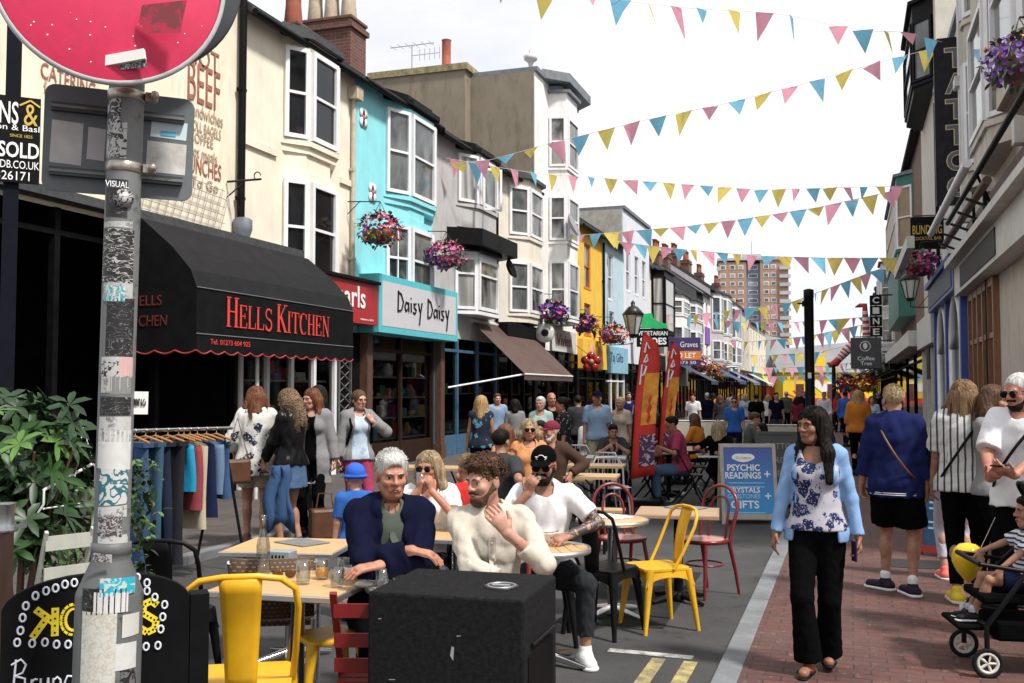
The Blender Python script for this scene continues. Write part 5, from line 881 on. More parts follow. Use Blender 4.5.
# ---- loudspeaker
sp = at_z(376, 597, .84); s2 = at_z(524, 599, .84); sp.z = s2.z = 0; u = s2-sp; s3 = at_z(557, 584, .84); vv = s3-s2; vv.z = 0; a1, a2 = math.atan2(u.y, u.x), math.atan2(vv.y, vv.x)-PI/2; rz = a1*.45+a2*.55; print('SPK', a1, a2, u.length, vv.length); wv = u.length*1.13; sp = s2-V((math.cos(rz), math.sin(rz), 0))*wv; t = thing('loudspeaker', 'big black carpet-covered loudspeaker cabinet standing in front of the seated men', 'loudspeaker', (sp.x, sp.y, ROAD), rz)
CARP = M('black_carpet_covering', (.013, .013, .0145), .95, 0, .35, 45, 1., 260, .15); b = MB(CARP); b.bx(0, wv, 0, .58, 0, .865); b.build('cabinet', None, t, bev=.012); b = MB(VOID); b.bx(wv+.001, wv+.004, .06, .5, .05, .62); b.build('grille', None, t); b = MB(BLK_M); b.tube([(wv+.01, .1, .66), (wv+.02, .45, .66)], .008, 6); b.build('handle', None, t); b = MB(M('pale_scuff', (.3, .3, .3), .8)); b.add([(wv*.54, -.0015, .62), (wv*.56, -.0015, .6), (wv*.565, -.0015, .655), (wv*.55, -.0015, .66)], [(0, 1, 2, 3)]); [b.poly([(x, -.001, z), (x+l_, -.001, z+.003), (x+l_*.9, -.001, z+.006), (x, -.001, z+.004)]) for x, z, l_ in ((.1, .5, .03), (.4, .7, .02), (.22, .3, .05), (.05, .75, .015), (.48, .4, .03))]; b.build('scuff_marks', None, t)
b = MB(IRON); b.lathe([(.075, 0), (.075, .005), (.06, .006), (.001, .004)], 24, (wv*.76, .24, .866)); o = b.build('badge', None, t); b = MB(STEEL); b.tube(arc((wv*.76, .24, .872), .06, 0, 2*PI*.95, 18, 'xy'), .005, 5, True); b.tube([(wv*.76-.04, .24, .872), (wv*.76+.04, .24, .872)], .008, 5); b.build('ring', None, o)
# ---- clothes rail
ra, rb_ = at_d(126, 431, 8.6), at_d(232, 428, 9.6); t = thing('clothes_rail', 'chrome clothes rail full of second-hand jeans outside the restaurant', 'clothes rail', (0, 0, 0)); b = MB(CHROME); b.tube([ra, rb_], .016, 8); b.build('rail', None, t)
for q in (ra.lerp(rb_, .02), ra.lerp(rb_, .9)):
    b = MB(BLK_M); b.tube([(q.x-.2, q.y-.1, LPAVE), (q.x, q.y, q.z)], .014, 6); b.tube([(q.x+.2, q.y+.1, LPAVE), (q.x, q.y, q.z)], .014, 6); b.build('leg', None, t)
HANG = M('wooden_hanger', (.34, .16, .05), .5, 0, .15)
def garment(label, f, kind, mat, L_=1.05, w=.2, group='clothes hanging on the rail'):
    q = ra.lerp(rb_, f); d = (rb_-ra).normalized(); rz = math.atan2(d.y, d.x)+rnd.uniform(-.15, .15); t = thing('hanging_'+kind, label, kind, q, rz, group)
    b = MB(HANG); b.tube([(0, -.21, -.1), (0, 0, -.05), (0, .21, -.1)], .012, 6); b.build('hanger', None, t); b = MB(STEEL); b.tube([(0, 0, -.05), (0, 0, .0)]+arc((0, .0, .0), .017, -PI/2, PI, 6, 'yz'), .003, 5); b.build('hook', None, t)
    b = MB(mat); n, N = 10, 12; vs = []
    for sd_ in (-1, 1):
        for i in range(N+1):
            fz = i/N; z = -.1-L_*fz; ww = w*(1+.08*fz) if kind != 'jacket' else w*(1.05+.15*fz-(.25 if fz > .55 else 0)*0)
            for j in range(n+1): u_ = -1+2*j/n; vs.append((sd_*(.035+.012*math.sin(u_*5+fz*3+f*40))*(1 if abs(u_) < .99 else .15), u_*ww+.015*math.sin(fz*4+f*30), z-(abs(u_)*.05 if i == 0 and kind != 'jeans' else 0)))
    o = (N+1)*(n+1); fs = []
    for i in range(N):
        for j in range(n): k = i*(n+1)+j; fs.append((k, k+1, k+n+2, k+n+1)); fs.append((o+k, o+k+n+1, o+k+n+2, o+k+1))
    for i in range(N):
        for j in (0, n): k = i*(n+1)+j; q_ = (k, k+n+1, o+k+n+1, o+k); fs.append(q_)
    b.add(vs, fs, True); b.build('cloth', None, t)
    if kind == 'jeans': b = MB(mat); b.bx(-.05, .05, -w*1.02, w*1.02, -.14, -.1); b.build('waistband', None, t)
def denim(name, c): return M(name, c, .9, 0, .22, 7, .4, 90, .2, stretch=(1, 1, .35))
DN = denim('mid_blue_denim', (.035, .075, .16)); DD = denim('dark_denim', (.012, .017, .035)); DL = denim('light_denim', (.12, .19, .30))
for a in (('mid blue straight jeans at the left end of the rail', .08, 'jeans', DN, 1.15), ('pale edged blue jeans second on the rail', .17, 'jeans', denim('teal_denim', (.04, .09, .14)), 1.1), ('almost black jeans behind the blue pairs', .26, 'jeans', DD, 1.0), ('dark grey jeans with turned-up pale hems', .37, 'jeans', denim('charcoal_denim', (.02, .02, .026)), 1.08), ('bright turquoise shirt on the rail', .47, 'shirt', cloth('turquoise_cloth', (.02, .25, .42)), .45), ('dull red track top on the rail', .52, 'jacket', cloth('red_cloth', (.24, .05, .06)), .62), ('cream knitted cardigan on the rail', .58, 'cardigan', cloth('cream_knit', (.45, .38, .28)), .8), ('navy jacket on the rail', .65, 'jacket', cloth('navy_cloth', (.012, .018, .05)), .7), ('faded short denim jacket near the right end', .74, 'denim jacket', DL, .5), ('blue denim jacket at the right end of the rail', .84, 'denim jacket', DN, .55)): garment(*a)
# ---- feather flags, boards, barriers in the middle of the street
def feather(label, px, d, ytop, ybot, dx, wpx):
    p = spot(px, d, ROAD); rz = facing(p); t = thing('feather_flag', label, 'flag', p, rz, 'red feather flags'); f = d/1000; zt_ = H-(ytop-390)*f-ROAD; zb = H-(ybot-390)*f-ROAD; w = wpx*f
    b = MB(RED); m, tt, bb = base_mat('red_flag_print'); sp_ = nd(tt, 'ShaderNodeSeparateXYZ'); v_ = coords(tt); tt.links.new(v_, sp_.inputs[0])
    c = mixc(tt, ramp(tt, noise(tt, v_, 5, 4, .6), [(.5, 0), (.56, 1)]), (.55, .03, .02), (.62, .04, .03)); tt.links.new(c, bb.inputs['Base Color']); setb(bb, r=.7); b = MB(m); N = 14; vs = []
    for i in range(N+1):
        g_ = i/N; z = zb+(zt_-zb)*g_; x0 = -w*.5+dx*f*g_**1.6; ww = w*(1-.15*g_) if g_ < .75 else w*(1-.15*g_)*max(.06, math.sqrt(max(0, 1-((g_-.75)/.25)**2)))
        for k in range(4): u_ = k/3; vs.append((x0+ww*u_, .03*math.sin(u_*3+g_*6), z-(1-u_)*.08*(1-g_)))
    b.add(vs, [(i*4+k, i*4+k+1, i*4+k+5, i*4+k+4) for i in range(N) for k in range(3)], True); o = b.build('banner', None, t); o.modifiers.new('s', 'SOLIDIFY').thickness = .004
    b = MB(M('orange_print', (.72, .30, .03), .7, 0, .25, 9)); 
    for i in range(5, 10): q = [vs[i*4+1], vs[i*4+3], vs[i*4+7], vs[i*4+5]]; b.poly([(x, y-.012, z) for x, y, z in q])
    b.build('orange_print', None, o); b = MB(m_scribble('fruit_bowl_print', (.5, .42, .42), (.08, .02, .08), 9, .5, .12)); q = [vs[1*4+1], vs[1*4+3], vs[4*4+3], vs[4*4+1]]; b.poly([(x, y-.014, z) for x, y, z in q]); b.build('bowl_print', None, o)
    strokes([[(a_*.12, c_*.3) for a_, c_ in l_] for l_ in ([(0, 0), (.3, 1), (.8, .9), (.5, .5), (.2, .45)], [(.5, 1.1), (.9, 1.5), (1.0, 1.2), (.6, 1.1)], [(.6, 1.6), (.9, 2.1), (1.2, 1.8)])], frame((vs[9*4][0]+.05, -.02, vs[9*4][2]), (1, 0, 0), (0, -1, 0)), .016, WHT, o)
    b = MB(BLK_M); b.tube([(-w*.5, .02, .1), (-w*.5, .02, zb)]+[(vs[i*4][0], .02, vs[i*4][2]) for i in range(0, N+1, 2)], .014, 6); b.build('pole', None, t); b = MB(BLK_M); b.bx(-.22, .25, -.2, .2, 0, .1); b.build('base', None, t, bev=.02)
feather('taller left red feather flag with fruit bowl print', 642, 15., 332, 474, 14, 24); feather('right red feather flag leaning behind the taller one', 664, 16.5, 341, 466, 16, 15)
def aboard(name, label, px, d, w, h, face, frame_m, off=0.):
    p = spot(px, d, ROAD); t = thing(name, label, 'sign', p, facing(p, off)); b = MB(frame_m); k = .045; Q = Matrix.Rotation(R(-9), 4, 'X'); b.X = Q
    b.bx(-w/2, -w/2+k, -.02, .02, 0, h); b.bx(w/2-k, w/2, -.02, .02, 0, h); b.bx(-w/2+k, w/2-k, -.019, .019, h-k, h); b.bx(-w/2+k, w/2-k, -.019, .019, .06, .06+k*1.6); b.build('frame', None, t); b = MB(frame_m); b.X = Matrix.Translation((0, .36, 0)) @ Matrix.Rotation(R(9), 4, 'X'); b.bx(-w/2, w/2, -.015, .015, 0, h); b.build('rear_leg', None, t)
    b = MB(face); b.X = Q; b.bx(-w/2+k, w/2-k, -.008, .008, .06+k*1.6, h-k); b.build('panel', None, t); return t, Q @ frame((-w/2, -.0095, 0), (1, 0, 0), (0, -1, 0))
def m_grad(name, c0, c1, z0, z1):
    m, t, b = base_mat(name); s_ = nd(t, 'ShaderNodeSeparateXYZ'); t.links.new(coords(t), s_.inputs[0]); mr = nd(t, 'ShaderNodeMapRange'); t.links.new(s_.outputs[2], mr.inputs[0]); mr.inputs[1].default_value = z0; mr.inputs[2].default_value = z1; t.links.new(mixc(t, mr.outputs[0], c0, c1), b.inputs['Base Color']); setb(b, r=.4); return m
t, A = aboard('pavement_sign', 'blue pavement sign board offering psychic readings, in a pale frame', 749, 12.9, .72, 1.03, m_grad('blue_print', (.03, .30, .66), (.05, .10, .36), .2, .9), M('pale_sign_frame', (.42, .38, .33), .6), 12); W2 = M('print_white', (.85, .85, .87), .5, 0, .02)
for s_, x, z, w, h in (('PSYCHIC', .09, .68, .42, .085), ('READINGS', .06, .58, .46, .085), ('CRYSTALS', .08, .40, .42, .07), ('GEMSTONES', .08, .325, .42, .06), ('GIFTS', .12, .2, .36, .1)): text(s_, A @ Matrix.Translation((x, z, 0)), w, h, W2 if s_ != 'GEMSTONES' else M('print_light_blue', (.3, .6, .8), .5), t, bold=.02)
for z in (.64, .36): b = MB(W2); b.X = A; b.bx(.56, .64, z-.008, z+.008, 0, .003); b.bx(.592, .608, z-.04, z+.04, .0005, .0035); b.build('cross_mark', None, t)
b = MB(W2); b.X = A; b.prism([(.3+.15*math.cos(a), .855+.055*math.sin(a)*(1+.15*math.sin(3*a))) for a in np.linspace(0, 2*PI, 17)[:-1]], .003, Matrix.Identity(4)); b.build('logo_cloud', None, t); text('Goldens', A @ Matrix.Translation((.2, .835, .004)), .2, .035, M('print_gold', (.6, .45, .15), .5), t)
for z in (.52, .47, .14): b = MB(M('print_light_blue', (0, 0, 0))); b.X = A; b.bx(.1, .56, z, z+.012, 0, .002); b.build('small_print', None, t)
t, A = aboard('pavement_sign', 'black chalk-style pavement sign listing tattoo and piercing services', 783, 14.6, .78, 1.12, M('slate_black_board', (.045, .05, .052), .6), M('slate_black_board', (0, 0, 0)), 5)
for i, s_ in enumerate(('TATTOO', 'PIERCING', 'BARBER', 'WALK IN')): text(s_, A @ Matrix.Translation((.14 if i != 1 else .1, .86-i*.2, 0)), .46 if i != 1 else .56, .09, M('chalk_gold', (.3, .27, .2), .8), t)
t, A = aboard('pavement_sign', 'blue pavement sign in a red frame between the dark blue fleece and striped shirt', 938, 10.2, .5, .95, M('deep_blue_print', (.015, .07, .16), .5), M('red_sign_frame', (.30, .03, .02), .6), -25)
for z in (.3, .36, .5, .56): b = MB(M('print_light_blue', (0, 0, 0))); b.X = A; b.bx(.1, .4, z, z+.02, 0, .002); b.build('small_print', None, t)
BAR = M('cream_canvas_barrier', (.50, .47, .40), .8, 0, .06, 5)
for lab, px, d, w in (('cream canvas cafe barrier behind the man in red top', 702, 25, 1.25), ('cream canvas barrier in front of the blue t-shirt man', 738, 25, .95), ('pale written canvas barrier beside the tattoo board', 786, 22, .9)):
    p = spot(px, d, ROAD); t = thing('cafe_barrier', lab, 'barrier', p, facing(p), 'cafe barriers in the middle of the street'); b = MB(BAR); b.bx(-w/2, w/2, -.01, .01, .12, .92); b.build('canvas', None, t); b = MB(OFFW); b.tube([(-w/2-.03, 0, 0), (-w/2-.03, 0, .98)], .022, 6); b.tube([(w/2+.03, 0, 0), (w/2+.03, 0, .98)], .022, 6); b.tube([(-w/2-.03, 0, .95), (w/2+.03, 0, .95)], .018, 6); b.build('post', None, t)
    if px == 786: text('BARLEY & CO', frame((-w*.42, -.012, .6), (1, 0, 0), (0, -1, 0)), w*.84, .12, M('grey_print', (.25, .24, .22), .8), t)
# ---- beer tables, white chairs, black folding furniture
def beer_table(label, px, d, rz, L_=1.8, w=.5, h=.75, name='beer_table', cat='table', group='pine beer tables'):
    p = spot(px, d, ROAD); t = thing(name, label, cat, p, rz, group); b = MB(BENCH); b.bx(-L_/2, L_/2, -w/2, w/2, h-.03, h); b.build('tabletop' if cat == 'table' else 'seat', None, t)
    for x in (-L_*.38, L_*.38):
        for y in (-w*.4, w*.4): b = MB(BLK_M); b.bx(x-.015, x+.015, y-.015, y+.015, 0, h-.03); b.build('leg', None, t)
        b = MB(BLK_M); b.tube([(x, -w*.4, .18), (x, w*.4, .18)], .012, 5); b.tube([(x, 0, .18), (x*.4, 0, h-.05)], .012, 5); b.build('brace', None, t)
    return t
beer_table('long pine beer table right of the man in black cap', 556, 13.2, .12); beer_table('second pine beer table nearer the man in black cap', 540, 11.6, .12); beer_table('pine bench in front of the long beer tables', 545, 10.8, .12, 1.7, .26, .46, 'beer_bench', 'bench', 'pine beer benches'); beer_table('pine bench on the far side of the long beer tables', 560, 14.2, .12, 1.6, .26, .46, 'beer_bench', 'bench', 'pine beer benches')
beer_table('pine beer table behind the blond child', 440, 12.7, .05, 1.0); beer_table('pine bench behind the blond child', 440, 11.8, .05, .9, .26, .46, 'beer_bench', 'bench', 'pine beer benches')
WP = M('white_wire', (.6, .6, .62), .4, .2, .05)
for lab, px, d, off in (('white wire chair nearest the feather flags', 612, 13.2, 20), ('white wire chair behind the pine beer table', 598, 14.2, -30), ('white wire chair at the far side of the eating boy', 582, 16.5, 160)):
    p = spot(px, d, ROAD); t = thing('wire_chair', lab, 'chair', p, facing(p, off), 'white wire chairs'); b = MB(WP); b.tube(arc((0, 0, .45), .21, 0, 2*PI*.96, 16, 'xy'), .014, 6, True); [b.tube([(-.2, -.16+k*.08, .45), (.2, -.16+k*.08, .45)], .008, 4) for k in range(5)]; b.build('seat', None, t); b = MB(WP); b.tube([(-.2, .12, .45), (-.22, .2, .7), (-.15, .22, .82), (.15, .22, .82), (.22, .2, .7), (.2, .12, .45)], .014, 6); [b.tube([(-.12+k*.08, .18, .46), (-.12+k*.08, .22, .82)], .008, 4) for k in range(4)]; b.build('backrest', None, t)
    for x in (-1, 1):
        for y in (-1, 1): b = MB(WP); b.tube([(x*.15, y*.15, .45), (x*.19, y*.19, 0)], .013, 5); b.build('leg', None, t)
for i, (lab, px, d, off) in enumerate((('black folding chair under the man in red top', 689, 15.2, 100), ('black folding chair left of the red-topped man', 650, 15.6, 60), ('black folding chair under the long-haired blonde woman', 728, 15.8, 120), ('empty black folding chair between the two black tables', 700, 16.8, 30), ('black folding chair behind the taller feather flag', 640, 17.8, 10))): p = spot(px, d, ROAD); fold_chair(lab, p, facing(p, off), BLK_M, 'black folding chairs', (.66, .8))
for i, (lab, px, d, off) in enumerate((('black folding chair under the curly-haired diner past the flags', 657, 18.6, 40), ('black folding chair under the diner in mustard top', 700, 18.2, -120), ('black folding chair under the diner in white shirt', 588, 17.6, 30), ('black folding chair under the diner in olive jacket', 747, 18.4, 100))): p = spot(px, d, ROAD); fold_chair(lab, p, facing(p, off), BLK_M, 'black folding chairs', (.66, .8))
for lab, px, d in (('black folding table of the far diners', 678, 18.6), ('black folding table in front of the red-topped man', 668, 16.2), ('black folding table beside the blue psychic sign', 716, 15.4), ('pale table where the boy is eating', 606, 15.0)):
    p = spot(px, d, ROAD); pedestal_table(lab, p, .2, 'square', .6, .6, BLK_M if 'black' in lab else OFFW, BLK_M, 'cross', 'tables in the middle of the road')
# ---- lamps, poles, wall signs
def lantern(label, p, wall_dir, sc_=1., group='wall lanterns'):
    t = thing('street_lantern', label, 'lantern', p, 0, group); k = sc_; b = MB(IRON); b.lathe([(.06*k, -.38*k), (.10*k, -.33*k), (.11*k, -.3*k)], 6); b.lathe([(.22*k, .1*k), (.24*k, .12*k), (.10*k, .28*k), (.04*k, .3*k), (.05*k, .36*k), (.01*k, .42*k)], 6)
    for i in range(6): a = i*PI/3; b.tube([(.11*k*math.cos(a), .11*k*math.sin(a), -.3*k), (.21*k*math.cos(a), .21*k*math.sin(a), .1*k)], .01*k, 5)
    b.build('lamp_frame', None, t); b = MB(M('milky_glass', (.55, .57, .56), .15, 0, .05)); b.lathe([(.10*k, -.3*k), (.20*k, .1*k)], 6); b.build('lamp_glass', None, t); b = MB(IRON); e = V(wall_dir); b.tube([V((0, 0, -.38*k)), V((0, 0, -.5*k)), e*.5+V((0, 0, -.52*k)), e+V((0, 0, -.52*k))], .018, 6); b.tube([e+V((0, 0, -.2*k)), e*.4+V((0, 0, -.52*k))], .012, 5); b.build('bracket', None, t)
p = at_x(633, 320, LEFT+1.3); lantern('black six-sided lantern bracketed from the pale blue house on the left', p, V((-1.3, 0, 0)), 1.9); p = at_x(910, 285, 1.75); lantern('black lantern bracketed from the right wall beside the flower basket', p, V((.55, 0, 0)), 1.3)
p = spot(810, 18, 0); t = thing('lamp_post', 'plain tall black post standing on the kerb behind the walking woman', 'post', p); b = MB(BLK_M); b.lathe([(.11, 0), (.11, 1.0), (.085, 1.05), (.085, 3.35), (.09, 3.36), (.09, 3.5), (.02, 3.52)], 16); b.build('column', None, t); b = MB(BLK_M); b.bx(-.12, -.08, -.02, .02, 3.2, 3.3); b.bx(-.2, -.12, -.015, .015, 3.24, 3.27); b.build('bracket', None, t); b = MB(CERAM); b.bx(-.03, .03, -.09, -.086, 1.9, 2.0); b.build('label_plate', None, t)
p = spot(834, 42, 0); t = thing('lamp_post', 'thin dark post far down the street below the striped legs', 'post', p); MB(BLK_M).lathe([(.1, 0), (.08, 2.6), (.05, 2.75)], 10).build('column', None, t)
def hang_sign(name, label, p, w, h, face, txts, rz=0., t_=.07, wall=.4, edge=None):
    o = thing(name, label, 'sign', p, rz); b = MB(face); b.bx(-w/2, w/2, -t_/2, t_/2, -h/2, h/2); b.build('board', None, o, bev=.008); Fm = frame((-w/2, -t_/2-.003, -h/2), (1, 0, 0), (0, -1, 0))
    for s_, x, z, ww, hh, mt in txts: text(s_, Fm @ Matrix.Translation((x*w, z*h, 0)), ww*w, hh*h, mt, o, bold=.01)
    if wall: b = MB(IRON); b.tube([(-w/2 if wall < 0 else w/2, 0, h*.4), ((-w/2 if wall < 0 else w/2)+wall, 0, h*.4)], .02, 5); b.tube([(-w*.4, 0, h/2+.03), (w*.4, 0, h/2+.03)], .015, 5); b.build('bracket', None, o)
    return o
GT = M('old_gold_letters', (.62, .52, .28), .5, 0, .1)
d_ = 21.6; p = at_d(952, 122, d_); w_, h_ = 32*d_/1000, 168*d_/1000; o = hang_sign('tattoo_sign', 'tall black vertical blade sign reading TATTOO in outlined letters', p, w_, h_, M('blade_sign_black', (.022, .022, .028), .4, 0, .2), [], 0, .12, .3)
for i, ch in enumerate('TATTOO'):
    z0 = h_*(.82-.155*i)-h_/2; Fm = frame((-w_*.2, -.064, z0), (1, 0, 0), (0, -1, 0)); text(ch, Fm, w_*.66, h_*.125, GT, o, bold=.05); text(ch, Fm @ Matrix.Translation((.02, .015, .003)), w_*.66-.04, h_*.125-.03, M('sign_letter_grey', (.12, .12, .14), .5), o, bold=.02)
p = at_d(927, 233, 24.5); hang_sign('pub_sign', 'black hanging sign with gold pub lettering above the flower basket', p, .76, .8, BLACK, [('BLIND PIG', .06, .46, .88, .28, GOLD), ('COCKTAIL BAR', .08, .28, .84, .1, GOLD)], .05, .08, .4)
d_ = 38; o = thing('cinema_sign', 'stack of four square black letter signs spelling CINE on the right', 'sign', at_d(876, 316, d_)); w_ = 11.5*d_/1000
for i, ch in enumerate('CINE'):
    z = (1.5-i)*.40; b = MB(BLACK); b.bx(-w_/2, w_/2, -.06, .06, z-.185, z+.185); q = b.build('letter_box', None, o, bev=.01); text(ch, frame((-w_*.27, -.064, z-.12), (1, 0, 0), (0, -1, 0)), w_*.54, .24, WHT, q, bold=.02)
b = MB(IRON); b.tube([(0, 0, -1.0), (0, 0, 1.0)], .03, 5); b.tube([(0, .08, .8), (.6, .08, .8)], .03, 5); b.build('bracket', None, o)
d_ = 33; p = at_d(866, 353, d_); o = hang_sign('coffee_sign', 'dark grey hanging coffee shop sign with white ring emblem on the right', p, 29*d_/1000, 31*d_/1000, M('slate_grey_sign', (.055, .058, .064), .5, 0, .1), [('Coffee', .22, .26, .56, .13, WHT), ('Tree', .32, .1, .36, .13, WHT)], 0, .08, .4)
b = MB(WHT); b.tube([V((.16*math.cos(a)-.02, -.045, .22+.16*math.sin(a))) for a in np.linspace(0, 2*PI, 19)[:-1]], .014, 5, True); b.tube([(-.02, -.045, .12), (-.02, -.045, .3)], .012, 4); b.prism([(-.02+.07*math.cos(a), .235+.1*math.sin(a)) for a in np.linspace(0, 2*PI, 13)[:-1]], .004, frame((0, -.041, 0), (1, 0, 0), (0, -1, 0))); b.build('tree_emblem', None, o)
# green shoe sign, to-let board, small boards on the left row
o = thing('shoe_shop_sign', 'big green cut-out shoe above a black and white shoe shop sign', 'shop sign', at_x(653, 336, LEFT+1.0), .3); w_ = .95; SH = [(-.55, .35), (-.5, 1.0), (-.05, 1.05), (.0, .8), (.3, .62), (.62, .55), (.66, .35)]
b = MB(M('green_shoe_paint', (.02, .42, .13), .5)); b.prism(SH, .12, frame((0, 0, 0), (1, 0, 0), (0, -1, 0))); b.build('shoe', None, o); b = MB(BLACK); b.bx(-.75, .7, -.1, .0, -.5, .33); b.build('board', None, o); text('VEGETARIAN', frame((-.7, -.105, .02), (1, 0, 0), (0, -1, 0)), 1.35, .2, WHT, o, bold=.01); text('SHOES', frame((-.6, -.105, -.4), (1, 0, 0), (0, -1, 0)), 1.2, .32, WHT, o, bold=.03); b = MB(IRON); b.tube([(-.5, .05, .4), (-1.3, .4, .4)], .03, 5); b.build('bracket', None, o)
o = thing('to_let_board', 'purple and orange to-let board on a post among the left houses', 'sign', at_x(684, 352, LEFT+1.4), .3); b = MB(M('purple_board', (.05, .03, .12), .5)); b.bx(-.85, .85, -.04, .02, -.7, .75); b.build('board', None, o); b = MB(M('orange_board', (.7, .2, .03), .5)); b.bx(-.85, .85, -.055, -.041, -.4, .05); b.build('orange_panel', None, o); text('TO LET', frame((-.6, -.06, -.32), (1, 0, 0), (0, -1, 0)), 1.2, .28, WHT, o, bold=.02); text('Graves', frame((-.2, -.05, .25), (1, 0, 0), (0, -1, 0)), .9, .28, WHT, o); text('01273 50', frame((-.6, -.05, -.62), (1, 0, 0), (0, -1, 0)), 1.2, .16, WHT, o); b = MB(OFFW); b.bx(-.95, -.86, -.03, .05, -3.4, .9); b.bx(-1.5, -.95, .0, .04, -.2, -.1); b.build('post', None, o)
p = at_x(682, 372, LEFT+.35); sign_board('grey_shop_sign', 'grey shop front sign with small orange panel far left', (p.x, p.y-2.2, p.z-.8), PI/2, 4.4, 1.6, M('grey_fascia', (0, 0, 0)), [('the gift shop', 1.3, .55, 1.8, .5, M('orange_board', (0, 0, 0)))], t=.3)
o = thing('round_shop_sign', 'small white round projecting shop sign over the brown awning', 'sign', at_x(545, 333, LEFT+.6), .25); b = MB(CERAM); b.lathe([(.001, 0), (.3, 0), (.3, .06), (.001, .06)], 24, (0, 0, 0), face); b.build('disc', None, o); b = MB(INK); b.prism([(.12*math.cos(a), .12*math.sin(a)) for a in np.linspace(0, 2*PI, 9)[:-1]], .01, frame((0, -.062, 0), (1, 0, 0), (0, -1, 0))); b.build('emblem', None, o); b = MB(IRON); b.tube([(-.3, 0, 0), (-.7, .2, 0)], .02, 5); b.build('bracket', None, o)
o = thing('balloon_flower', 'shiny red balloon flower hanging outside the cream-signed shop', 'balloon', at_x(591, 362, LEFT+.8), .3); RB = M('shiny_red_balloon', (.30, .02, .02), .15, 0, .1)
for k in range(5): a = k*2*PI/5+.3; b = MB(RB); b.ell((.21*math.cos(a), 0, .21*math.sin(a)), (.165, .14, .165), 12, 8); b.build('petal', None, o)
b = MB(M('dull_gold_balloon', (.3, .15, .05), .2)); b.ell((0, -.07, 0), (.12, .12, .12), 12, 8); b.build('flower_centre', None, o); b = MB(IRON); b.tube([(0, .1, .2), (-.5, .4, .6)], .012, 4); b.build('hook', None, o)
# striped kicking legs sculpture
SR = M('stocking_red', (.5, .04, .05), .6); SW = M('stocking_white', (.75, .75, .75), .6)
def striped(label, pts, r, d):
    q = [at_d(x, y, d) for x, y in pts]; o = thing('stocking_leg', label, 'sculpture', q[0], 0, 'giant striped legs above the cinema'); L_ = []; 
    for i in range(len(q)-1): L_ += [q[i].lerp(q[i+1], k/6) for k in range(6)]
    L_.append(q[-1]); n = len(L_); bs = (MB(SR), MB(SW))
    for i in range(n-1): bs[i % 2].tube([L_[i]-q[0], L_[i+1]-q[0]], [r*(1-.4*i/n), r*(1-.4*(i+1)/n)], 10)
    bs[0].build('red_stripes', None, o); bs[1].build('white_stripes', None, o); e = L_[-1]-q[0]; b = MB(SR); dv = (L_[-1]-L_[-2]).normalized(); b.tube([e, e+dv*.25, e+dv*.3+V((-.2, 0, -.05)), e+dv*.2+V((-.4, 0, -.02))], [r*.6, r*.7, r*.5, r*.15], 10); b.build('shoe', None, o)
striped('giant upright red and white striped leg beside the cinema letters', [(867, 345), (866, 330), (865, 311)], .19, 44); striped('giant bent red and white striped leg ending in a red shoe', [(857, 342), (846, 351), (839, 359)], .26, 46)
# ---- flower baskets
FLW = {n: M('petal_'+n, c, .6, 0, .25, 15) for n, c in (('purple', (.14, .04, .32)), ('magenta', (.42, .03, .2)), ('pink', (.6, .13, .26)), ('yellow', (.62, .42, .04)), ('red', (.45, .03, .035)), ('violet', (.27, .16, .5)), ('orange', (.65, .2, .03)))}
def basket(label, p, r, cols, n=260, wall=V((-.5, 0, 0)), fl=.03, group='hanging flower baskets', sd=1):
    rr = random.Random(sd); t = thing('flower_basket', label, 'flower basket', p, 0, group); b = MB(WOODB); b.lathe([(r*.2, -r*.75), (r*.55, -r*.55), (r*.75, -r*.1), (r*.7, -r*.1)], 12); b.build('basket', None, t); b = MB(IRON); b.tube([V((0, 0, r*1.3)), wall+V((0, 0, r*1.4))], .012, 5); [b.tube([(r*.7*math.cos(a), r*.7*math.sin(a), -r*.1), (0, 0, r*1.3)], .006, 4) for a in (0, 2.1, 4.2)]; b.tube([V((wall.x*.6, wall.y*.6, r*1.4)), wall+V((0, 0, r*.8))], .01, 4); b.build('bracket', None, t)
    f, g = MB(), MB()
    for k in range(n):
        d = rdir(rr, -.75, 1); c = V((d.x*r*rr.uniform(.7, 1.12), d.y*r*rr.uniform(.7, 1.12), d.z*r*.72*rr.uniform(.75, 1.15)-(r*.25*rr.random() if d.z < 0 else 0)))
        if rr.random() < .38: g.mat(rr.choice(LF)); leaf(g, c, (d+rdir(rr)*.6), (0, 0, 1), fl*2.6, fl*.8)
        else:
            f.mat(FLW[cols[min(len(cols)-1, int((d.x*.35+d.z*.2+.5+rr.uniform(-.3, .3))*len(cols))) if rr.random() < .75 else rr.randrange(len(cols))]]); nn = (d+rdir(rr)*.5).normalized(); u_ = nn.orthogonal().normalized(); w_ = nn.cross(u_); s_ = fl*rr.uniform(.6, 1.1); m_ = 5
            f.add([c+nn*s_*.1]+[c+(u_*math.cos(i*2*PI/m_)+w_*math.sin(i*2*PI/m_))*s_*(1 if i % 1 == 0 else .6)+nn*s_*.5 for i in range(m_)], [(0, i+1, (i+1) % m_+1) for i in range(m_)])
    g.build('foliage', None, t); f.build('flowers', None, t)
WL = V((-.6, 0, 0)); 
basket('big purple and pink flower basket left on the turquoise house', at_x(380, 229, LEFT+.75), .42, ['purple', 'violet', 'yellow', 'pink', 'magenta', 'red'], 420, WL*1.2, .045, sd=1); basket('purple and pink flower basket between turquoise and grey houses', at_x(446, 255, LEFT+.75), .42, ['purple', 'violet', 'magenta', 'pink', 'pink'], 380, WL*1.2, .05, sd=2)
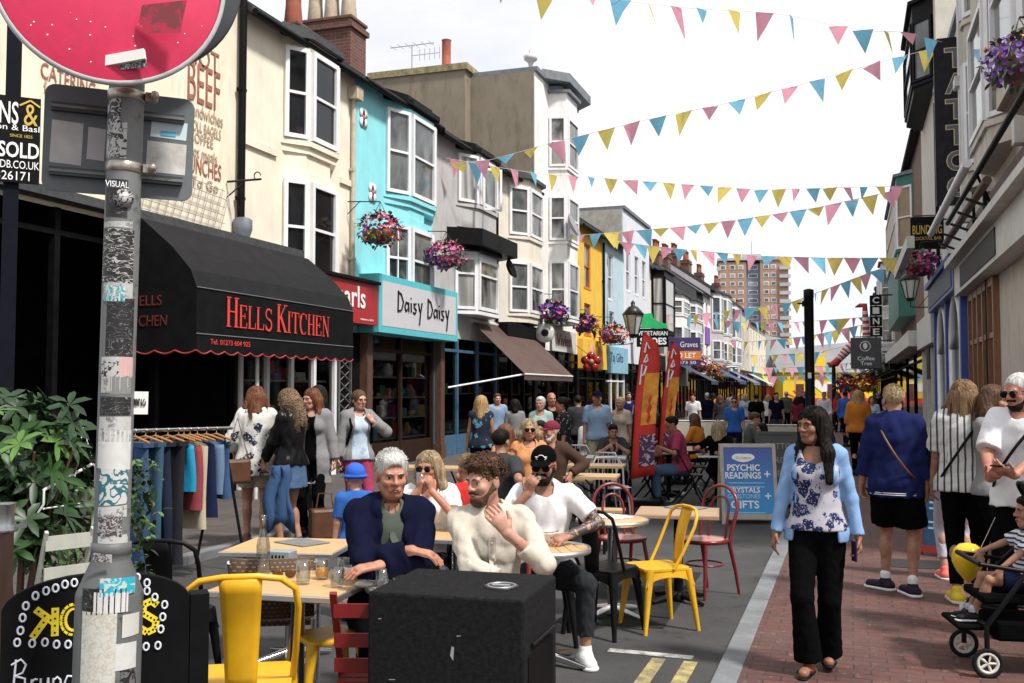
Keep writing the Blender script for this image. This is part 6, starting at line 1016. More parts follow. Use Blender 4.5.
for i, (px, py, r, cols, lab) in enumerate(((553, 313, .45, ['violet', 'purple', 'purple', 'magenta'], 'purple flower basket below the tall white house bay'), (586, 324, .38, ['magenta', 'pink', 'purple'], 'magenta flower basket on the yellow house'), (613, 334, .5, ['purple', 'magenta', 'orange', 'pink'], 'purple and orange flower basket on the powder blue house'), (701, 364, .7, ['red', 'magenta', 'red'], 'dark red flower basket far along the left row'), (714, 371, .7, ['yellow', 'red', 'orange'], 'yellow and red flower basket far along the left row'), (741, 381, .9, ['purple', 'magenta'], 'small purple flower basket farthest along the left row'))): basket(lab, at_x(px, py, LEFT+.8), r, cols, 240, WL*1.3, .08, sd=5+i)
basket('close purple and orange flower basket at the top right edge', at_d(1020, 58, 9.5), .30, ['violet', 'purple', 'violet', 'orange', 'violet', 'red'], 420, V((.75, 0, 0)), .035, sd=20); basket('pink and red flower basket under the black pub sign', at_d(921, 264, 24), .40, ['pink', 'red', 'pink', 'magenta', 'purple'], 300, V((.6, 0, 0)), .06, sd=21); basket('red and orange flower basket below the coffee sign', at_d(864, 384, 31), .32, ['red', 'orange', 'yellow', 'red'], 220, V((.9, 0, 0)), .07, sd=22); basket('dark purple flower basket on the far right wall', at_d(846, 383, 40), .42, ['purple', 'red', 'purple'], 200, V((1.6, 0, 0)), .08, sd=23)
# ---- bunting
def m_pen(n, c):
    m, t, b = base_mat('bunting_'+n); out = t.nodes['Material Output']; d = nd(t, 'ShaderNodeBsdfDiffuse'); r_ = nd(t, 'ShaderNodeBsdfTranslucent'); ms = nd(t, 'ShaderNodeMixShader', Fac=.6); cc = ramp(t, noise(t, coords(t), 7, 3), [(.3, tuple(x*.9 for x in c)), (.7, c)])
    for q in (d, r_): t.links.new(cc, q.inputs[0])
    t.links.new(d.outputs[0], ms.inputs[1]); t.links.new(r_.outputs[0], ms.inputs[2]); t.links.new(ms.outputs[0], out.inputs[0]); return m
PEN = [m_pen(n, c) for n, c in (('yellow', (.88, .72, .20)), ('pink', (.92, .43, .55)), ('blue', (.25, .60, .82)))]; CORD = M('bunting_cord', (.6, .6, .62), .7)
def bunting(label, pts, d0, d1, n, w, h, start=0, sd=0):
    rr = random.Random(sd); q = [at_d(x, y, d0+(d1-d0)*i/(len(pts)-1)) for i, (x, y) in enumerate(pts)]; ds = [0]
    for i in range(len(q)-1): ds.append(ds[-1]+(q[i+1]-q[i]).length)
    def at(s):
        for i in range(len(q)-1):
            if s <= ds[i+1]: return q[i].lerp(q[i+1], (s-ds[i])/(ds[i+1]-ds[i]))
        return q[-1].copy()
    t = thing('bunting', label, 'bunting', q[0], 0, 'strings of bunting across the street'); b = MB(CORD); m = 30; b.tube([at(ds[-1]*k/m)-q[0] for k in range(m+1)], .0035*max(1, d0/14), 4); b.build('cord', None, t)
    for k in range(n):
        s = ds[-1]*(k+.5)/n; p = at(s)-q[0]; tg = (at(min(ds[-1], s+.2))-at(max(0, s-.2))).normalized(); sw = V((rr.uniform(-.35, .45), rr.uniform(-.7, .7), 0)); hh = h*(rr.uniform(.82, 1.1) if rr.random() > .12 else rr.uniform(.45, .7)); tw_ = rr.uniform(-.6, .6); u_ = V((tg.x*math.cos(tw_)-tg.y*math.sin(tw_), tg.x*math.sin(tw_)+tg.y*math.cos(tw_), tg.z))
        a, c = p-u_*w*.58, p+u_*w*.58; tip = p-V((0, 0, hh))+sw*hh; md = (a+c+tip)/3+V((rr.uniform(-.05, .05), rr.uniform(-.1, .1), 0))*w; ml, mr = (a+tip)/2+V((0, rr.uniform(-.15, .15)*w, 0)), (c+tip)/2+V((0, rr.uniform(-.15, .15)*w, 0)); b = MB(PEN[(k+start) % 3]); b.add([a, c, tip, md, ml, mr, (a+c)/2], [(0, 6, 3, 4), (6, 1, 5, 3), (4, 3, 2), (3, 5, 2)], True); b.build('pennant', None, t)
bunting('topmost string of large pennants ending at the tattoo sign', [(480, -36), (600, -4), (632, 2), (668, 6), (700, 9), (760, 12), (800, 17), (830, 25), (870, 31), (905, 32), (942, 42)], 15, 21, 16, .36, .48, 2, 1)
bunting('rising string from the grey house to the black bay', [(446, 164), (490, 160), (560, 141), (640, 121), (720, 105), (800, 85), (880, 62), (942, 46)], 24, 22, 19, .36, .46, 0, 2)
bunting('nearly level string from the grey house to the green bay', [(446, 158), (490, 166), (540, 174), (600, 178), (680, 184), (760, 190), (830, 188), (905, 186)], 24.5, 30, 25, .36, .46, 1, 3)
bunting('sagging string from the yellow house to the right row', [(572, 236), (620, 232), (690, 226), (750, 218), (820, 207), (897, 190)], 37, 34, 19, .5, .62, 1, 4)
bunting('string from the white house running level below the white sky', [(596, 238), (650, 246), (700, 251), (760, 256), (830, 258), (897, 258)], 42, 34, 20, .5, .6, 2, 5)
bunting('far string rising from the left roofs to the CINE sign', [(662, 318), (720, 312), (790, 303), (840, 284), (893, 264)], 60, 44, 22, .6, .8, 0, 6)
bunting('far string crossing in front of the tower base', [(688, 316), (740, 322), (800, 322), (882, 316)], 72, 50, 24, .65, .8, 1, 7)
bunting('distant string low across the tower', [(700, 338), (750, 342), (810, 336), (876, 322)], 84, 56, 24, .7, .9, 2, 8)
bunting('distant string above the grey roof', [(712, 352), (760, 356), (820, 352), (872, 340)], 95, 70, 22, .8, 1., 0, 9); bunting('very far string across the grey roof', [(722, 364), (770, 368), (830, 366), (870, 360)], 105, 85, 20, .9, 1.1, 1, 10); bunting('lowest far string above the yellow mural', [(730, 374), (780, 377), (830, 375), (866, 372)], 112, 95, 18, .9, 1.1, 2, 11)
# ================================================================ PEOPLE: one distance field per body or garment, meshed as one skin
def _nets(vals, org, h, keep=None):
    nx, ny, nz = vals.shape; s = vals < 0
    acc = np.zeros((nx-1, ny-1, nz-1, 3), np.float32); cnt = np.zeros((nx-1, ny-1, nz-1), np.float32)
    sl = lambda o: vals[o[0]:nx-1+o[0], o[1]:ny-1+o[1], o[2]:nz-1+o[2]]
    for ax in range(3):
        for p in range(2):
            for q in range(2):
                o = [0, 0, 0]; oth = [i for i in range(3) if i != ax]; o[oth[0]] = p; o[oth[1]] = q; o2 = list(o); o2[ax] = 1
                a, b = sl(o), sl(o2); cr = (a < 0) != (b < 0)
                if not cr.any(): continue
                t = a[cr]/(a[cr]-b[cr]); pos = np.tile(np.array(o, np.float32), (t.size, 1)); pos[:, ax] = t
                acc[cr] += pos; cnt[cr] += 1
    act = cnt > 0
    if keep is not None: act &= keep
    vid = np.full(act.shape, -1, np.int64); n = int(act.sum()); vid[act] = np.arange(n)
    idx = np.argwhere(act).astype(np.float32); pts = (idx+acc[act]/cnt[act][:, None])*h+org
    qs = []
    for ax in range(3):
        o1, o2 = [i for i in range(3) if i != ax]
        A = np.moveaxis(s, (ax, o1, o2), (0, 1, 2)); Vd = np.moveaxis(vid, (ax, o1, o2), (0, 1, 2))
        e0, e1 = A[:-1, 1:-1, 1:-1], A[1:, 1:-1, 1:-1]
        c = [Vd[:, :-1, :-1], Vd[:, 1:, :-1], Vd[:, 1:, 1:], Vd[:, :-1, 1:]]
        ok = (e0 != e1) & (c[0] >= 0) & (c[1] >= 0) & (c[2] >= 0) & (c[3] >= 0)
        q = np.stack([x[ok] for x in c], 1); fl = e0[ok]
        if ax == 1: fl = ~fl
        q[~fl] = q[~fl][:, ::-1]; qs.append(q)
    return pts, np.concatenate(qs)
def sm(a, b, k):
    if k <= 0: return np.minimum(a, b)
    m = np.maximum(k-np.abs(a-b), 0)/k; return np.minimum(a, b)-m*m*k*.25
def prim_d(p, X, Y, Z):
    if p[0] == 'c':
        _, a, b, ra, rb, k, fd, ff, clip = p; ab = b-a; l2 = max(ab.dot(ab), 1e-9)
        x, y, z = X-a[0], Y-a[1], Z-a[2]; t = np.clip((x*ab[0]+y*ab[1]+z*ab[2])/l2, 0, 1)
        x, y, z = x-t*ab[0], y-t*ab[1], z-t*ab[2]; r = ra+(rb-ra)*t
        if fd is not None:
            m = (x*fd[0]+y*fd[1]+z*fd[2])*(1/ff-1); x, y, z = x+m*fd[0], y+m*fd[1], z+m*fd[2]
        d = np.sqrt(x*x+y*y+z*z)-r
        if fd is not None: d = d*(.5+.5*ff)
        for (c, n) in clip: d = np.maximum(d, (X-c[0])*n[0]+(Y-c[1])*n[1]+(Z-c[2])*n[2])
        return d
    _, c, r, Q, k = p; x, y, z = X-c[0], Y-c[1], Z-c[2]
    if Q is not None:
        x, y, z = (Q[0][0]*x+Q[1][0]*y+Q[2][0]*z, Q[0][1]*x+Q[1][1]*y+Q[2][1]*z, Q[0][2]*x+Q[1][2]*y+Q[2][2]*z)
    k0 = np.sqrt((x/r[0])**2+(y/r[1])**2+(z/r[2])**2)+1e-6; k1 = np.sqrt((x/r[0]**2)**2+(y/r[1]**2)**2+(z/r[2]**2)**2)+1e-6
    return k0*(k0-1)/k1
def pbox(p, m):
    if p[0] == 'c':
        a, b, r = p[1], p[2], max(p[3], p[4])+m; return [min(a[i], b[i])-r for i in range(3)], [max(a[i], b[i])+r for i in range(3)]
    r = max(p[2])+m if p[3] is not None else None
    return ([p[1][i]-(r or p[2][i]+m) for i in range(3)], [p[1][i]+(r or p[2][i]+m) for i in range(3)])
def cap(a, b, ra, rb=None, k=.03, fd=None, ff=1., clip=()): return ('c', V(a), V(b), ra, ra if rb is None else rb, k, V(fd) if fd is not None else None, ff, clip)
def elp(c, r, Q=None, k=.03): return ('e', V(c), tuple(r) if not isinstance(r, (int, float)) else (r, r, r), Q, k)
def inf(p, d):
    if p[0] == 'c': return p[:3]+(p[3]+d, p[4]+d)+p[5:]
    return p[:2]+(tuple(x+d for x in p[2]),)+p[3:]
def fmesh(ops, h, box=None, skip=(), disp=None):
    """ops: ('u', prim) join, ('s', prim) cut away, ('p', point, normal) cut by a plane"""
    us = [o[1] for o in ops if o[0] == 'u']
    if box is None:
        bs = [pbox(p, 2.5*h+.01) for p in us]; box = ([min(b[0][i] for b in bs) for i in range(3)], [max(b[1][i] for b in bs) for i in range(3)])
    lo, hi = np.array(box[0]), np.array(box[1]); n = np.maximum(np.ceil((hi-lo)/h).astype(int)+1, 3)
    ax = [lo[i]+h*np.arange(n[i]) for i in range(3)]; val = np.full(n, .3, np.float32)
    for o in ops:
        if o[0] == 'p':
            c, m = o[1], o[2]; val = np.maximum(val, (ax[0]-c[0])[:, None, None]*m[0]+(ax[1]-c[1])[None, :, None]*m[1]+(ax[2]-c[2])[None, None, :]*m[2]); continue
        p = o[1]; k = p[5] if p[0] == 'c' else p[4]; b0, b1 = pbox(p, k+3*h)
        i0 = [max(0, int((b0[i]-lo[i])/h)) for i in range(3)]; i1 = [min(n[i], int((b1[i]-lo[i])/h)+2) for i in range(3)]
        if any(i1[i] <= i0[i] for i in range(3)): continue
        sl_ = tuple(slice(i0[i], i1[i]) for i in range(3))
        d = prim_d(p, ax[0][sl_[0]][:, None, None], ax[1][sl_[1]][None, :, None], ax[2][sl_[2]][None, None, :])
        val[sl_] = sm(val[sl_], d, k) if o[0] == 'u' else -sm(-val[sl_], d, k)
    if disp is not None: val = val+disp(ax[0][:, None, None], ax[1][None, :, None], ax[2][None, None, :])
    keep = None
    if skip:
        keep = np.ones((n[0]-1, n[1]-1, n[2]-1), bool); c = [ax[i][:-1]+h/2 for i in range(3)]
        for b0, b1 in skip:
            ins = ((c[0] > b0[0]+h) & (c[0] < b1[0]-h))[:, None, None] & ((c[1] > b0[1]+h) & (c[1] < b1[1]-h))[None, :, None] & ((c[2] > b0[2]+h) & (c[2] < b1[2]-h))[None, None, :]; keep &= ~ins
    return _nets(val.astype(np.float32), lo, h, keep)
def to_mesh(name, parts, mat, s=1.):
    vs = np.concatenate([p[0] for p in parts]).astype(np.float32)*s; off = 0; qs = []
    for p in parts: qs.append(p[1]+off); off += len(p[0])
    q = np.concatenate(qs).astype(np.int32); me = bpy.data.meshes.new(name)
    me.vertices.add(len(vs)); me.vertices.foreach_set('co', vs.ravel()); me.loops.add(q.size); me.loops.foreach_set('vertex_index', q.ravel())
    me.polygons.add(len(q)); me.polygons.foreach_set('loop_start', np.arange(0, q.size, 4, dtype=np.int32)); me.polygons.foreach_set('use_smooth', np.ones(len(q), bool))
    me.update(calc_edges=True); me.materials.append(mat); return me
def folds(A, seed=0, wl=.17, vert=.75):
    r = np.random.RandomState(seed); ks = []
    for i in range(5):
        d = r.normal(size=3); d[2] *= vert; d /= np.linalg.norm(d); ks.append((d*2*PI/(wl*r.uniform(.7, 1.7)), r.uniform(0, 6.28), d[[1, 2, 0]]*2*PI/(wl*2.3)))
    def f(X, Y, Z):
        o = 0
        for k, ph, k2 in ks: o = o+.45-np.abs(np.sin(k[0]*X+k[1]*Y+k[2]*Z+ph+1.3*np.sin(k2[0]*X+k2[1]*Y+k2[2]*Z)))
        return np.minimum(o, .35)*A*.42
    return f
def ik(a, b, l1, l2, pole):
    a, b = V(a), V(b); d = b-a; L_ = min(d.length, (l1+l2)*.999); d.normalize(); b = a+d*L_
    x = (l1*l1-l2*l2+L_*L_)/(2*L_); hgt = math.sqrt(max(l1*l1-x*x, 0)); pl = V(pole); pl = pl-d*pl.dot(d); pl = pl.normalized() if pl.length > 1e-5 else d.orthogonal().normalized()
    return a+d*x+pl*hgt, b
def skin(c, name): 
    if name in MATS: return MATS[name]
    m, t, b = base_mat(name); v = coords(t); n = noise(t, v, 14, 4, .6)
    t.links.new(ramp(t, n, [(.28, tuple(x*y for x, y in zip(c, (.72, .58, .54)))), (.55, c), (.75, tuple(min(1, x*1.12) for x in c))]), b.inputs['Base Color']); setb(b, r=.5, spec=.35)
    b.inputs['Subsurface Weight'].default_value = .12; b.inputs['Subsurface Radius'].default_value = (.012, .005, .003); bump(t, b, noise(t, v, 160, 2), .12, .002); MATS[name] = m; return m
SK = {'fair': skin((.47, .26, .19), 'fair_skin'), 'ruddy': skin((.40, .185, .125), 'ruddy_skin'), 'tan': skin((.34, .175, .115), 'tanned_skin'), 'brown': skin((.25, .12, .075), 'brown_skin'), 'dark': skin((.16, .08, .05), 'dark_skin')}
def hairm(name, c, c2=None, sc_=60):
    if name in MATS: return MATS[name]
    m, t, b = base_mat(name); n = noise(t, coords(t, (1, 1, .12)), sc_, 4, .7, .6)
    t.links.new(ramp(t, n, [(.3, tuple(x*.35 for x in c)), (.68, c2 or tuple(min(1, x*1.35) for x in c))]), b.inputs['Base Color']); setb(b, r=.55, spec=.28 if max(c) > .05 else .1); bump(t, b, n, .7, .008); MATS[name] = m; return m
HR = {'grey': hairm('grey_hair', (.46, .45, .43), (.68, .67, .65)), 'brown': hairm('brown_hair', (.085, .042, .022)), 'dark': hairm('dark_hair', (.012, .009, .007)), 'black': hairm('black_hair', (.005, .004, .004), (.014, .010, .008)), 'blonde': hairm('blonde_hair', (.36, .23, .10)),
      'fairhair': hairm('ash_blonde_hair', (.30, .22, .13)), 'auburn': hairm('auburn_hair', (.14, .05, .022)), 'white': hairm('white_hair', (.66, .65, .62), (.8, .79, .76)), 'sandy': hairm('sandy_hair', (.42, .30, .15), (.6, .46, .27)), 'ombre': hairm('two_tone_hair', (.15, .085, .045), (.26, .15, .07))}
EYEW = M('eye_white', (.40, .37, .34), .25, 0, .02); IRIS = M('dark_iris', (.02, .014, .01), .15, 0, .1); LIP = M('lip_skin', (.27, .095, .08), .45, 0, .06); LENS = M('dark_lens', (.006, .006, .007), .08, 0, .1)
REF = 1.75
def person(label, loc, rz, h=1.72, sex='m', sk='fair', pose=None, hair=None, clothes=(), vox=.02, face=False, group=None, fat=1., hs=1., extra=None, lips=LIP, hv=None):
    """pose in a frame where the figure looks along -y, its left hand at +x, sizes as for a 1.75 m adult"""
    P = dict(pel=(0, 0, .93), lean=(0, 0), twist=0, head=(0, 0, 0), wrL=(.25, -.04, .80), wrR=(-.25, -.04, .80), epL=(.5, 1, 0), epR=(-.5, 1, 0), anL=(.10, 0, .085), anR=(-.10, 0, .085), kpL=(.1, -1, 0), kpR=(-.1, -1, 0), ftL=8, ftR=-8, tpL=0, tpR=0,
             hL=((.0, -.1, -1), (-1, 0, 0), .5), hR=((.0, -.1, -1), (1, 0, 0), .5)); P.update(pose or {})
    s = h/REF; f = sex == 'f'; g = fat; pel = V(P['pel']); ln = Matrix.Rotation(R(P['lean'][0]), 3, 'X') @ Matrix.Rotation(R(P['lean'][1]), 3, 'Y')
    U = ln @ V((0, 0, 1)); tw = ln @ Matrix.Rotation(R(P['twist']), 3, 'Z'); SX = tw @ V((1, 0, 0)); FY = tw @ V((0, 1, 0)); HX = Matrix.Rotation(R(P['twist']*.3), 3, 'Z') @ V((1, 0, 0))
    waist, chest, nb = pel+U*.15, pel+U*.36, pel+U*.535; sw = .148 if f else .168
    J = {'pel': pel, 'nb': nb}; Qt = [list(r_) for r_ in tw]
    for a, sg in (('L', 1), ('R', -1)):
        J['sh'+a] = pel+U*.485+SX*sg*sw; J['el'+a], J['wr'+a] = ik(J['sh'+a], P['wr'+a], .285, .25, P['ep'+a])
        J['hi'+a] = pel+HX*sg*.088-V((0, 0, .03)); J['kn'+a], J['an'+a] = ik(J['hi'+a], P['an'+a], .43, .42, P['kp'+a])
    hd = Matrix.Rotation(R(P['twist']+P['head'][0]), 3, 'Z') @ Matrix.Rotation(R(P['head'][1]), 3, 'X') @ Matrix.Rotation(R(P['head'][2]), 3, 'Y')
    hc = nb+U*.035+hd @ V((0, -.025, .115*hs)); Qh = [list(r_) for r_ in hd]; J['hc'] = hc; J['hd'] = hd
    hp = lambda x, y, z: hc+hd @ (V((x, y, z))*hs)
    def he(c, r, k=.02): r = (r, r, r) if isinstance(r, (int, float)) else r; return elp(hp(*c), tuple(x*hs for x in r), Qh, k*hs)
    def hcap(a, b, ra, rb=None, k=.015): return cap(hp(*a), hp(*b), ra*hs, (rb or ra)*hs, k*hs)
    torso = [elp(pel+U*.0, (.165*g if f else .155*g, .118*g, .125), Qt, .05), elp(waist, ((.122 if f else .138)*g, .098*g, .15), Qt, .06), elp(chest, ((.142 if f else .163)*g, .108*g, .19), Qt, .06),
             cap(J['shL']-SX*.03, J['shR']+SX*.03, .056, .056, .05, FY, .85), cap(nb-U*.1, nb+U*.0, .08, .055, .05)]
    if f: torso += [elp(chest-FY*.075+SX*i*.068-U*.0, (.062, .058, .062), Qt, .03) for i in (1, -1)]
    if g > 1.15: torso += [elp(waist-FY*.05-U*.02, (.14*g, .11*g, .14), Qt, .06)]
    armU = {a: cap(J['sh'+a], J['el'+a], .05*(.88 if f else 1)*g**.5, .039*(.9 if f else 1), .03) for a in 'LR'}; armF = {a: cap(J['el'+a], J['wr'+a], .040*(.88 if f else 1), .026, .012) for a in 'LR'}
    thigh = {a: cap(J['hi'+a], J['kn'+a], .088*g**.6, .056, .035) for a in 'LR'}; calf = {a: [cap(J['kn'+a], J['an'+a], .052, .034, .02), elp(J['kn'+a]*.68+J['an'+a]*.32+(J['kn'+a]-J['hi'+a]).normalized()*0+V((0, .018, 0)), (.047, .05, .09), None, .03)] for a in 'LR'}
    foot = {}
    for a in 'LR':
        an = J['an'+a]; q = Matrix.Rotation(R(P['ft'+a]), 3, 'Z') @ Matrix.Rotation(R(P['tp'+a]), 3, 'X'); fw = q @ V((0, -1, 0)); up = q @ V((0, 0, 1)); J['fw'+a] = fw; J['fu'+a] = up
        foot[a] = [cap(an-up*.045-fw*.03, an-up*.05+fw*.14, .036, .028, .03, q @ V((1, 0, 0)), 1.15)]
    headp = [he((0, .012, .035), (.075, .094, .083)), he((0, -.028, -.03), (.058, .062, .086), .03), he((0, -.052, -.086), (.034, .034, .03), .025)]
    headp += [hcap((i*.05, .0, -.05), (i*.022, -.055, -.09), .02, .018, .02) for i in (1, -1)]+[he((i*.04, -.06, -.022), (.022, .022, .02), .02) for i in (1, -1)]
    neckp = cap(nb-U*.03, hp(0, .012, -.06), .056 if not f else .047, .05 if not f else .043, .03)
    fine = [hcap((-.036, -.079, .024), (.036, -.079, .024), .013, .013, .014), hcap((0, -.086, .016), (0, -.107, -.022), .0085, .012, .012), he((.012, -.096, -.026), .0095, .008), he((-.012, -.096, -.026), .0095, .008), hcap((-.02, -.084, -.06), (.02, -.084, -.06), .010, .010, .012)]
    fine += [he((i*.076, .012, -.006), (.010, .021, .032), .008) for i in (1, -1)]
    sock = [he((i*.032, -.098, .002), .0175, .014) for i in (1, -1)]+[hcap((-.016, -.099, -.0575), (.016, -.099, -.0575), .004, .004, .006)]
    def hand(a):
        w = J['wr'+a]; d, n_, cu = P['h'+a][:3]; d = V(d).normalized(); n_ = V(n_); n_ = (n_-d*n_.dot(d)).normalized(); t = n_.cross(d) if a == 'L' else d.cross(n_); z = .93 if f else 1.05; z *= hs**.3 if hs > 1.05 else 1
        o = [cap(w, w+d*.075*z, .029*z, .037*z, .015, n_, .5)]; J['pm'+a] = w+d*.09*z+n_*.035*z
        for i, (q, l) in enumerate(((1.5, .072), (.5, .082), (-.5, .077), (-1.5, .06))):
            b0 = w+(d*.08+t*q*.0195)*z; c1 = cu*(.75+.1*i); d1 = d*math.cos(c1)+n_*math.sin(c1)+t*q*.05*(1-cu); d2 = d*math.cos(c1*2.1)+n_*math.sin(c1*2.1); b1 = b0+d1*l*.52*z; o += [cap(b0, b1, .0095*z, .0088*z, .004), cap(b1, b1+d2*l*.5*z, .0086*z, .0072*z, .004)]
        b0 = w+(d*.025+t*.026)*z; td = (d*.7+t*.65+n_*.35*(.3+cu)).normalized(); b1 = b0+td*.04*z; return o+[cap(b0, b1, .0125*z, .0105*z, .01), cap(b1, b1+(td*.6+d*.5+n_*.3*cu).normalized()*.032*z, .0104*z, .008*z, .004)]
    hands = {a: hand(a) for a in 'LR'}
    ops = [('u', p) for p in torso+[neckp]+[armU[a] for a in 'LR']+[armF[a] for a in 'LR']+[thigh[a] for a in 'LR']+calf['L']+calf['R']+foot['L']+foot['R']+headp]
    parts = []; skips = []; big = vox <= .012
    if big or face:
        b = (hc-V((.125, .145, .14))*hs, hc+V((.125, .14, .135))*hs); skips.append(b); hvx = (hv or vox*.5)
        parts.append(fmesh([('u', p) for p in headp+[neckp]+fine]+[('s', p) for p in sock], hvx, b))
    else: ops += [('u', p) for p in fine[1:2]+fine[-2:]]
    for a in 'LR':
        hp_ = hands[a]
        if big:
            w = J['wr'+a]; bb = [pbox(p, .012) for p in hp_]; b = (V([min(x[0][i] for x in bb) for i in range(3)]), V([max(x[1][i] for x in bb) for i in range(3)])); skips.append(b); parts.append(fmesh([('u', armF[a])]+[('u', p) for p in hp_], min(.0055, vox*.55), b))
        else: ops += [('u', inf(p, .003)) for p in hp_]
    parts.append(fmesh(ops, vox, None, skips)); root = link('person', to_mesh('person', parts, SK[sk], s), None, loc, rz); tag(root, label, 'person', group)
    C = dict(J=J, U=U, SX=SX, FY=FY, HX=HX, torso=torso, armU=armU, armF=armF, thigh=thigh, calf=calf, foot=foot, hc=hc, hd=hd, hp=hp, he=he, hcap=hcap, pel=pel, nb=nb, chest=chest, waist=waist, vox=vox, s=s, root=root, headp=headp, neckp=neckp, hs=hs, f=f, g=g, hands=hands)
    if face:
        for i in (1, -1):
            b = MB(EYEW); Mh = hd.to_4x4(); Mh.translation = hp(i*.031, -.0702, .002); b.X = Matrix.Scale(s, 4) @ Mh; b.ell((0, 0, 0), (.0125*hs, .0115*hs, .0062*hs), 12, 8); b.mat(IRIS).ell((0, -.0078*hs, .0004), (.0062*hs, .005*hs, .0058*hs), 10, 6); b.build('eye', None, root)
            b = MB(hair[1] if hair and hair[0] != 'none' and hair[2:3] != ('nobrow',) else HR['dark']); b.X = Matrix.Scale(s, 4); b.tube([hp(i*.013, -.0925, .0235), hp(i*.03, -.0925, .0275), hp(i*.047, -.081, .02)], [.0035*hs, .0042*hs, .002*hs], 6); b.build('eyebrow', None, root)
        b = MB(lips); b.X = Matrix.Scale(s, 4); b.tube([hp(-.023, -.088, -.057), hp(-.008, -.0965, -.0535), hp(0, -.0965, -.055), hp(.008, -.0965, -.0535), hp(.023, -.088, -.057)], [.002*hs, .0052*hs, .0048*hs, .0052*hs, .002*hs], 6); b.tube([hp(-.02, -.0895, -.06), hp(0, -.096, -.0645), hp(.02, -.0895, -.06)], [.002*hs, .0062*hs, .002*hs], 6); b.build('lips', None, root)
    if hair: make_hair(C, *hair)
    for i, c in enumerate(clothes): GARM[c[0]](C, *c[1:]) if not isinstance(c[-1], dict) else GARM[c[0]](C, *c[1:-1], **c[-1])
    if extra: extra(C)
    return root, C
def put(C, name, ops, mat, vox=None, disp=None, parent=None):
    p = fmesh(ops, vox or C['vox'], None, (), disp); o = link(name, to_mesh(name, [p], mat, C['s']), parent or C['root'])
    if name == 'hair': HAIRS.append(o)
    return o
def curls(A, wl):
    def f(X, Y, Z):
        k = 2*PI/wl; return A*(np.sin(k*X+1.7*np.sin(k*.7*Y))*np.sin(k*Y+1.9*np.sin(k*.8*Z))*np.sin(k*Z+1.3*np.sin(k*.6*X))+.5*np.sin(k*1.9*X+2*np.sin(k*Z))*np.sin(k*2.1*Y+k*Z))
    return f
def strands(A, wl):
    def f(X, Y, Z):
        k = 2*PI/wl; w = .9*np.sin(9*Z+5*X)+.5*np.sin(23*Z+11*Y); return A*(.6*np.sin(k*X*1.1+w)*np.sin(k*Y*.9+w*1.2)+.4*np.sin(k*1.9*X+k*1.3*Y+2*w))
    return f
def loose_hair(C, style, mat, L_, n, rr):
    """loose locks over the hair mass, so that its outline breaks up into strands"""
    b = MB(mat); b.X = Matrix.Scale(C['s'], 4); hp, hs, hd, FY, SX = C['hp'], C['hs'], C['hd'], C['FY'], C['SX']; inv = hd.transposed()
    for k in range(n):
        while 1:
            d = rdir(rr, -.25, 1)
            if not (d.y < -.3 and d.z < .42) and not (style in ('short', 'curly') and d.z < -.05 and d.y < .2): break
        p = V((d.x*.083, .016+d.y*.1, .042+d.z*.089)); nrm = V((d.x/.083, d.y/.1, d.z/.089)).normalized(); pts = [hp(*p)]; r0 = (.0026 if style == 'short' else .0034)*hs
        if style == 'short':
            sw = V((rr.gauss(.1, .14), .75 if d.z > .3 else .3, .35 if d.z > .3 else -.8)); l = rr.uniform(.008, .02); q = p+nrm*.004
            for i in range(3): q = q+(sw+nrm*(.2 if d.z > .35 else .03))*l*.33; pts.append(hp(*q))
        elif style == 'curly':
            u = nrm.orthogonal().normalized(); w = nrm.cross(u); ph = rr.uniform(0, 6.3); rad = rr.uniform(.006, .011); r0 = .004*hs
            for i in range(1, 8): pts.append(hp(*(p+nrm*(.004+i*.0038)+(u*math.cos(ph+i*1.15)+w*math.sin(ph+i*1.15))*rad+V((0, -.004*i if d.y < 0 and d.z > .4 else 0, 0)))))
        else:
            q = p*1.0; ph = rr.uniform(0, 6.3); up_ = 0; r0 = .0042*hs; cl = style == 'curlylong'; sx = (1 if p.x >= 0 else -1)
            for i in range(5):
                q = q+V((sx*.02 if abs(q.x) < .075 else 0, .006, -.022-.008*i)); e = V((q.x/.088, (q.y-.018)/.106, (q.z-.04)/.096)); e_ = e.length
                if q.z > -.03 and e_ > 0: e = e/e_; q = V((e.x*.088, .018+e.y*.106, .04+e.z*.096))
                if q.y < -.02 and q.z < .05: q.x = sx*max(abs(q.x), .078); q.y = max(q.y, -.03)
                pts.append(hp(*q))
            w = pts[-1]; l = max(.05, L_*rr.uniform(.72, 1.08)); side = (w-C['hc']).dot(SX); back = (w-C['hc']).dot(FY); m = 7
            for i in range(1, m+1):
                t = i/m; am = .012 if not cl else .03; out = V((0, 0, -l*t))+SX*((.025 if side > 0 else -.025)*min(1, t*2.2)*(1 if back < .04 else .3)+am*math.sin(ph+t*(5 if not cl else 13))*t**.5)+FY*((.03*t if back > 0.02 else -.02*t)+am*.6*math.cos(ph*1.3+t*(4 if not cl else 13)))
                pts.append(w+out)
        N = len(pts); b.tube(pts, [r0*(1-.75*(i/(N-1))**2) for i in range(N)], 3)
    b.build('loose_locks', None, C.get('hair'))
def make_hair(C, style, mat, *a):
    hair_mass(C, style, mat, *a)
    if C['vox'] <= .0145 and style in ('short', 'curly', 'long', 'longfront', 'bob', 'curlylong'):
        C['hair'] = C['root'].children[-1] if False else HAIRS[-1]
        loose_hair(C, style, mat, (a[0] if a and not isinstance(a[0], str) else .22), {'short': 700, 'curly': 380}.get(style, 360), random.Random(len(HAIRS)))
HAIRS = []
def rdir(r, zl=-.3, zh=1):
    a = r.uniform(0, 2*PI); z = r.uniform(zl, zh); c = math.sqrt(max(0, 1-z*z)); return V((c*math.cos(a), c*math.sin(a), z))
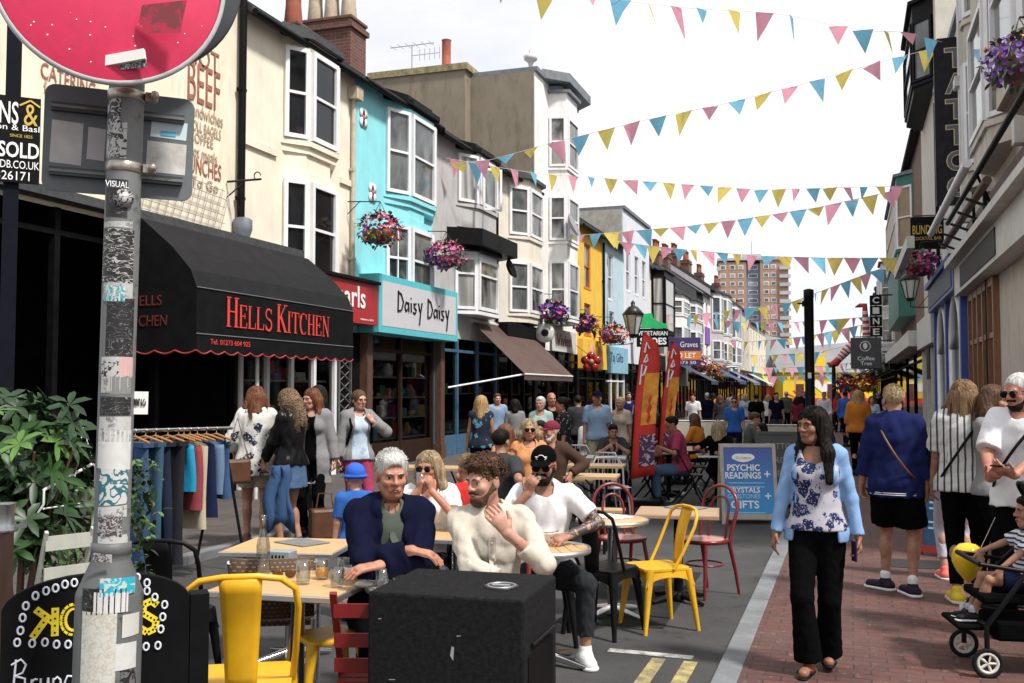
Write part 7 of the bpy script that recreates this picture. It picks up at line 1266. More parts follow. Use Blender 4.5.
def hair_mass(C, style, mat, *a):
    he, hcap, hp, hs = C['he'], C['hcap'], C['hp'], C['hs']; a = [x for x in a if x != 'nobrow']; v = min(C['vox']*.6, .012)
    if style == 'none': return
    sku = ('u', he((0, .016, .042), (.081, .099, .087), .01)); face_ = ('s', he((0, -.088, -.04), (.068, .075, .104), .015)); dn = C['hd'] @ V((0, 0, -1)); low = ('p', hp(0, .0, -.055), dn)
    if style == 'short': put(C, 'hair', [sku, ('u', he((0, -.02, .08), (.06, .07, .04), .02)), face_, low, ('s', he((.08, 0, -.04), (.03, .04, .05), .01)), ('s', he((-.08, 0, -.04), (.03, .04, .05), .01))], mat, v, strands(.003, .022))
    elif style == 'crop': put(C, 'hair', [('u', he((0, .016, .042), (.078, .096, .083), .01)), face_, low], mat, v, curls(.0015, .02))
    elif style == 'curly': put(C, 'hair', [sku, ('u', he((0, -.025, .092), (.07, .075, .046), .02)), ('u', he((.02, .02, .1), (.06, .07, .04), .02)), face_, low, ('s', he((.085, -.02, -.05), (.03, .05, .05), .01)), ('s', he((-.085, -.02, -.05), (.03, .05, .05), .01))], mat, v, curls(.009, .036))
    elif style == 'curlylong':
        put(C, 'hair', [sku, ('u', he((0, .03, -.02), (.115, .11, .12), .04)), ('u', hcap((0, .06, -.08), (0, .08, -.24), .11, .085, .04)), ('s', he((0, -.1, -.06), (.062, .085, .11), .02))], mat, v, curls(.014, .05))
    elif style in ('long', 'longfront', 'bob', 'pony'):
        L_ = a[0] if a else .3; o = [sku, ('u', he((0, .02, .03), (.086, .1, .09), .02))]; U = V((0, 0, 1))
        if style == 'pony': o += [face_, low, ('u', hcap((0, .1, .03), (0, .15, -.06), .028, .03, .02)), ('u', cap(hp(0, .15, -.06), hp(0, .15, -.06)+V((0, .03, -L_)), .03, .012, .02))]
        else:
            b0 = hp(0, .045, -.03); o += [('u', cap(b0, V((b0.x, b0.y, b0.z))+C['FY']*.05-U*L_, .084, .06, .05, C['SX'], 1.25))]
            for i in (1, -1):
                q = hp(i*.07, .02, -.03); m_ = q+C['SX']*i*.035-C['FY']*(.065 if style == 'longfront' else 0)-U*min(L_*.5, .15); e_ = m_+C['SX']*i*.012-C['FY']*(.05 if style == 'longfront' else -.02)-U*max(L_-.22, .02); o += [('u', cap(hp(i*.055, -.0, .06), q, .034, .036, .04)), ('u', cap(q, m_, .036, .036, .05)), ('u', cap(m_, e_, .036, .024, .05))]
            o += [('s', he((0, -.1, -.05), (.053, .075, .105), .015)), ('s', he((0, -.09, -.2), (.04, .06, .09), .02))]
        put(C, 'hair', o, mat, v, strands(.006, .03))
    elif style == 'bun': put(C, 'hair', [sku, face_, low, ('u', he((0, .11, .07), .04, .02))], mat, v, curls(.003, .03))
def beard(C, mat=None, t=.006):
    he, hcap = C['he'], C['hcap']; o = [('u', he((0, -.05, -.088), (.041+t, .04+t, .036+t), .02))]+[('u', hcap((i*.056, .0, -.03), (i*.026, -.058, -.088), .02+t*.6, .02+t, .02)) for i in (1, -1)]+[('u', hcap((-.026, -.082, -.046), (.026, -.082, -.046), .010+t*.5, .01+t*.5, .012)), ('s', he((0, -.1, -.0585), (.02, .02, .0075), .004)), ('s', he((0, -.02, .0), (.06, .09, .05), .01))]
    put(C, 'beard', o, mat or HR['brown'], min(C['vox']*.5, .008), curls(.002, .02))
def shades(C, big=1., up=0.):
    b = MB(LENS); b.X = Matrix.Scale(C['s'], 4); hp = C['hp']; Mh = C['hd'].to_4x4()
    for i in (1, -1):
        Mh.translation = hp(i*.031, -.098+up*.6, .0+up); b.X = Matrix.Scale(C['s'], 4) @ Mh @ Matrix.Rotation(R(-14*i), 4, 'Z'); b.ell((0, 0, 0), (.029*big*C['hs'], .006, .0225*big*C['hs']), 12, 8); b.X = Matrix.Scale(C['s'], 4)
        b.tube([hp(i*.055, -.088+up*.6, .008+up), hp(i*.079, -.02+up*.5, .008+up), hp(i*.08, .015, .004+up)], .0032, 5)
    b.tube([hp(-.012, -.1+up*.6, .006+up), hp(.012, -.1+up*.6, .006+up)], .003, 5); b.build('sunglasses', None, C['root'])
def specs(C):
    b = MB(BLACK); b.X = Matrix.Scale(C['s'], 4); hp = C['hp']
    for i in (1, -1): b.tube([hp(i*.031+.021*math.cos(t), -.1, .001+.017*math.sin(t)) for t in np.linspace(0, 2*PI, 13)[:-1]], .0024, 4, True); b.tube([hp(i*.05, -.098, .006), hp(i*.079, .0, .006)], .0024, 4)
    b.build('glasses', None, C['root'])
def top(C, mat, sleeve=1., d=.017, hem=-.05, neck=.075, ds=None, fold=.006, flare=0., name='shirt', neckdrop=.02, seed=1, cuff=None, open_=0., straps=False, collar=0., vox=None):
    J, U = C['J'], C['U']; ds = d if ds is None else ds; hem_p = C['pel']+U*hem; o = [('u', inf(p, d)) for p in C['torso']]
    if hem < -.06 or flare: o += [('u', cap(C['waist'], hem_p-U*.02, .13+d+flare*.3, (.16 if not C['f'] else .165)*C['g']+d+flare, .05, C['FY'], .74))]
    if hem < .08: o += [('u', cap(J['hi'+a], J['hi'+a]+(J['kn'+a]-J['hi'+a])*.16, .088*C['g']**.6+d+.006, .085*C['g']**.6+d+.006, .05)) for a in 'LR']
    o += [('p', hem_p, -U)]
    for a in 'LR':
        if sleeve > 0:
            sh, el, wr = J['sh'+a], J['el'+a], J['wr'+a]; t = min(sleeve, .5)*2; e = sh+(el-sh)*t; n = (el-sh).normalized()
            pu = C['armU'][a]; o += [('u', cap(sh, el, pu[3]+ds*.9, pu[4]+ds+.004, .03, None, 1., ((e, n),) if sleeve <= .5 else ()))]
            if sleeve > .5: t = (sleeve-.5)*2; e = el+(wr-el)*t; n = (wr-el).normalized(); pf = C['armF'][a]; o += [('u', cap(el, wr, pf[3]+ds, pf[4]+ds*.9+.006, .02, None, 1., ((e, n),)))]
        elif straps: o += [('s', elp(J['sh'+a]+C['SX']*(.02 if a == 'L' else -.02), (.075, .12, .09), None, .01))]
    nc = C['nb']+U*.02-C['FY']*.055-U*neckdrop; o += [('s', elp(nc, (neck, neck*1.05, neck*(.9+neckdrop*8)), None, .01)), ('s', cap(C['nb']-U*.02, C['nb']+U*.1, .06, .06, .008))]
    if open_: o += [('s', cap(C['nb']-C['FY']*.12-U*.02, C['pel']-C['FY']*.17-U*.2, open_*.55, open_, .01, C['FY'], 1.7))]
    r = put(C, name, o, mat, vox or max(C['vox'], .008), folds(fold, seed) if fold else None)
    if collar:
        b = MB(mat); b.X = Matrix.Scale(C['s'], 4); nb = C['nb']+U*.005; R_ = .066
        for i in (1, -1):
            pts = []; 
            for k in range(9): an_ = -PI/2+i*(.18+k*(PI-.18)/8); pts.append((nb+C['SX']*math.cos(an_)*R_*1.05+C['FY']*math.sin(an_)*R_*1.08-U*(.035 if k < 2 else .012-k*.003)))
            b.add(sum([[p+U*collar, p-U*.015+(p-nb).normalized()*.022] for p in pts], [])+[pts[0]-U*collar*1.2+C['SX']*i*.03-C['FY']*.02], [(2*k, 2*k+1, 2*k+3, 2*k+2) for k in range(8)]+[(0, 1, 18)])
        b.build('collar', None, r)
    return r
def legs(C, mat, length=1., d=.012, rise=.1, flare=0., fold=.005, name='trousers', seed=3, loose=0., vox=None):
    J = C['J']; U = C['U']; up = C['pel']+U*rise; o = [('u', inf(C['torso'][0], .004)), ('u', inf(C['torso'][1], .004)), ('p', up, U)]
    for a in 'LR':
        hi, kn, an = J['hi'+a], J['kn'+a], J['an'+a]; t = min(length, .5)*2; e = hi+(kn-hi)*t; n = (kn-hi).normalized(); p = C['thigh'][a]
        o += [('u', cap(hi, kn, p[3]+d, p[4]+d+loose, .03, None, 1., ((e, n),) if length <= .5 else ()))]
        if length > .5: t = (length-.5)*2; e = kn+(an-kn)*t; n = (an-kn).normalized(); o += [('u', cap(kn, kn+(an-kn)*max(t, 1), .053+d+loose*.8, .037+d+flare, .02, None, 1., ((e, n),)))]
    return put(C, name, o, mat, vox or max(C['vox'], .008), folds(fold, seed, .1))
def skirt(C, mat, hem=-.3, flare=.03, name='skirt', rise=.12, d=.012, fold=.004):
    U = V((0, 0, 1)); p = C['pel']; o = [('u', inf(C['torso'][0], d)), ('u', cap(p, p+U*(hem-.02), .16*C['g']+d, .165*C['g']+d+flare, .04, C['FY'], .76)), ('p', p+U*hem, -U), ('p', p+U*rise, U)]; return put(C, name, o, mat, max(C['vox'], .008), folds(fold, 5, .12))
def shoes(C, mat, sole=None, sock=None, t=.008):
    for a in 'LR':
        J = C['J']; an, fw, up = J['an'+a], J['fw'+a], J['fu'+a]; q = fw.cross(up); gz = an-up*.085; c0 = ((gz+up*.02, -up),)
        o = [('u', cap(an-up*.045-fw*.035, an-up*.052+fw*.145, .04+t, .032+t, .03, q, 1.12, c0)), ('u', cap(an-up*.05, an+up*.015, .045, .042, .02)), ('p', gz+up*.02, -up)]
        s_ = put(C, 'shoe', o, mat, min(max(C['vox'], .006), .014)); o2 = [('u', cap(an-up*.07-fw*.037, an-up*.07+fw*.15, .047+t, .04+t, .02, q, 1.1)), ('p', gz+up*.024, up), ('p', gz, -up)]
        put(C, 'sole', o2, sole or mat, min(max(C['vox']*.8, .006), .012), None, s_)
        if sock: put(C, 'sock', [('u', cap(an, an+up*.05, .041, .042, .01))], sock, .01, None)
from mathutils.bvhtree import BVHTree
def front(C, o, x, zs, off=.002):
    """points on the front of a garment, x to the wearer's left of the middle, heights zs above the pelvis along the spine"""
    me = o.data; t = BVHTree.FromPolygons([v.co for v in me.vertices], [tuple(p.vertices) for p in me.polygons]); out = []
    for z in zs:
        q = (C['pel']+C['U']*z+C['SX']*x-C['FY']*.5)*C['s']; h = t.ray_cast(q, C['FY'])
        if h[0] is not None: out.append(h[0]-C['FY']*off)
    return out
def placket(C, o, mat, z0, z1, w=.018, buttons=None, n=5):
    zs = np.linspace(z0, z1, 16); b = MB(mat); l, r = front(C, o, -w, zs, .0025), front(C, o, w, zs, .0025); m = min(len(l), len(r))
    if m > 2:
        b.add(l[:m]+r[:m], [(i, i+1, m+i+1, m+i) for i in range(m-1)], True); b.tube(l[:m], .0016, 4); b.tube(r[:m], .0016, 4); b.build('placket', None, o)
    if buttons:
        b = MB(buttons)
        for p in front(C, o, 0, np.linspace(z0+.02, z1-.03, n), .005): b.ell(p, (.0058, .004, .0058), 8, 5)
        b.build('shirt_button', None, o)
def pocket(C, o, mat, x, z, w=.06, h=.07):
    c = [front(C, o, x+a, [z+e], .003) for a, e in ((-w, h), (-w, -h*.7), (0, -h), (w, -h*.7), (w, h))]
    if all(c): b = MB(mat); q = [k[0] for k in c]; b.tube(q+[q[0]], .0022, 4); b.build('pocket_seam', None, o)
GARM = {'top': top, 'legs': legs, 'skirt': skirt, 'shoes': shoes, 'beard': beard, 'shades': shades, 'specs': specs}
def seat_pose(seat=.45, kx=.11, fwd=.42, ax=.12, ay=-.40, **k):
    z = seat+.095; d = dict(pel=(0, 0, z), anL=(ax, ay, .085), anR=(-ax, ay, .085), kpL=(.15, -1, .8), kpR=(-.15, -1, .8)); d.update(k); return d
# ================================================================ THE PEOPLE IN THE STREET
def m_floral(name, c0, c1, sc_, th=.3, c2=None, leafy=0):
    m, t, b = base_mat(name); v = coords(t); w = nd(t, 'ShaderNodeTexNoise', Scale=sc_*2.2, Detail=3.0); t.links.new(v, w.inputs['Vector']); q = mixc(t, .09/sc_*9, v, w.outputs['Color'])
    vo = nd(t, 'ShaderNodeTexVoronoi', Scale=sc_); t.links.new(q, vo.inputs['Vector']); f = ramp(t, vo.outputs['Distance'], [(th, 1), (th+.03, 0)])
    vo2 = nd(t, 'ShaderNodeTexVoronoi', Scale=sc_*5); t.links.new(v, vo2.inputs['Vector']); f2 = ramp(t, vo2.outputs['Distance'], [(.28, .25), (.36, 1)]); mm = nd(t, 'ShaderNodeMath', operation='MULTIPLY'); t.links.new(f, mm.inputs[0]); t.links.new(f2, mm.inputs[1])
    c = mixc(t, mm.outputs[0], c0, c1)
    if c2: vo3 = nd(t, 'ShaderNodeTexVoronoi', Scale=sc_*1.9); t.links.new(q, vo3.inputs['Vector']); c = mixc(t, ramp(t, vo3.outputs['Distance'], [(.16, 1), (.2, 0)]), c, c2)
    t.links.new(c, b.inputs['Base Color']); setb(b, r=.85, spec=.2); bump(t, b, noise(t, v, 22), .3, .006); return m
def m_stripe(name, c0, c1, axis, period, duty=.5, soft=.04, wob=.3):
    m, t, b = base_mat(name); s_ = nd(t, 'ShaderNodeSeparateXYZ'); v = coords(t); t.links.new(v, s_.inputs[0]); n = noise(t, v, 5, 2); a = nd(t, 'ShaderNodeMath', operation='MULTIPLY_ADD'); t.links.new(n, a.inputs[0]); a.inputs[1].default_value = period*wob; t.links.new(s_.outputs[axis], a.inputs[2])
    d = nd(t, 'ShaderNodeMath', operation='DIVIDE'); t.links.new(a.outputs[0], d.inputs[0]); d.inputs[1].default_value = period; f = nd(t, 'ShaderNodeMath', operation='FRACT'); t.links.new(d.outputs[0], f.inputs[0])
    t.links.new(mixc(t, ramp(t, f.outputs[0], [(duty-soft, 0), (duty+soft, 1)]), c0, c1), b.inputs['Base Color']); setb(b, r=.85, spec=.2); bump(t, b, noise(t, v, 22), .3, .006); return m
CL = {n: cloth('cloth_'+n, c) for n, c in (('navy', (.006, .007, .022)), ('olive', (.075, .09, .075)), ('beige', (.50, .46, .39)), ('white', (.66, .66, .68)), ('black', (.0028, .0028, .0032)), ('skyblue', (.19, .32, .54)), ('royal', (.009, .014, .07)), ('orange', (.50, .17, .025)), ('red', (.50, .03, .025)), ('maroon', (.16, .02, .04)), ('plum', (.28, .04, .09)), ('khaki', (.30, .26, .19)), ('grey', (.2, .2, .205)), ('dgrey', (.04, .042, .046)), ('mint', (.42, .55, .52)), ('paleblue', (.38, .47, .58)), ('sand', (.45, .38, .30)), ('brown', (.06, .035, .025)), ('teeblue', (.03, .11, .36)), ('shirtblue', (.20, .29, .42)), ('peach', (.52, .24, .10)), ('lilac', (.45, .43, .50)))}
JN = {'mid': denim('worn_blue_denim', (.06, .11, .2)), 'dark': denim('dark_grey_denim', (.022, .024, .028)), 'pale': denim('pale_denim', (.22, .30, .42)), 'black': CL['black']}
TR = M('white_trainer', (.68, .68, .69), .5, 0, .04); BS = M('black_shoe', (.01, .01, .011), .5); LEATH = M('black_leather', (.008, .008, .009), .3, 0, .3, 10, .5, 30); BLEATH = M('brown_leather', (.09, .035, .017), .45, 0, .25, 8, .3, 30)
def prop(C, name, label, cat, f):      # something held: built in the figure's own frame but a thing of its own
    r = C['root']; o = thing(name, label, cat, r.location.copy(), r.rotation_euler[2]); f(o, C['s'], C); return o
# -- woman walking towards us on the brick pavement
FLO = m_floral('blue_floral_cotton', (.38, .37, .42), (.012, .019, .075), 15, .46, (.07, .09, .2))
p = spot(815, 6.1); w1, C1 = person('woman in light blue cardigan and blue floral top walking towards us on the brick pavement', p, facing(p, -6), 1.60, 'f', 'brown', dict(lean=(-1, 0), head=(-34, 4, 0), wrL=(.27, -.02, .85), wrR=(-.27, -.06, .85), epL=(.7, .7, 0), epR=(-.7, .7, 0), anL=(.045, .14, .085), anR=(-.055, -.10, .085), hL=((.1, -.2, -1), (-1, -.2, 0), .7), hR=((-.15, -.35, -1), (.9, .3, -.1), .45), tpL=-12), ('longfront', HR['black'], .40),
    [('legs', CL['black'], .985, {'flare': .042, 'loose': .004, 'fold': .004}), ('top', FLO, 0, .02, .0, .088, {'straps': True, 'neckdrop': .045, 'fold': .005, 'flare': .012}), ('top', CL['skyblue'], .97, .02, -.07, {'open_': .165, 'ds': .006, 'name': 'cardigan', 'fold': .006, 'seed': 4, 'neck': .095})], vox=.0085, face=True, hv=.0042, lips=M('red_lip', (.25, .05, .05), .4))
put(C1, 'sandal', sum([[('u', cap(C1['J']['an'+a]+C1['J']['fw'+a]*-.04-V((0, 0, .075)), C1['J']['an'+a]+C1['J']['fw'+a]*.15-V((0, 0, .078)), .042, .036, .01, V((0, 0, 1)), .3)), ('u', cap(C1['J']['an'+a]+C1['J']['fw'+a]*.09-V((.035, 0, .055)), C1['J']['an'+a]+C1['J']['fw'+a]*.09+V((.035, 0, -.055)), .018, .018, .01))] for a in 'LR'], []), BS, .008)
def f_(o, s, C):
    w = C['J']['pmL']; b = MB(M('purple_phone', (.03, .015, .05), .2)); b.X = Matrix.Scale(s, 4); b.box(w+V((-.0, -.03, 0)), (.012, .07, .135), .5); b.build('case', None, o, bev=.004)
prop(C1, 'mobile_phone', 'dark mobile phone held low by the woman in light blue cardigan', 'phone', f_)
# -- older man at the nearest table
p = spot(389, 5.42, ROAD); m1, C2 = person('older grey-haired man in navy jacket sitting with crossed forearms at the near table', p, facing(p, 8), 1.80, 'm', 'ruddy', seat_pose(.46, lean=(7, 0), head=(4, 6, 0), wrR=(.07, -.34, .885), wrL=(-.10, -.36, .82), epR=(-1, .1, -.6), epL=(1, .1, -.6), hR=((1, -.35, -.22), (-.15, .1, -1), .35), hL=((-1, -.15, -.1), (0, .2, -1), .35)), ('short', HR['grey']),
    [('top', CL['olive'], .9, .014, -.02, {'collar': .035, 'neckdrop': .02, 'neck': .043, 'fold': .004, 'ds': .010}), ('top', CL['navy'], .93, .024, -.10, {'open_': .095, 'name': 'jacket', 'fold': .016, 'seed': 6, 'ds': .016, 'collar': .03}), ('legs', CL['black'], .97), ('shoes', BS)], vox=.0085, face=True, hv=.004)
g_ = {c.name.split('.')[0]: c for c in m1.children}; placket(C2, g_['shirt'], CL['olive'], .22, .42, .016, CERAM, 3)
for x in (.13, -.13): pocket(C2, g_['jacket'], cloth('navy_seam', (.004, .005, .014)), x, .12)
# -- curly-haired man in beige
p = spot(490, 5.3, ROAD); m2, C3 = person('curly-haired bearded man in beige shirt sitting with a hand on his chin', p, facing(p, 4), 1.75, 'm', 'fair', seat_pose(.47, lean=(6, 0), head=(-52, 6, -3), wrL=(.075, -.265, 1.0), epL=(.75, -.35, -1), wrR=(.10, -.34, .76), epR=(-1, 0, -.5), hL=((-.62, -.12, .85), (-.35, .9, .1), .42), hR=((1, .1, 0), (0, .3, -1), .3)), ('curly', HR['brown']),
    [('top', CL['beige'], .78, .012, -.06, {'collar': .035, 'neckdrop': .03, 'neck': .05, 'fold': .010, 'seed': 8, 'ds': .010}), ('legs', CL['dgrey'], .97), ('beard', HR['brown'], .003), ('shoes', TR)], vox=.0085, face=True, hv=.004)
g_ = {c.name.split('.')[0]: c for c in m2.children}; placket(C3, g_['shirt'], CL['beige'], .22, .42, .018, CERAM, 3); pocket(C3, g_['shirt'], cloth('beige_seam', (.36, .33, .27)), -.08, .27, .05, .06)
# -- man in the black cap
p = spot(545, 6.75, ROAD); m3, C4 = person('bearded man in white t-shirt, black cap and dark sunglasses eating from a spoon', p, facing(p, -4), 1.73, 'm', 'tan', seat_pose(.46, lean=(5, 0), head=(-6, 8, 0), wrR=(-.10, -.27, 1.06), epR=(-.8, -.1, -1), wrL=(.17, -.30, .80), epL=(1, .2, -.2), hR=((.35, -.15, .9), (.2, 1, 0), .9), hL=((-.6, -.6, -.2), (-.3, .2, -1), .4), anL=(.28, -.36, .085), anR=(-.06, -.30, .085), kpL=(.5, -1, .9), ftL=14), ('crop', HR['dark']),
    [('top', CL['white'], .36, .015, -.06, {'neck': .068, 'fold': .009, 'seed': 10, 'ds': .018}), ('legs', JN['dark'], .88, {'fold': .008}), ('beard', HR['dark'], .007), ('shades', 1.1), ('shoes', TR, TR)], vox=.009, face=True, hv=.005)
TAT = m_scribble('tattooed_skin', (.33, .18, .12), (.045, .035, .035), 22, .5, .12); put(C4, 'tattoo_sleeve', [('u', inf(C4['armU']['L'], .002)), ('u', inf(C4['armF']['L'], .002))], TAT, .009)
def cap_hat(C, mat, brim=True, name='cap', logo=None):
    he, hp, hd = C['he'], C['hp'], C['hd']; up = hd @ V((0, 0, 1)); o = [('u', he((0, .014, .05), (.087, .106, .088), .01)), ('p', hp(0, 0, .034), -up)]; c = put(C, name, o, mat, .008)
    if brim: q = Matrix.Rotation(0, 3, 'X'); put(C, 'cap_peak', [('u', elp(hp(0, -.105, .04), (.072, .085, .010), [list(r_) for r_ in hd @ Matrix.Rotation(R(10), 3, 'X')], .01)), ('p', hp(0, -.05, 0), hd @ V((0, 1, 0)))], mat, .007, None, c)
    if logo: b = MB(WHT); b.X = Matrix.Scale(C['s'], 4); [b.tube([hp(x0, -.082-.012*(1-abs(x0)/.04), z0), hp(x1, -.082-.012*(1-abs(x1)/.04), z1)], .003, 5) for x0, z0, x1, z1 in ((-.04, .075, .04, .075), (-.035, .062, -.01, .088), (.035, .062, .01, .088), (-.01, .088, .01, .088), (-.03, .058, .03, .058))]; b.build('emblem', None, c)
cap_hat(C4, CL['black'], logo=1)
def f_(o, s, C): b = MB(CHROME); b.X = Matrix.Scale(s, 4); a = C['J']['wrR']+V((.02, -.04, .07)); m_ = C['hp'](-.01, -.125, -.058); b.tube([a, m_], .004, 5); b.ell(m_, (.02, .012, .012), 8, 6); b.build('spoon_metal', None, o); b = MB(CERAM); b.X = Matrix.Scale(s, 4); b.ell(m_+V((0, 0, .006)), (.017, .015, .012), 8, 6); b.build('ice_cream', None, o)
prop(C4, 'spoon', 'metal spoon lifted to the mouth of the man in black cap', 'spoon', f_)
# -- woman drinking
p = spot(432, 7.3, ROAD); w2, C5 = person('woman in white top and sunglasses lifting a glass to her mouth with both hands', p, facing(p, -10), 1.66, 'f', 'ruddy', seat_pose(.45, lean=(6, 0), head=(-14, 4, 0), wrL=(.05, -.24, 1.06), wrR=(-.06, -.24, 1.06), epL=(1, -.2, -1), epR=(-1, -.2, -1), hL=((-.25, -.1, 1), (-.7, .7, 0), .7), hR=((.25, -.1, 1), (.7, .7, 0), .7)), ('long', HR['fairhair'], .24),
    [('top', CL['white'], .4, .022, -.05, {'fold': .008, 'seed': 12, 'ds': .03}), ('legs', m_floral('black_white_print', (.012, .012, .014), (.4, .4, .42), 9), .97), ('shades',), ('shoes', BS)], vox=.0095, face=True, hv=.0055)
def f_(o, s, C): m_ = C['hp'](0, -.15, -.065)*s; MB(GLASS).lathe([(.028, -.05), (.035, .05), (.032, .05), (.026, -.04), (.001, -.04)], 14, m_).build('glass', None, o)
prop(C5, 'drinking_glass', 'glass held to the mouth of the woman in white top', 'glass', f_)
# -- children by the tables
p = spot(468, 8.3, ROAD); person('blond child in red top sitting with its back to us', p, facing(p, 200), 1.38, 'm', 'fair', seat_pose(.55), ('short', HR['sandy']), [('top', CL['red'], .4, .02, -.05), ('legs', JN['mid'], .9), ('shoes', BS)], vox=.014, hs=1.2)
p = spot(356, 7.6, ROAD); _, C = person('small child in bright blue sun hat behind the older man', p, facing(p, 190), 1.12, 'm', 'fair', dict(), ('crop', HR['sandy']), [('top', CL['teeblue'], .4, .02, -.05), ('legs', CL['navy'], .5), ('shoes', BS)], vox=.013, hs=1.32)
HB = cloth('bright_blue_hat', (.035, .11, .50)); o = [('u', C['he']((0, .012, .05), (.09, .108, .085), .01)), ('p', C['hp'](0, 0, .02), V((0, 0, -1))), ('u', cap(C['hp'](0, .01, .02), C['hp'](0, .01, .035), .15, .11, .02, V((0, 0, 1)), .35))]; put(C, 'sun_hat', o, HB, .01)
# -- navy figure, seen from behind on the right pavement
def strap(C, side=1, mat=None, bag=None):
    s = C['s']; g = C['g']; b = MB(mat or BLEATH); b.X = Matrix.Scale(s, 4); pts = []
    for k in range(25):
        a = 2*PI*k/24; t = (1+math.cos(a))/2; c = C['pel']+C['U']*(.02+.47*t); x = side*(.12-.30*(1-t)); y = math.sin(a)*(.16*g+.035)*(1-.12*t); pts.append(c+C['SX']*x+C['FY']*y)
    b.tube(pts[:-1], .011, 6, True); b.build('shoulder_strap', None, C['root'])
p = spot(894, 8.4); _, C = person('stout short-haired person in dark blue fleece and black shorts seen from behind', p, facing(p, 168), 1.74, 'm', 'tan', dict(head=(25, 4, 0), wrL=(.29, -.02, .86), wrR=(-.24, -.05, .86), anL=(.12, -.10, .085), anR=(-.13, .05, .085), ftL=70, ftR=40, hL=((0, -.2, -1), (-1, .2, 0), .7)), ('short', HR['sandy']),
    [('legs', CL['black'], .40, .03, {'loose': .035, 'name': 'shorts'}), ('top', CL['royal'], .82, .026, -.12, {'ds': .022, 'fold': .012, 'name': 'fleece', 'seed': 14}), ('shoes', M('black_purple_trainer', (.025, .015, .03), .6, 0, .5, 40), TR, TR)], vox=.0095, fat=1.1); strap(C)
b = MB(CL['white']); b.X = Matrix.Scale(C['s'], 4)
for dz in (-.085, -.1): b.tube([C['pel']+V((.212*math.cos(a), .157*math.sin(a), dz)) for a in np.linspace(0, 2*PI, 30)[:-1]], .0045, 5, True)
b.build('hem_stripe', None, C['root'])
# -- striped shirt woman
STR = m_stripe('black_striped_linen', (.50, .50, .48), (.04, .045, .06), 0, .052, .72, .06)
p = spot(963, 8.05); _, C = person('long-haired woman in black and white striped shirt seen from behind, in yellow shoes', p, facing(p, 176), 1.78, 'f', 'tan', dict(head=(-10, 2, 0), wrL=(.26, -.12, .88), wrR=(-.15, -.25, 1.0), anL=(.07, .05, .085), anR=(-.07, -.04, .085), ftL=20, ftR=10), ('long', HR['ombre'], .40), [('legs', CL['black'], .93), ('top', STR, .42, .034, -.06, {'ds': .045, 'fold': .010, 'flare': .02, 'seed': 16}), ('shoes', M('yellow_canvas', (.58, .42, .03), .7), M('pale_sole', (.6, .55, .4), .6))], vox=.0095); strap(C, -1, LEATH)
p = spot(952, 9.0); person('woman in white trousers and coral pink shoes half hidden by the striped shirt woman', p, facing(p, 190), 1.60, 'f', 'fair', dict(), ('bob', HR['brown'], .1), [('legs', CL['lilac'], .86), ('top', CL['dgrey'], .9, .018), ('shoes', M('coral_shoe', (.75, .13, .11), .6), TR)], vox=.014)
p = spot(991, 7.9); _, C = person('woman with wavy brown hair and sunglasses pushed up, in profile at the right edge', p, facing(p, 62), 1.74, 'f', 'tan', dict(head=(10, 3, 0), wrR=(-.05, -.28, 1.05)), ('bob', HR['brown'], .13), [('legs', CL['black'], .97), ('top', CL['grey'], .45, .02), ('shoes', BS)], vox=.0105, face=True, hv=.006); shades(C, 1.05, .075)
p = spot(1022, 6.9); _, C = person('man in white shirt and sunglasses looking down at his phone at the right edge', p, facing(p, -18), 1.83, 'm', 'ruddy', dict(lean=(-4, 0), head=(-22, 12, 0), wrR=(-.10, -.33, 1.05), epR=(-1, .5, -.6), wrL=(.06, -.36, 1.08), epL=(1, .5, -.6), hR=((.5, -.6, .3), (.5, .2, .8), .5), hL=((-.5, -.6, .3), (-.4, .2, .8), .5)), ('crop', HR['grey']), [('legs', CL['black'], .97), ('top', CL['white'], .42, .024, -.08, {'ds': .034, 'fold': .010, 'seed': 18}), ('beard', HR['dark'], .002), ('shades', 1.1), ('shoes', BS)], vox=.0095, face=True, hv=.0055); strap(C, 1, LEATH)
def f_(o, s, C): w = C['J']['pmR']; b = MB(BLK_M); b.X = Matrix.Scale(s, 4); b.box(w+V((.02, -.02, .03)), (.075, .14, .01)); b.build('case', None, o, bev=.003)
prop(C, 'mobile_phone', 'black mobile phone in the hands of the man in white shirt', 'phone', f_)
p = spot(858, 20); person('woman in orange jumper and black trousers walking away past the signs', p, facing(p, 178), 1.70, 'f', 'fair', dict(anL=(.08, .12, .085), anR=(-.08, -.12, .085)), ('long', HR['blonde'], .16), [('legs', CL['black'], .97), ('top', CL['orange'], .7, .035, -.06, {'ds': .04}), ('shoes', BS)], vox=.02, fat=1.15)
p = spot(887, 14.5); person('white and purple haired person beyond the dark blue fleece', p, facing(p, 185), 1.60, 'f', 'fair', dict(), ('short', hairm('lilac_hair', (.3, .22, .42))), [('legs', CL['dgrey'], .97), ('top', CL['sand'], .7, .02), ('shoes', BS)], vox=.02)
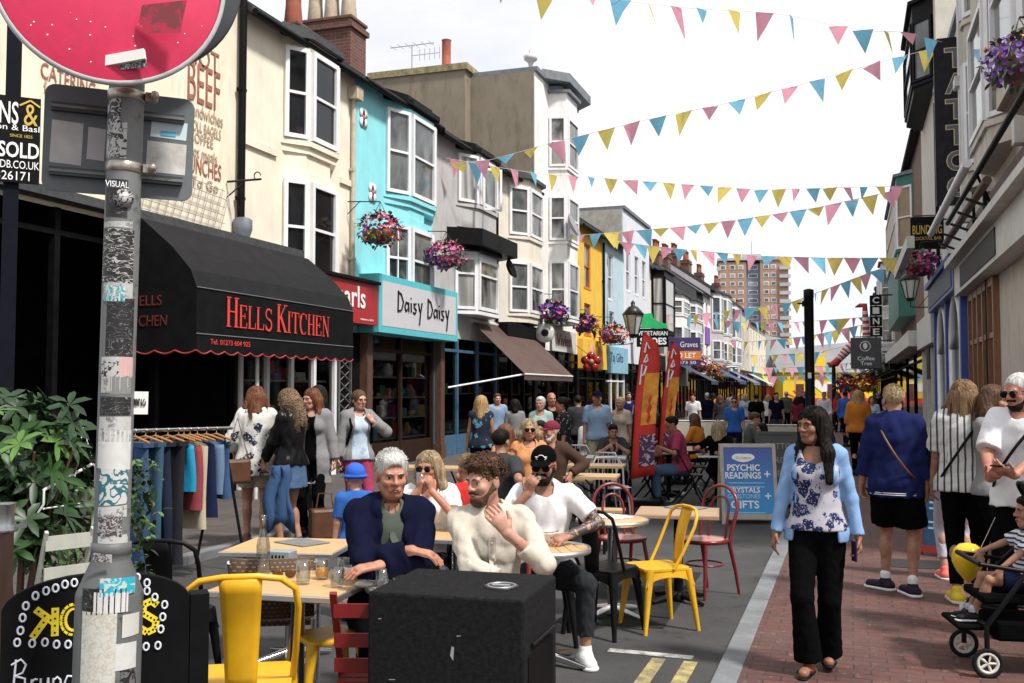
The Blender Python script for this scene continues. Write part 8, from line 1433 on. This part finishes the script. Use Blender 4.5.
# -- pushchair, toddler, balloon
sp = spot(1016, 6.15); rz = facing(sp, -72); t = thing('pushchair', 'black pushchair with grey hood and white-rimmed wheels at the right edge', 'pushchair', sp, rz)
for x in (-.24, .24):
    for y, r_ in ((-.27, .085), (.38, .13)):
        o = None; b = MB(M('tyre_rubber', (.012, .012, .012), .8)); b.tube([V((x, y+r_*.9*math.cos(a), r_+r_*.9*math.sin(a))) for a in np.linspace(0, 2*PI, 25)[:-1]], r_*.16, 8, True); o = b.build('wheel', None, t); b = MB(M('cream_rim', (.55, .54, .48), .4)); b.tube([V((x, y+r_*.66*math.cos(a), r_+r_*.66*math.sin(a))) for a in np.linspace(0, 2*PI, 21)[:-1]], r_*.13, 6, True); [b.tube([(x, y, r_), (x, y+r_*.62*math.cos(a), r_+r_*.62*math.sin(a))], .009, 5) for a in np.linspace(0, 2*PI, 6)[:-1]]; b.build('rim', None, o)
b = MB(BLK_M)
for x in (-.24, .24): b.tube([(x*.97, -.27, .09), (x*.97, -.27, .3), (x*.97, -.05, .60), (x*.97, .42, 1.02)], .016, 8); b.tube([(x*.97, .38, .13), (x*.97, -.02, .62)], .016, 8)
b.tube([(-.233, .42, 1.02), (.233, .42, 1.02)], .02, 8); b.tube([(-.233, -.27, .3), (.233, -.27, .3)], .014, 8); b.tube([(-.233, -.30, .66), (.233, -.30, .66)], .016, 8); b.tube([(-.233, -.3, .66), (-.233, -.02, .62)], .013, 6); b.tube([(.233, -.3, .66), (.233, -.02, .62)], .013, 6); b.build('frame', None, t); b = MB(CERAM); b.tube([(-.233, -.27, .30), (-.233, -.27, .34)], .024, 8); b.tube([(-.25, -.27, .2), (-.22, -.27, .2)], .03, 10); b.build('joint', None, t)
b = MB(CL['black']); b.bx(-.2, .2, -.28, .12, .42, .47); b.box((0, .2, .72), (.4, .05, .6), 0, Matrix.Rotation(R(-20), 3, 'X')); b.bx(-.19, .19, -.42, -.26, .26, .29); b.build('seat', None, t, bev=.015); b = MB(cloth('grey_hood_cloth', (.16, .165, .165))); vs = []
for k in range(7):
    a = R(62+k*12)
    for j in range(9): q = PI*j/8; vs.append((.225*math.cos(q), .18-.36*math.cos(a)*math.sin(q), .86+.30*math.sin(a)*math.sin(q)**.7))
b.add(vs, [(k*9+j, k*9+j+1, (k+1)*9+j+1, (k+1)*9+j) for k in range(6) for j in range(8)], True); o = b.build('hood', None, t); o.modifiers.new('s', 'SOLIDIFY').thickness = .008; b = MB(BLK_M); b.tube([V((.23*math.cos(q), .18-.36*math.cos(R(62))*math.sin(q), .86+.30*math.sin(R(62))*math.sin(q)**.7)) for q in np.linspace(0, PI, 12)], .011, 6); b.build('hood_rim', None, o)
b = MB(CL['black']); b.bx(-.19, .19, -.2, .28, .2, .32); b.build('basket', None, t, bev=.02)
STP = m_stripe('navy_striped_jersey', (.60, .60, .62), (.02, .025, .07), 2, .028, .58, .08, .1)
q = sp+Matrix.Rotation(rz, 3, 'Z') @ V((0, 0, 0)); person('toddler in navy striped top and dark shorts sitting in the pushchair', q, rz, .95, 'm', 'tan', dict(pel=(0, .06, 1.0), lean=(-8, 0), head=(5, 0, 0), wrR=(-.26, -.42, 1.22), wrL=(.18, -.30, 1.1), epR=(-1, .3, -.3), anL=(.11, -.55, .62), anR=(-.12, -.52, .60), kpL=(.2, -1, .8), kpR=(-.2, -1, .8)), ('short', HR['black']), [('legs', CL['navy'], .36, .03, {'loose': .03, 'name': 'shorts'}), ('top', STP, .38, .03, -.03, {'ds': .035}), ('shoes', BS, TR, CL['lilac'])], vox=.013, face=True, hv=.008, hs=1.55, fat=1.12)
p = at_d(968, 562, 6.5); t = thing('balloon', 'yellow balloon hanging behind the pushchair', 'balloon', p); b = MB(M('yellow_latex', (.70, .48, .02), .2, 0, .05)); b.lathe([(.002, -.135), (.012, -.128), (.03, -.11), (.07, -.06), (.098, .0), (.1, .04), (.085, .085), (.05, .115), (.002, .125)], 24); b.build('skin', None, t); b = MB(CORD); b.tube([(0, 0, -.13), (.03, 0, -.2), (.08, .0, .1), (.16, -.05, .3)], .002, 4); b.build('string', None, t)
# -- shoppers at the clothes rail
FL2 = m_floral('ink_flower_cotton', (.56, .55, .52), (.012, .016, .04), 8.5, .36, (.1, .1, .12))
p = spot(257, 10.6, LPAVE); _, C = person('woman in white blouse with ink-blue flowers and beige shorts browsing the rail', p, facing(p, 176), 1.68, 'f', 'tan', dict(head=(20, 8, 0), wrL=(.25, -.2, 1.0), wrR=(-.2, -.28, 1.0), anL=(.09, -.05, .085), anR=(-.08, .08, .085)), ('long', HR['auburn'], .13), [('legs', CL['khaki'], .3, .022, {'loose': .03, 'name': 'shorts'}), ('top', FL2, .85, .034, -.16, {'ds': .03, 'fold': .011, 'flare': .035, 'name': 'blouse'}), ('shoes', BLEATH)], vox=.0105)
p = spot(238, 10.3, LPAVE); t = thing('shoulder_bag', 'brown leather shoulder bag hanging at the flowered blouse woman\'s side', 'bag', V((p.x, p.y, .78)), facing(p, 20)); b = MB(BLEATH); b.bx(-.14, .14, -.05, .05, -.05, .2); b.build('bag_body', None, t, bev=.03); b = MB(BLEATH); b.tube([(-.13, 0, .18), (0.02, .06, .62), (.13, 0, .18)], .009, 5); b.build('strap', None, t)
p = spot(292, 10.3, LPAVE); _, C = person('woman with long curly hair in black leather jacket and denim skirt', p, facing(p, 228), 1.66, 'f', 'tan', dict(head=(15, 14, 0), wrL=(.14, -.26, .95), wrR=(-.08, -.30, .98), anL=(.08, -.06, .085), anR=(-.08, .06, .085)), ('curlylong', hairm('light_brown_curls', (.12, .07, .035), (.24, .16, .09))), [('skirt', JN['mid'], -.26, .03), ('top', LEATH, .93, .028, -.02, {'ds': .024, 'fold': .012, 'name': 'jacket'}), ('shoes', BS)], vox=.0105)
q = spot(280, 10.0); q.z = .84; t = thing('denim_jacket', 'blue denim jacket held up by the woman in leather jacket', 'denim jacket', q, facing(p, 10)); b = MB(DN); n, N = 8, 8; vs = [((-1+2*j/n)*(.08+.07*i/N)+.015*math.sin(i), .035*math.sin(j*1.7+i*.5), .1-.56*i/N-.03*abs(j-4)*(i == N)) for i in range(N+1) for j in range(n+1)]; b.add(vs, [(i*(n+1)+j, i*(n+1)+j+1, (i+1)*(n+1)+j+1, (i+1)*(n+1)+j) for i in range(N) for j in range(n)], True); o = b.build('cloth', None, t); o.modifiers.new('s', 'SOLIDIFY').thickness = .03
p = spot(314, 11.2, LPAVE); person('red-haired woman in dark coat glancing back beside the curly-haired shopper', p, facing(p, -20), 1.66, 'f', 'fair', dict(head=(-30, 6, 0), wrL=(.28, .0, .82), wrR=(-.2, -.2, .95)), ('long', HR['auburn'], .3), [('legs', CL['black'], .95), ('top', CL['grey'], .95, .03, -.3, {'name': 'coat', 'flare': .03, 'open_': .10}), ('top', CL['black'], .5, .016), ('shoes', BS)], vox=.0105, face=True, hv=.007)
p = spot(326, 11.0, LPAVE); t = thing('leather_bag', 'brown leather handbag resting by the red-haired woman\'s feet', 'bag', V((p.x, p.y, LPAVE)), facing(p, 15)); b = MB(BLEATH); b.bx(-.17, .17, -.08, .08, .0, .34); b.build('bag_body', None, t, bev=.035); b = MB(BLEATH); b.tube([(-.1, 0, .33), (-.07, 0, .5), (.07, 0, .5), (.1, 0, .33)], .011, 5); b.build('handle', None, t)
p = spot(319, 12.3, LPAVE); person('dark-haired woman behind the red-haired shopper', p, facing(p, -60), 1.70, 'f', 'tan', dict(), ('bob', HR['dark'], .14), [('legs', CL['dgrey'], .97), ('top', CL['black'], .9, .02), ('shoes', BS)], vox=.018)
p = spot(358, 11.6, LPAVE); _, C = person('woman in glasses, grey cardigan and maroon trousers holding her rucksack strap', p, facing(p, 18), 1.64, 'f', 'fair', dict(head=(14, 4, 0), wrL=(.13, -.17, 1.36), epL=(1, .2, -.7), hL=((-.4, .2, .6), (-.3, .9, 0), .9), wrR=(-.27, -.04, .86)), ('pony', HR['brown'], .12), [('legs', CL['plum'], .97), ('top', m_floral('printed_pale_blue_cotton', (.42, .5, .6), (.25, .36, .5), 9), .45, .02, -.04), ('top', CL['grey'], .93, .03, -.05, {'open_': .13, 'name': 'cardigan'}), ('specs',), ('shoes', BS)], vox=.0105, face=True, hv=.007)
b = MB(CL['black']); b.X = Matrix.Scale(C['s'], 4); [b.tube([C['chest']+C['SX']*x+C['FY']*.1+C['U']*.12, C['J']['sh'+a]+C['U']*.08-C['SX']*x*.25, C['chest']+C['SX']*x*1.05-C['FY']*.155, C['waist']+C['SX']*x*1.3-C['FY']*.06], .018, 6) for x, a in ((.12, 'L'), (-.12, 'R'))]; b.box(C['chest']+C['FY']*.2-C['U']*.06, (.26, .14, .36)); b.build('rucksack', None, C['root'], bev=.02)
# -- diners and walkers further back
def far_p(label, px, d, off, h, sex, sk_, hair, tc_, lc, sl=.4, pose=None, z=0, ex=(), vox=.018, **k):
    if abs(off) < 70: k.setdefault('face', True); k.setdefault('hv', .011)
    p = spot(px, d, z); return person(label, p, facing(p, off), h, sex, sk_, pose or {}, hair, [('legs', lc, k.pop('ll', .97)), ('top', tc_, sl, .02, -.05), ('shoes', BS)]+list(ex), vox=vox, **k)[1]
SP = seat_pose
far_p('black-haired man in dark top sitting with his back to us behind the beige shirt', 498, 9.4, 150, 1.74, 'm', 'tan', ('short', HR['black']), CL['dgrey'], CL['dgrey'], .4, SP(.46, lean=(4, 0)), ROAD)
far_p('grey-blonde woman in sunglasses and peach strap top facing us', 529, 11.2, 5, 1.68, 'f', 'ruddy', ('bob', HR['fairhair'], .05), CL['peach'], CL['dgrey'], .1, SP(.55, wrL=(.15, -.3, .9), wrR=(-.15, -.3, .9)), ROAD, [('shades', 1.1)], .014, face=True)
far_p('woman with long auburn hair and orange top sitting sideways', 506, 11.6, -140, 1.66, 'f', 'tan', ('long', HR['auburn'], .28), CL['peach'], CL['dgrey'], .3, SP(.5), ROAD)
C = far_p('man in flat cap and dark brown jacket sitting in profile', 553, 11.4, -30, 1.70, 'm', 'ruddy', ('crop', HR['grey']), CL['brown'], CL['dgrey'], .95, SP(.5, head=(-25, 2, 0)), ROAD, [('beard', HR['grey'], .004)], .014, face=True); cap_hat(C, CL['maroon'])
far_p('dark-haired young man between the peach top and the flat cap', 541, 12.2, -25, 1.66, 'm', 'tan', ('short', HR['dark']), CL['maroon'], CL['dgrey'], .4, SP(.52), ROAD)
far_p('white-haired old woman in mint top standing among the diners', 541, 15.5, -20, 1.60, 'f', 'fair', ('short', HR['white']), CL['mint'], CL['dgrey'], .4)
far_p('bald man in dark jacket behind the white-haired woman', 551, 17, 20, 1.66, 'm', 'ruddy', ('none', HR['grey']), CL['black'], CL['dgrey'], .9)
far_p('woman in black polka dot dress standing in profile', 563, 14.2, -85, 1.60, 'f', 'brown', ('bun', HR['black']), m_floral('polka_dot_cloth', (.01, .01, .012), (.5, .5, .5), 22, .22), CL['black'], .45)
far_p('blonde woman in dark floral dress walking away with a buggy', 481, 15.2, 172, 1.62, 'f', 'tan', ('long', HR['blonde'], .24), m_floral('dark_floral_cloth', (.015, .02, .035), (.12, .3, .4), 8, .3), CL['navy'], .05)
C = far_p('man in blue short-sleeved shirt, cap and khaki shorts facing us', 597, 17., 4, 1.68, 'm', 'ruddy', ('crop', HR['grey']), CL['shirtblue'], CL['khaki'], .42, None, 0, (), .016, ll=.45, fat=1.15); cap_hat(C, CL['navy'])
far_p('woman in sand-coloured top stretching one arm to the left', 621, 17.2, -30, 1.58, 'f', 'tan', ('bun', HR['sandy']), CL['sand'], CL['grey'], .35, dict(wrR=(-.55, -.2, 1.2), epR=(-.2, 0, -1), hR=((-1, -.2, .1), (0, -1, 0), .2)))
far_p('boy in dark grey t-shirt sitting and eating with both hands', 611, 15.4, 10, 1.58, 'm', 'tan', ('short', HR['dark']), CL['dgrey'], CL['navy'], .4, SP(.46, lean=(12, 0), head=(0, 18, 0), wrL=(.04, -.3, 1.0), wrR=(-.05, -.3, 1.0), epL=(1, -.1, -.8), epR=(-1, -.1, -.8)), ROAD)
far_p('man in raspberry red t-shirt sitting in profile at a black table', 682, 15.3, -80, 1.72, 'm', 'tan', ('short', HR['dark']), CL['plum'], JN['mid'], .42, SP(.46, lean=(12, 0), head=(0, 10, 0), wrL=(.15, -.36, .86), wrR=(-.15, -.36, .86)), ROAD)
far_p('woman with very long blonde hair sitting with her back to us', 718, 15.4, 165, 1.62, 'f', 'fair', ('long', HR['fairhair'], .38), CL['black'], CL['black'], .4, SP(.45), ROAD)
far_p('man in sunglasses and bright blue printed t-shirt standing behind the barrier', 734, 22, 0, 1.58, 'm', 'fair', ('crop', HR['dark']), CL['teeblue'], CL['navy'], .42, None, ROAD, [('shades',)], .018)
far_p('dark long-haired woman bending behind the tattoo board', 762, 17., -60, 1.5, 'f', 'tan', ('long', HR['dark'], .3), CL['black'], CL['black'], .5, SP(.45), ROAD)
sd_ = lambda: SP(.46, lean=(10, 0), head=(0, 10, 0), wrL=(.08, -.33, .92), wrR=(-.10, -.35, .88))
far_p('curly dark-haired diner in maroon behind the feather flags', 657, 18.6, 40, 1.66, 'f', 'tan', ('bob', HR['dark'], .12), CL['maroon'], CL['dgrey'], .4, sd_(), ROAD)
far_p('diner in mustard orange top beyond the red-topped man', 700, 18.2, -120, 1.68, 'f', 'fair', ('long', HR['brown'], .2), CL['orange'], CL['navy'], .4, sd_(), ROAD)
far_p('diner in white shirt left of the eating boy', 588, 17.6, 30, 1.72, 'm', 'tan', ('short', HR['dark']), CL['white'], CL['navy'], .8, sd_(), ROAD)
far_p('diner in olive jacket behind the blue psychic sign', 747, 18.4, 100, 1.7, 'm', 'fair', ('short', HR['brown']), CL['olive'], CL['dgrey'], .9, sd_(), ROAD)
crowd = [(693, 30, 'm', 'dark', 'white', 'navy', 'man in navy waistcoat and white sleeves'), (707, 33, 'm', 'grey', 'navy', 'dgrey', 'grey-haired man in dark blue coat'), (720, 30, 'f', 'brown', 'dgrey', 'black', 'brown-haired woman in charcoal top'), (745, 34, 'f', 'sandy', 'paleblue', 'dgrey', 'sandy-haired woman in pale blue'), (756, 29, 'm', 'dark', 'black', 'black', 'dark-haired man in black near the pole'), (768, 36, 'f', 'blonde', 'white', 'navy', 'blonde woman in white far off'), (776, 31, 'm', 'black', 'navy', 'dgrey', 'man in navy jumper by the far barrier'), (786, 38, 'm', 'grey', 'olive', 'black', 'man in olive jacket and pale hat'), (797, 30, 'f', 'dark', 'maroon', 'black', 'woman in maroon by the black post'), (824, 34, 'm', 'brown', 'white', 'dgrey', 'man in white shirt right of the black post'), (838, 40, 'f', 'auburn', 'red', 'black', 'woman in red far along the right pavement'), (845, 30, 'm', 'dark', 'teeblue', 'navy', 'man in blue far along the right pavement'), (872, 27, 'f', 'brown', 'paleblue', 'dgrey', 'woman in pale blue by the right shop fronts'), (878, 35, 'm', 'grey', 'black', 'black', 'man in black far along the right shop fronts'), (640, 26, 'f', 'dark', 'lilac', 'navy', 'woman in lilac behind the feather flag'), (628, 28, 'm', 'brown', 'royal', 'dgrey', 'man in deep blue behind the pointing woman'), (578, 20, 'm', 'dark', 'dgrey', 'black', 'man in charcoal by the awning shops'), (515, 19, 'f', 'black', 'grey', 'black', 'woman in grey by the brown awning'), (497, 21, 'm', 'brown', 'shirtblue', 'dgrey', 'man in blue shirt entering the blue shop'), (713, 40, 'f', 'dark', 'orange', 'black', 'woman in orange far behind the barriers'), (731, 44, 'm', 'dark', 'grey', 'navy', 'man in grey far behind the barriers'), (804, 48, 'm', 'brown', 'navy', 'black', 'man in navy near the yellow mural')]
for i, (px, d, sx, hr, a, c, lab) in enumerate(crowd):
    far_p(lab+(' walking away' if i % 3 else ' coming towards us'), px, d, (170 if i % 3 else 10)+(i*37) % 40-20, (1.62 if sx == 'm' else 1.54)+(i % 4)*.02, sx, ('fair', 'tan', 'brown')[i % 3], (('short', HR[hr]) if sx == 'm' else ('bob', HR[hr], .1)), CL[a], CL[c], (.4, .9)[i % 2], dict(anL=(.08, -.12, .085), anR=(-.08, .14, .085)) if i % 2 else None, ROAD if px < 800 else 0, (), .024, group='people walking far down the street')
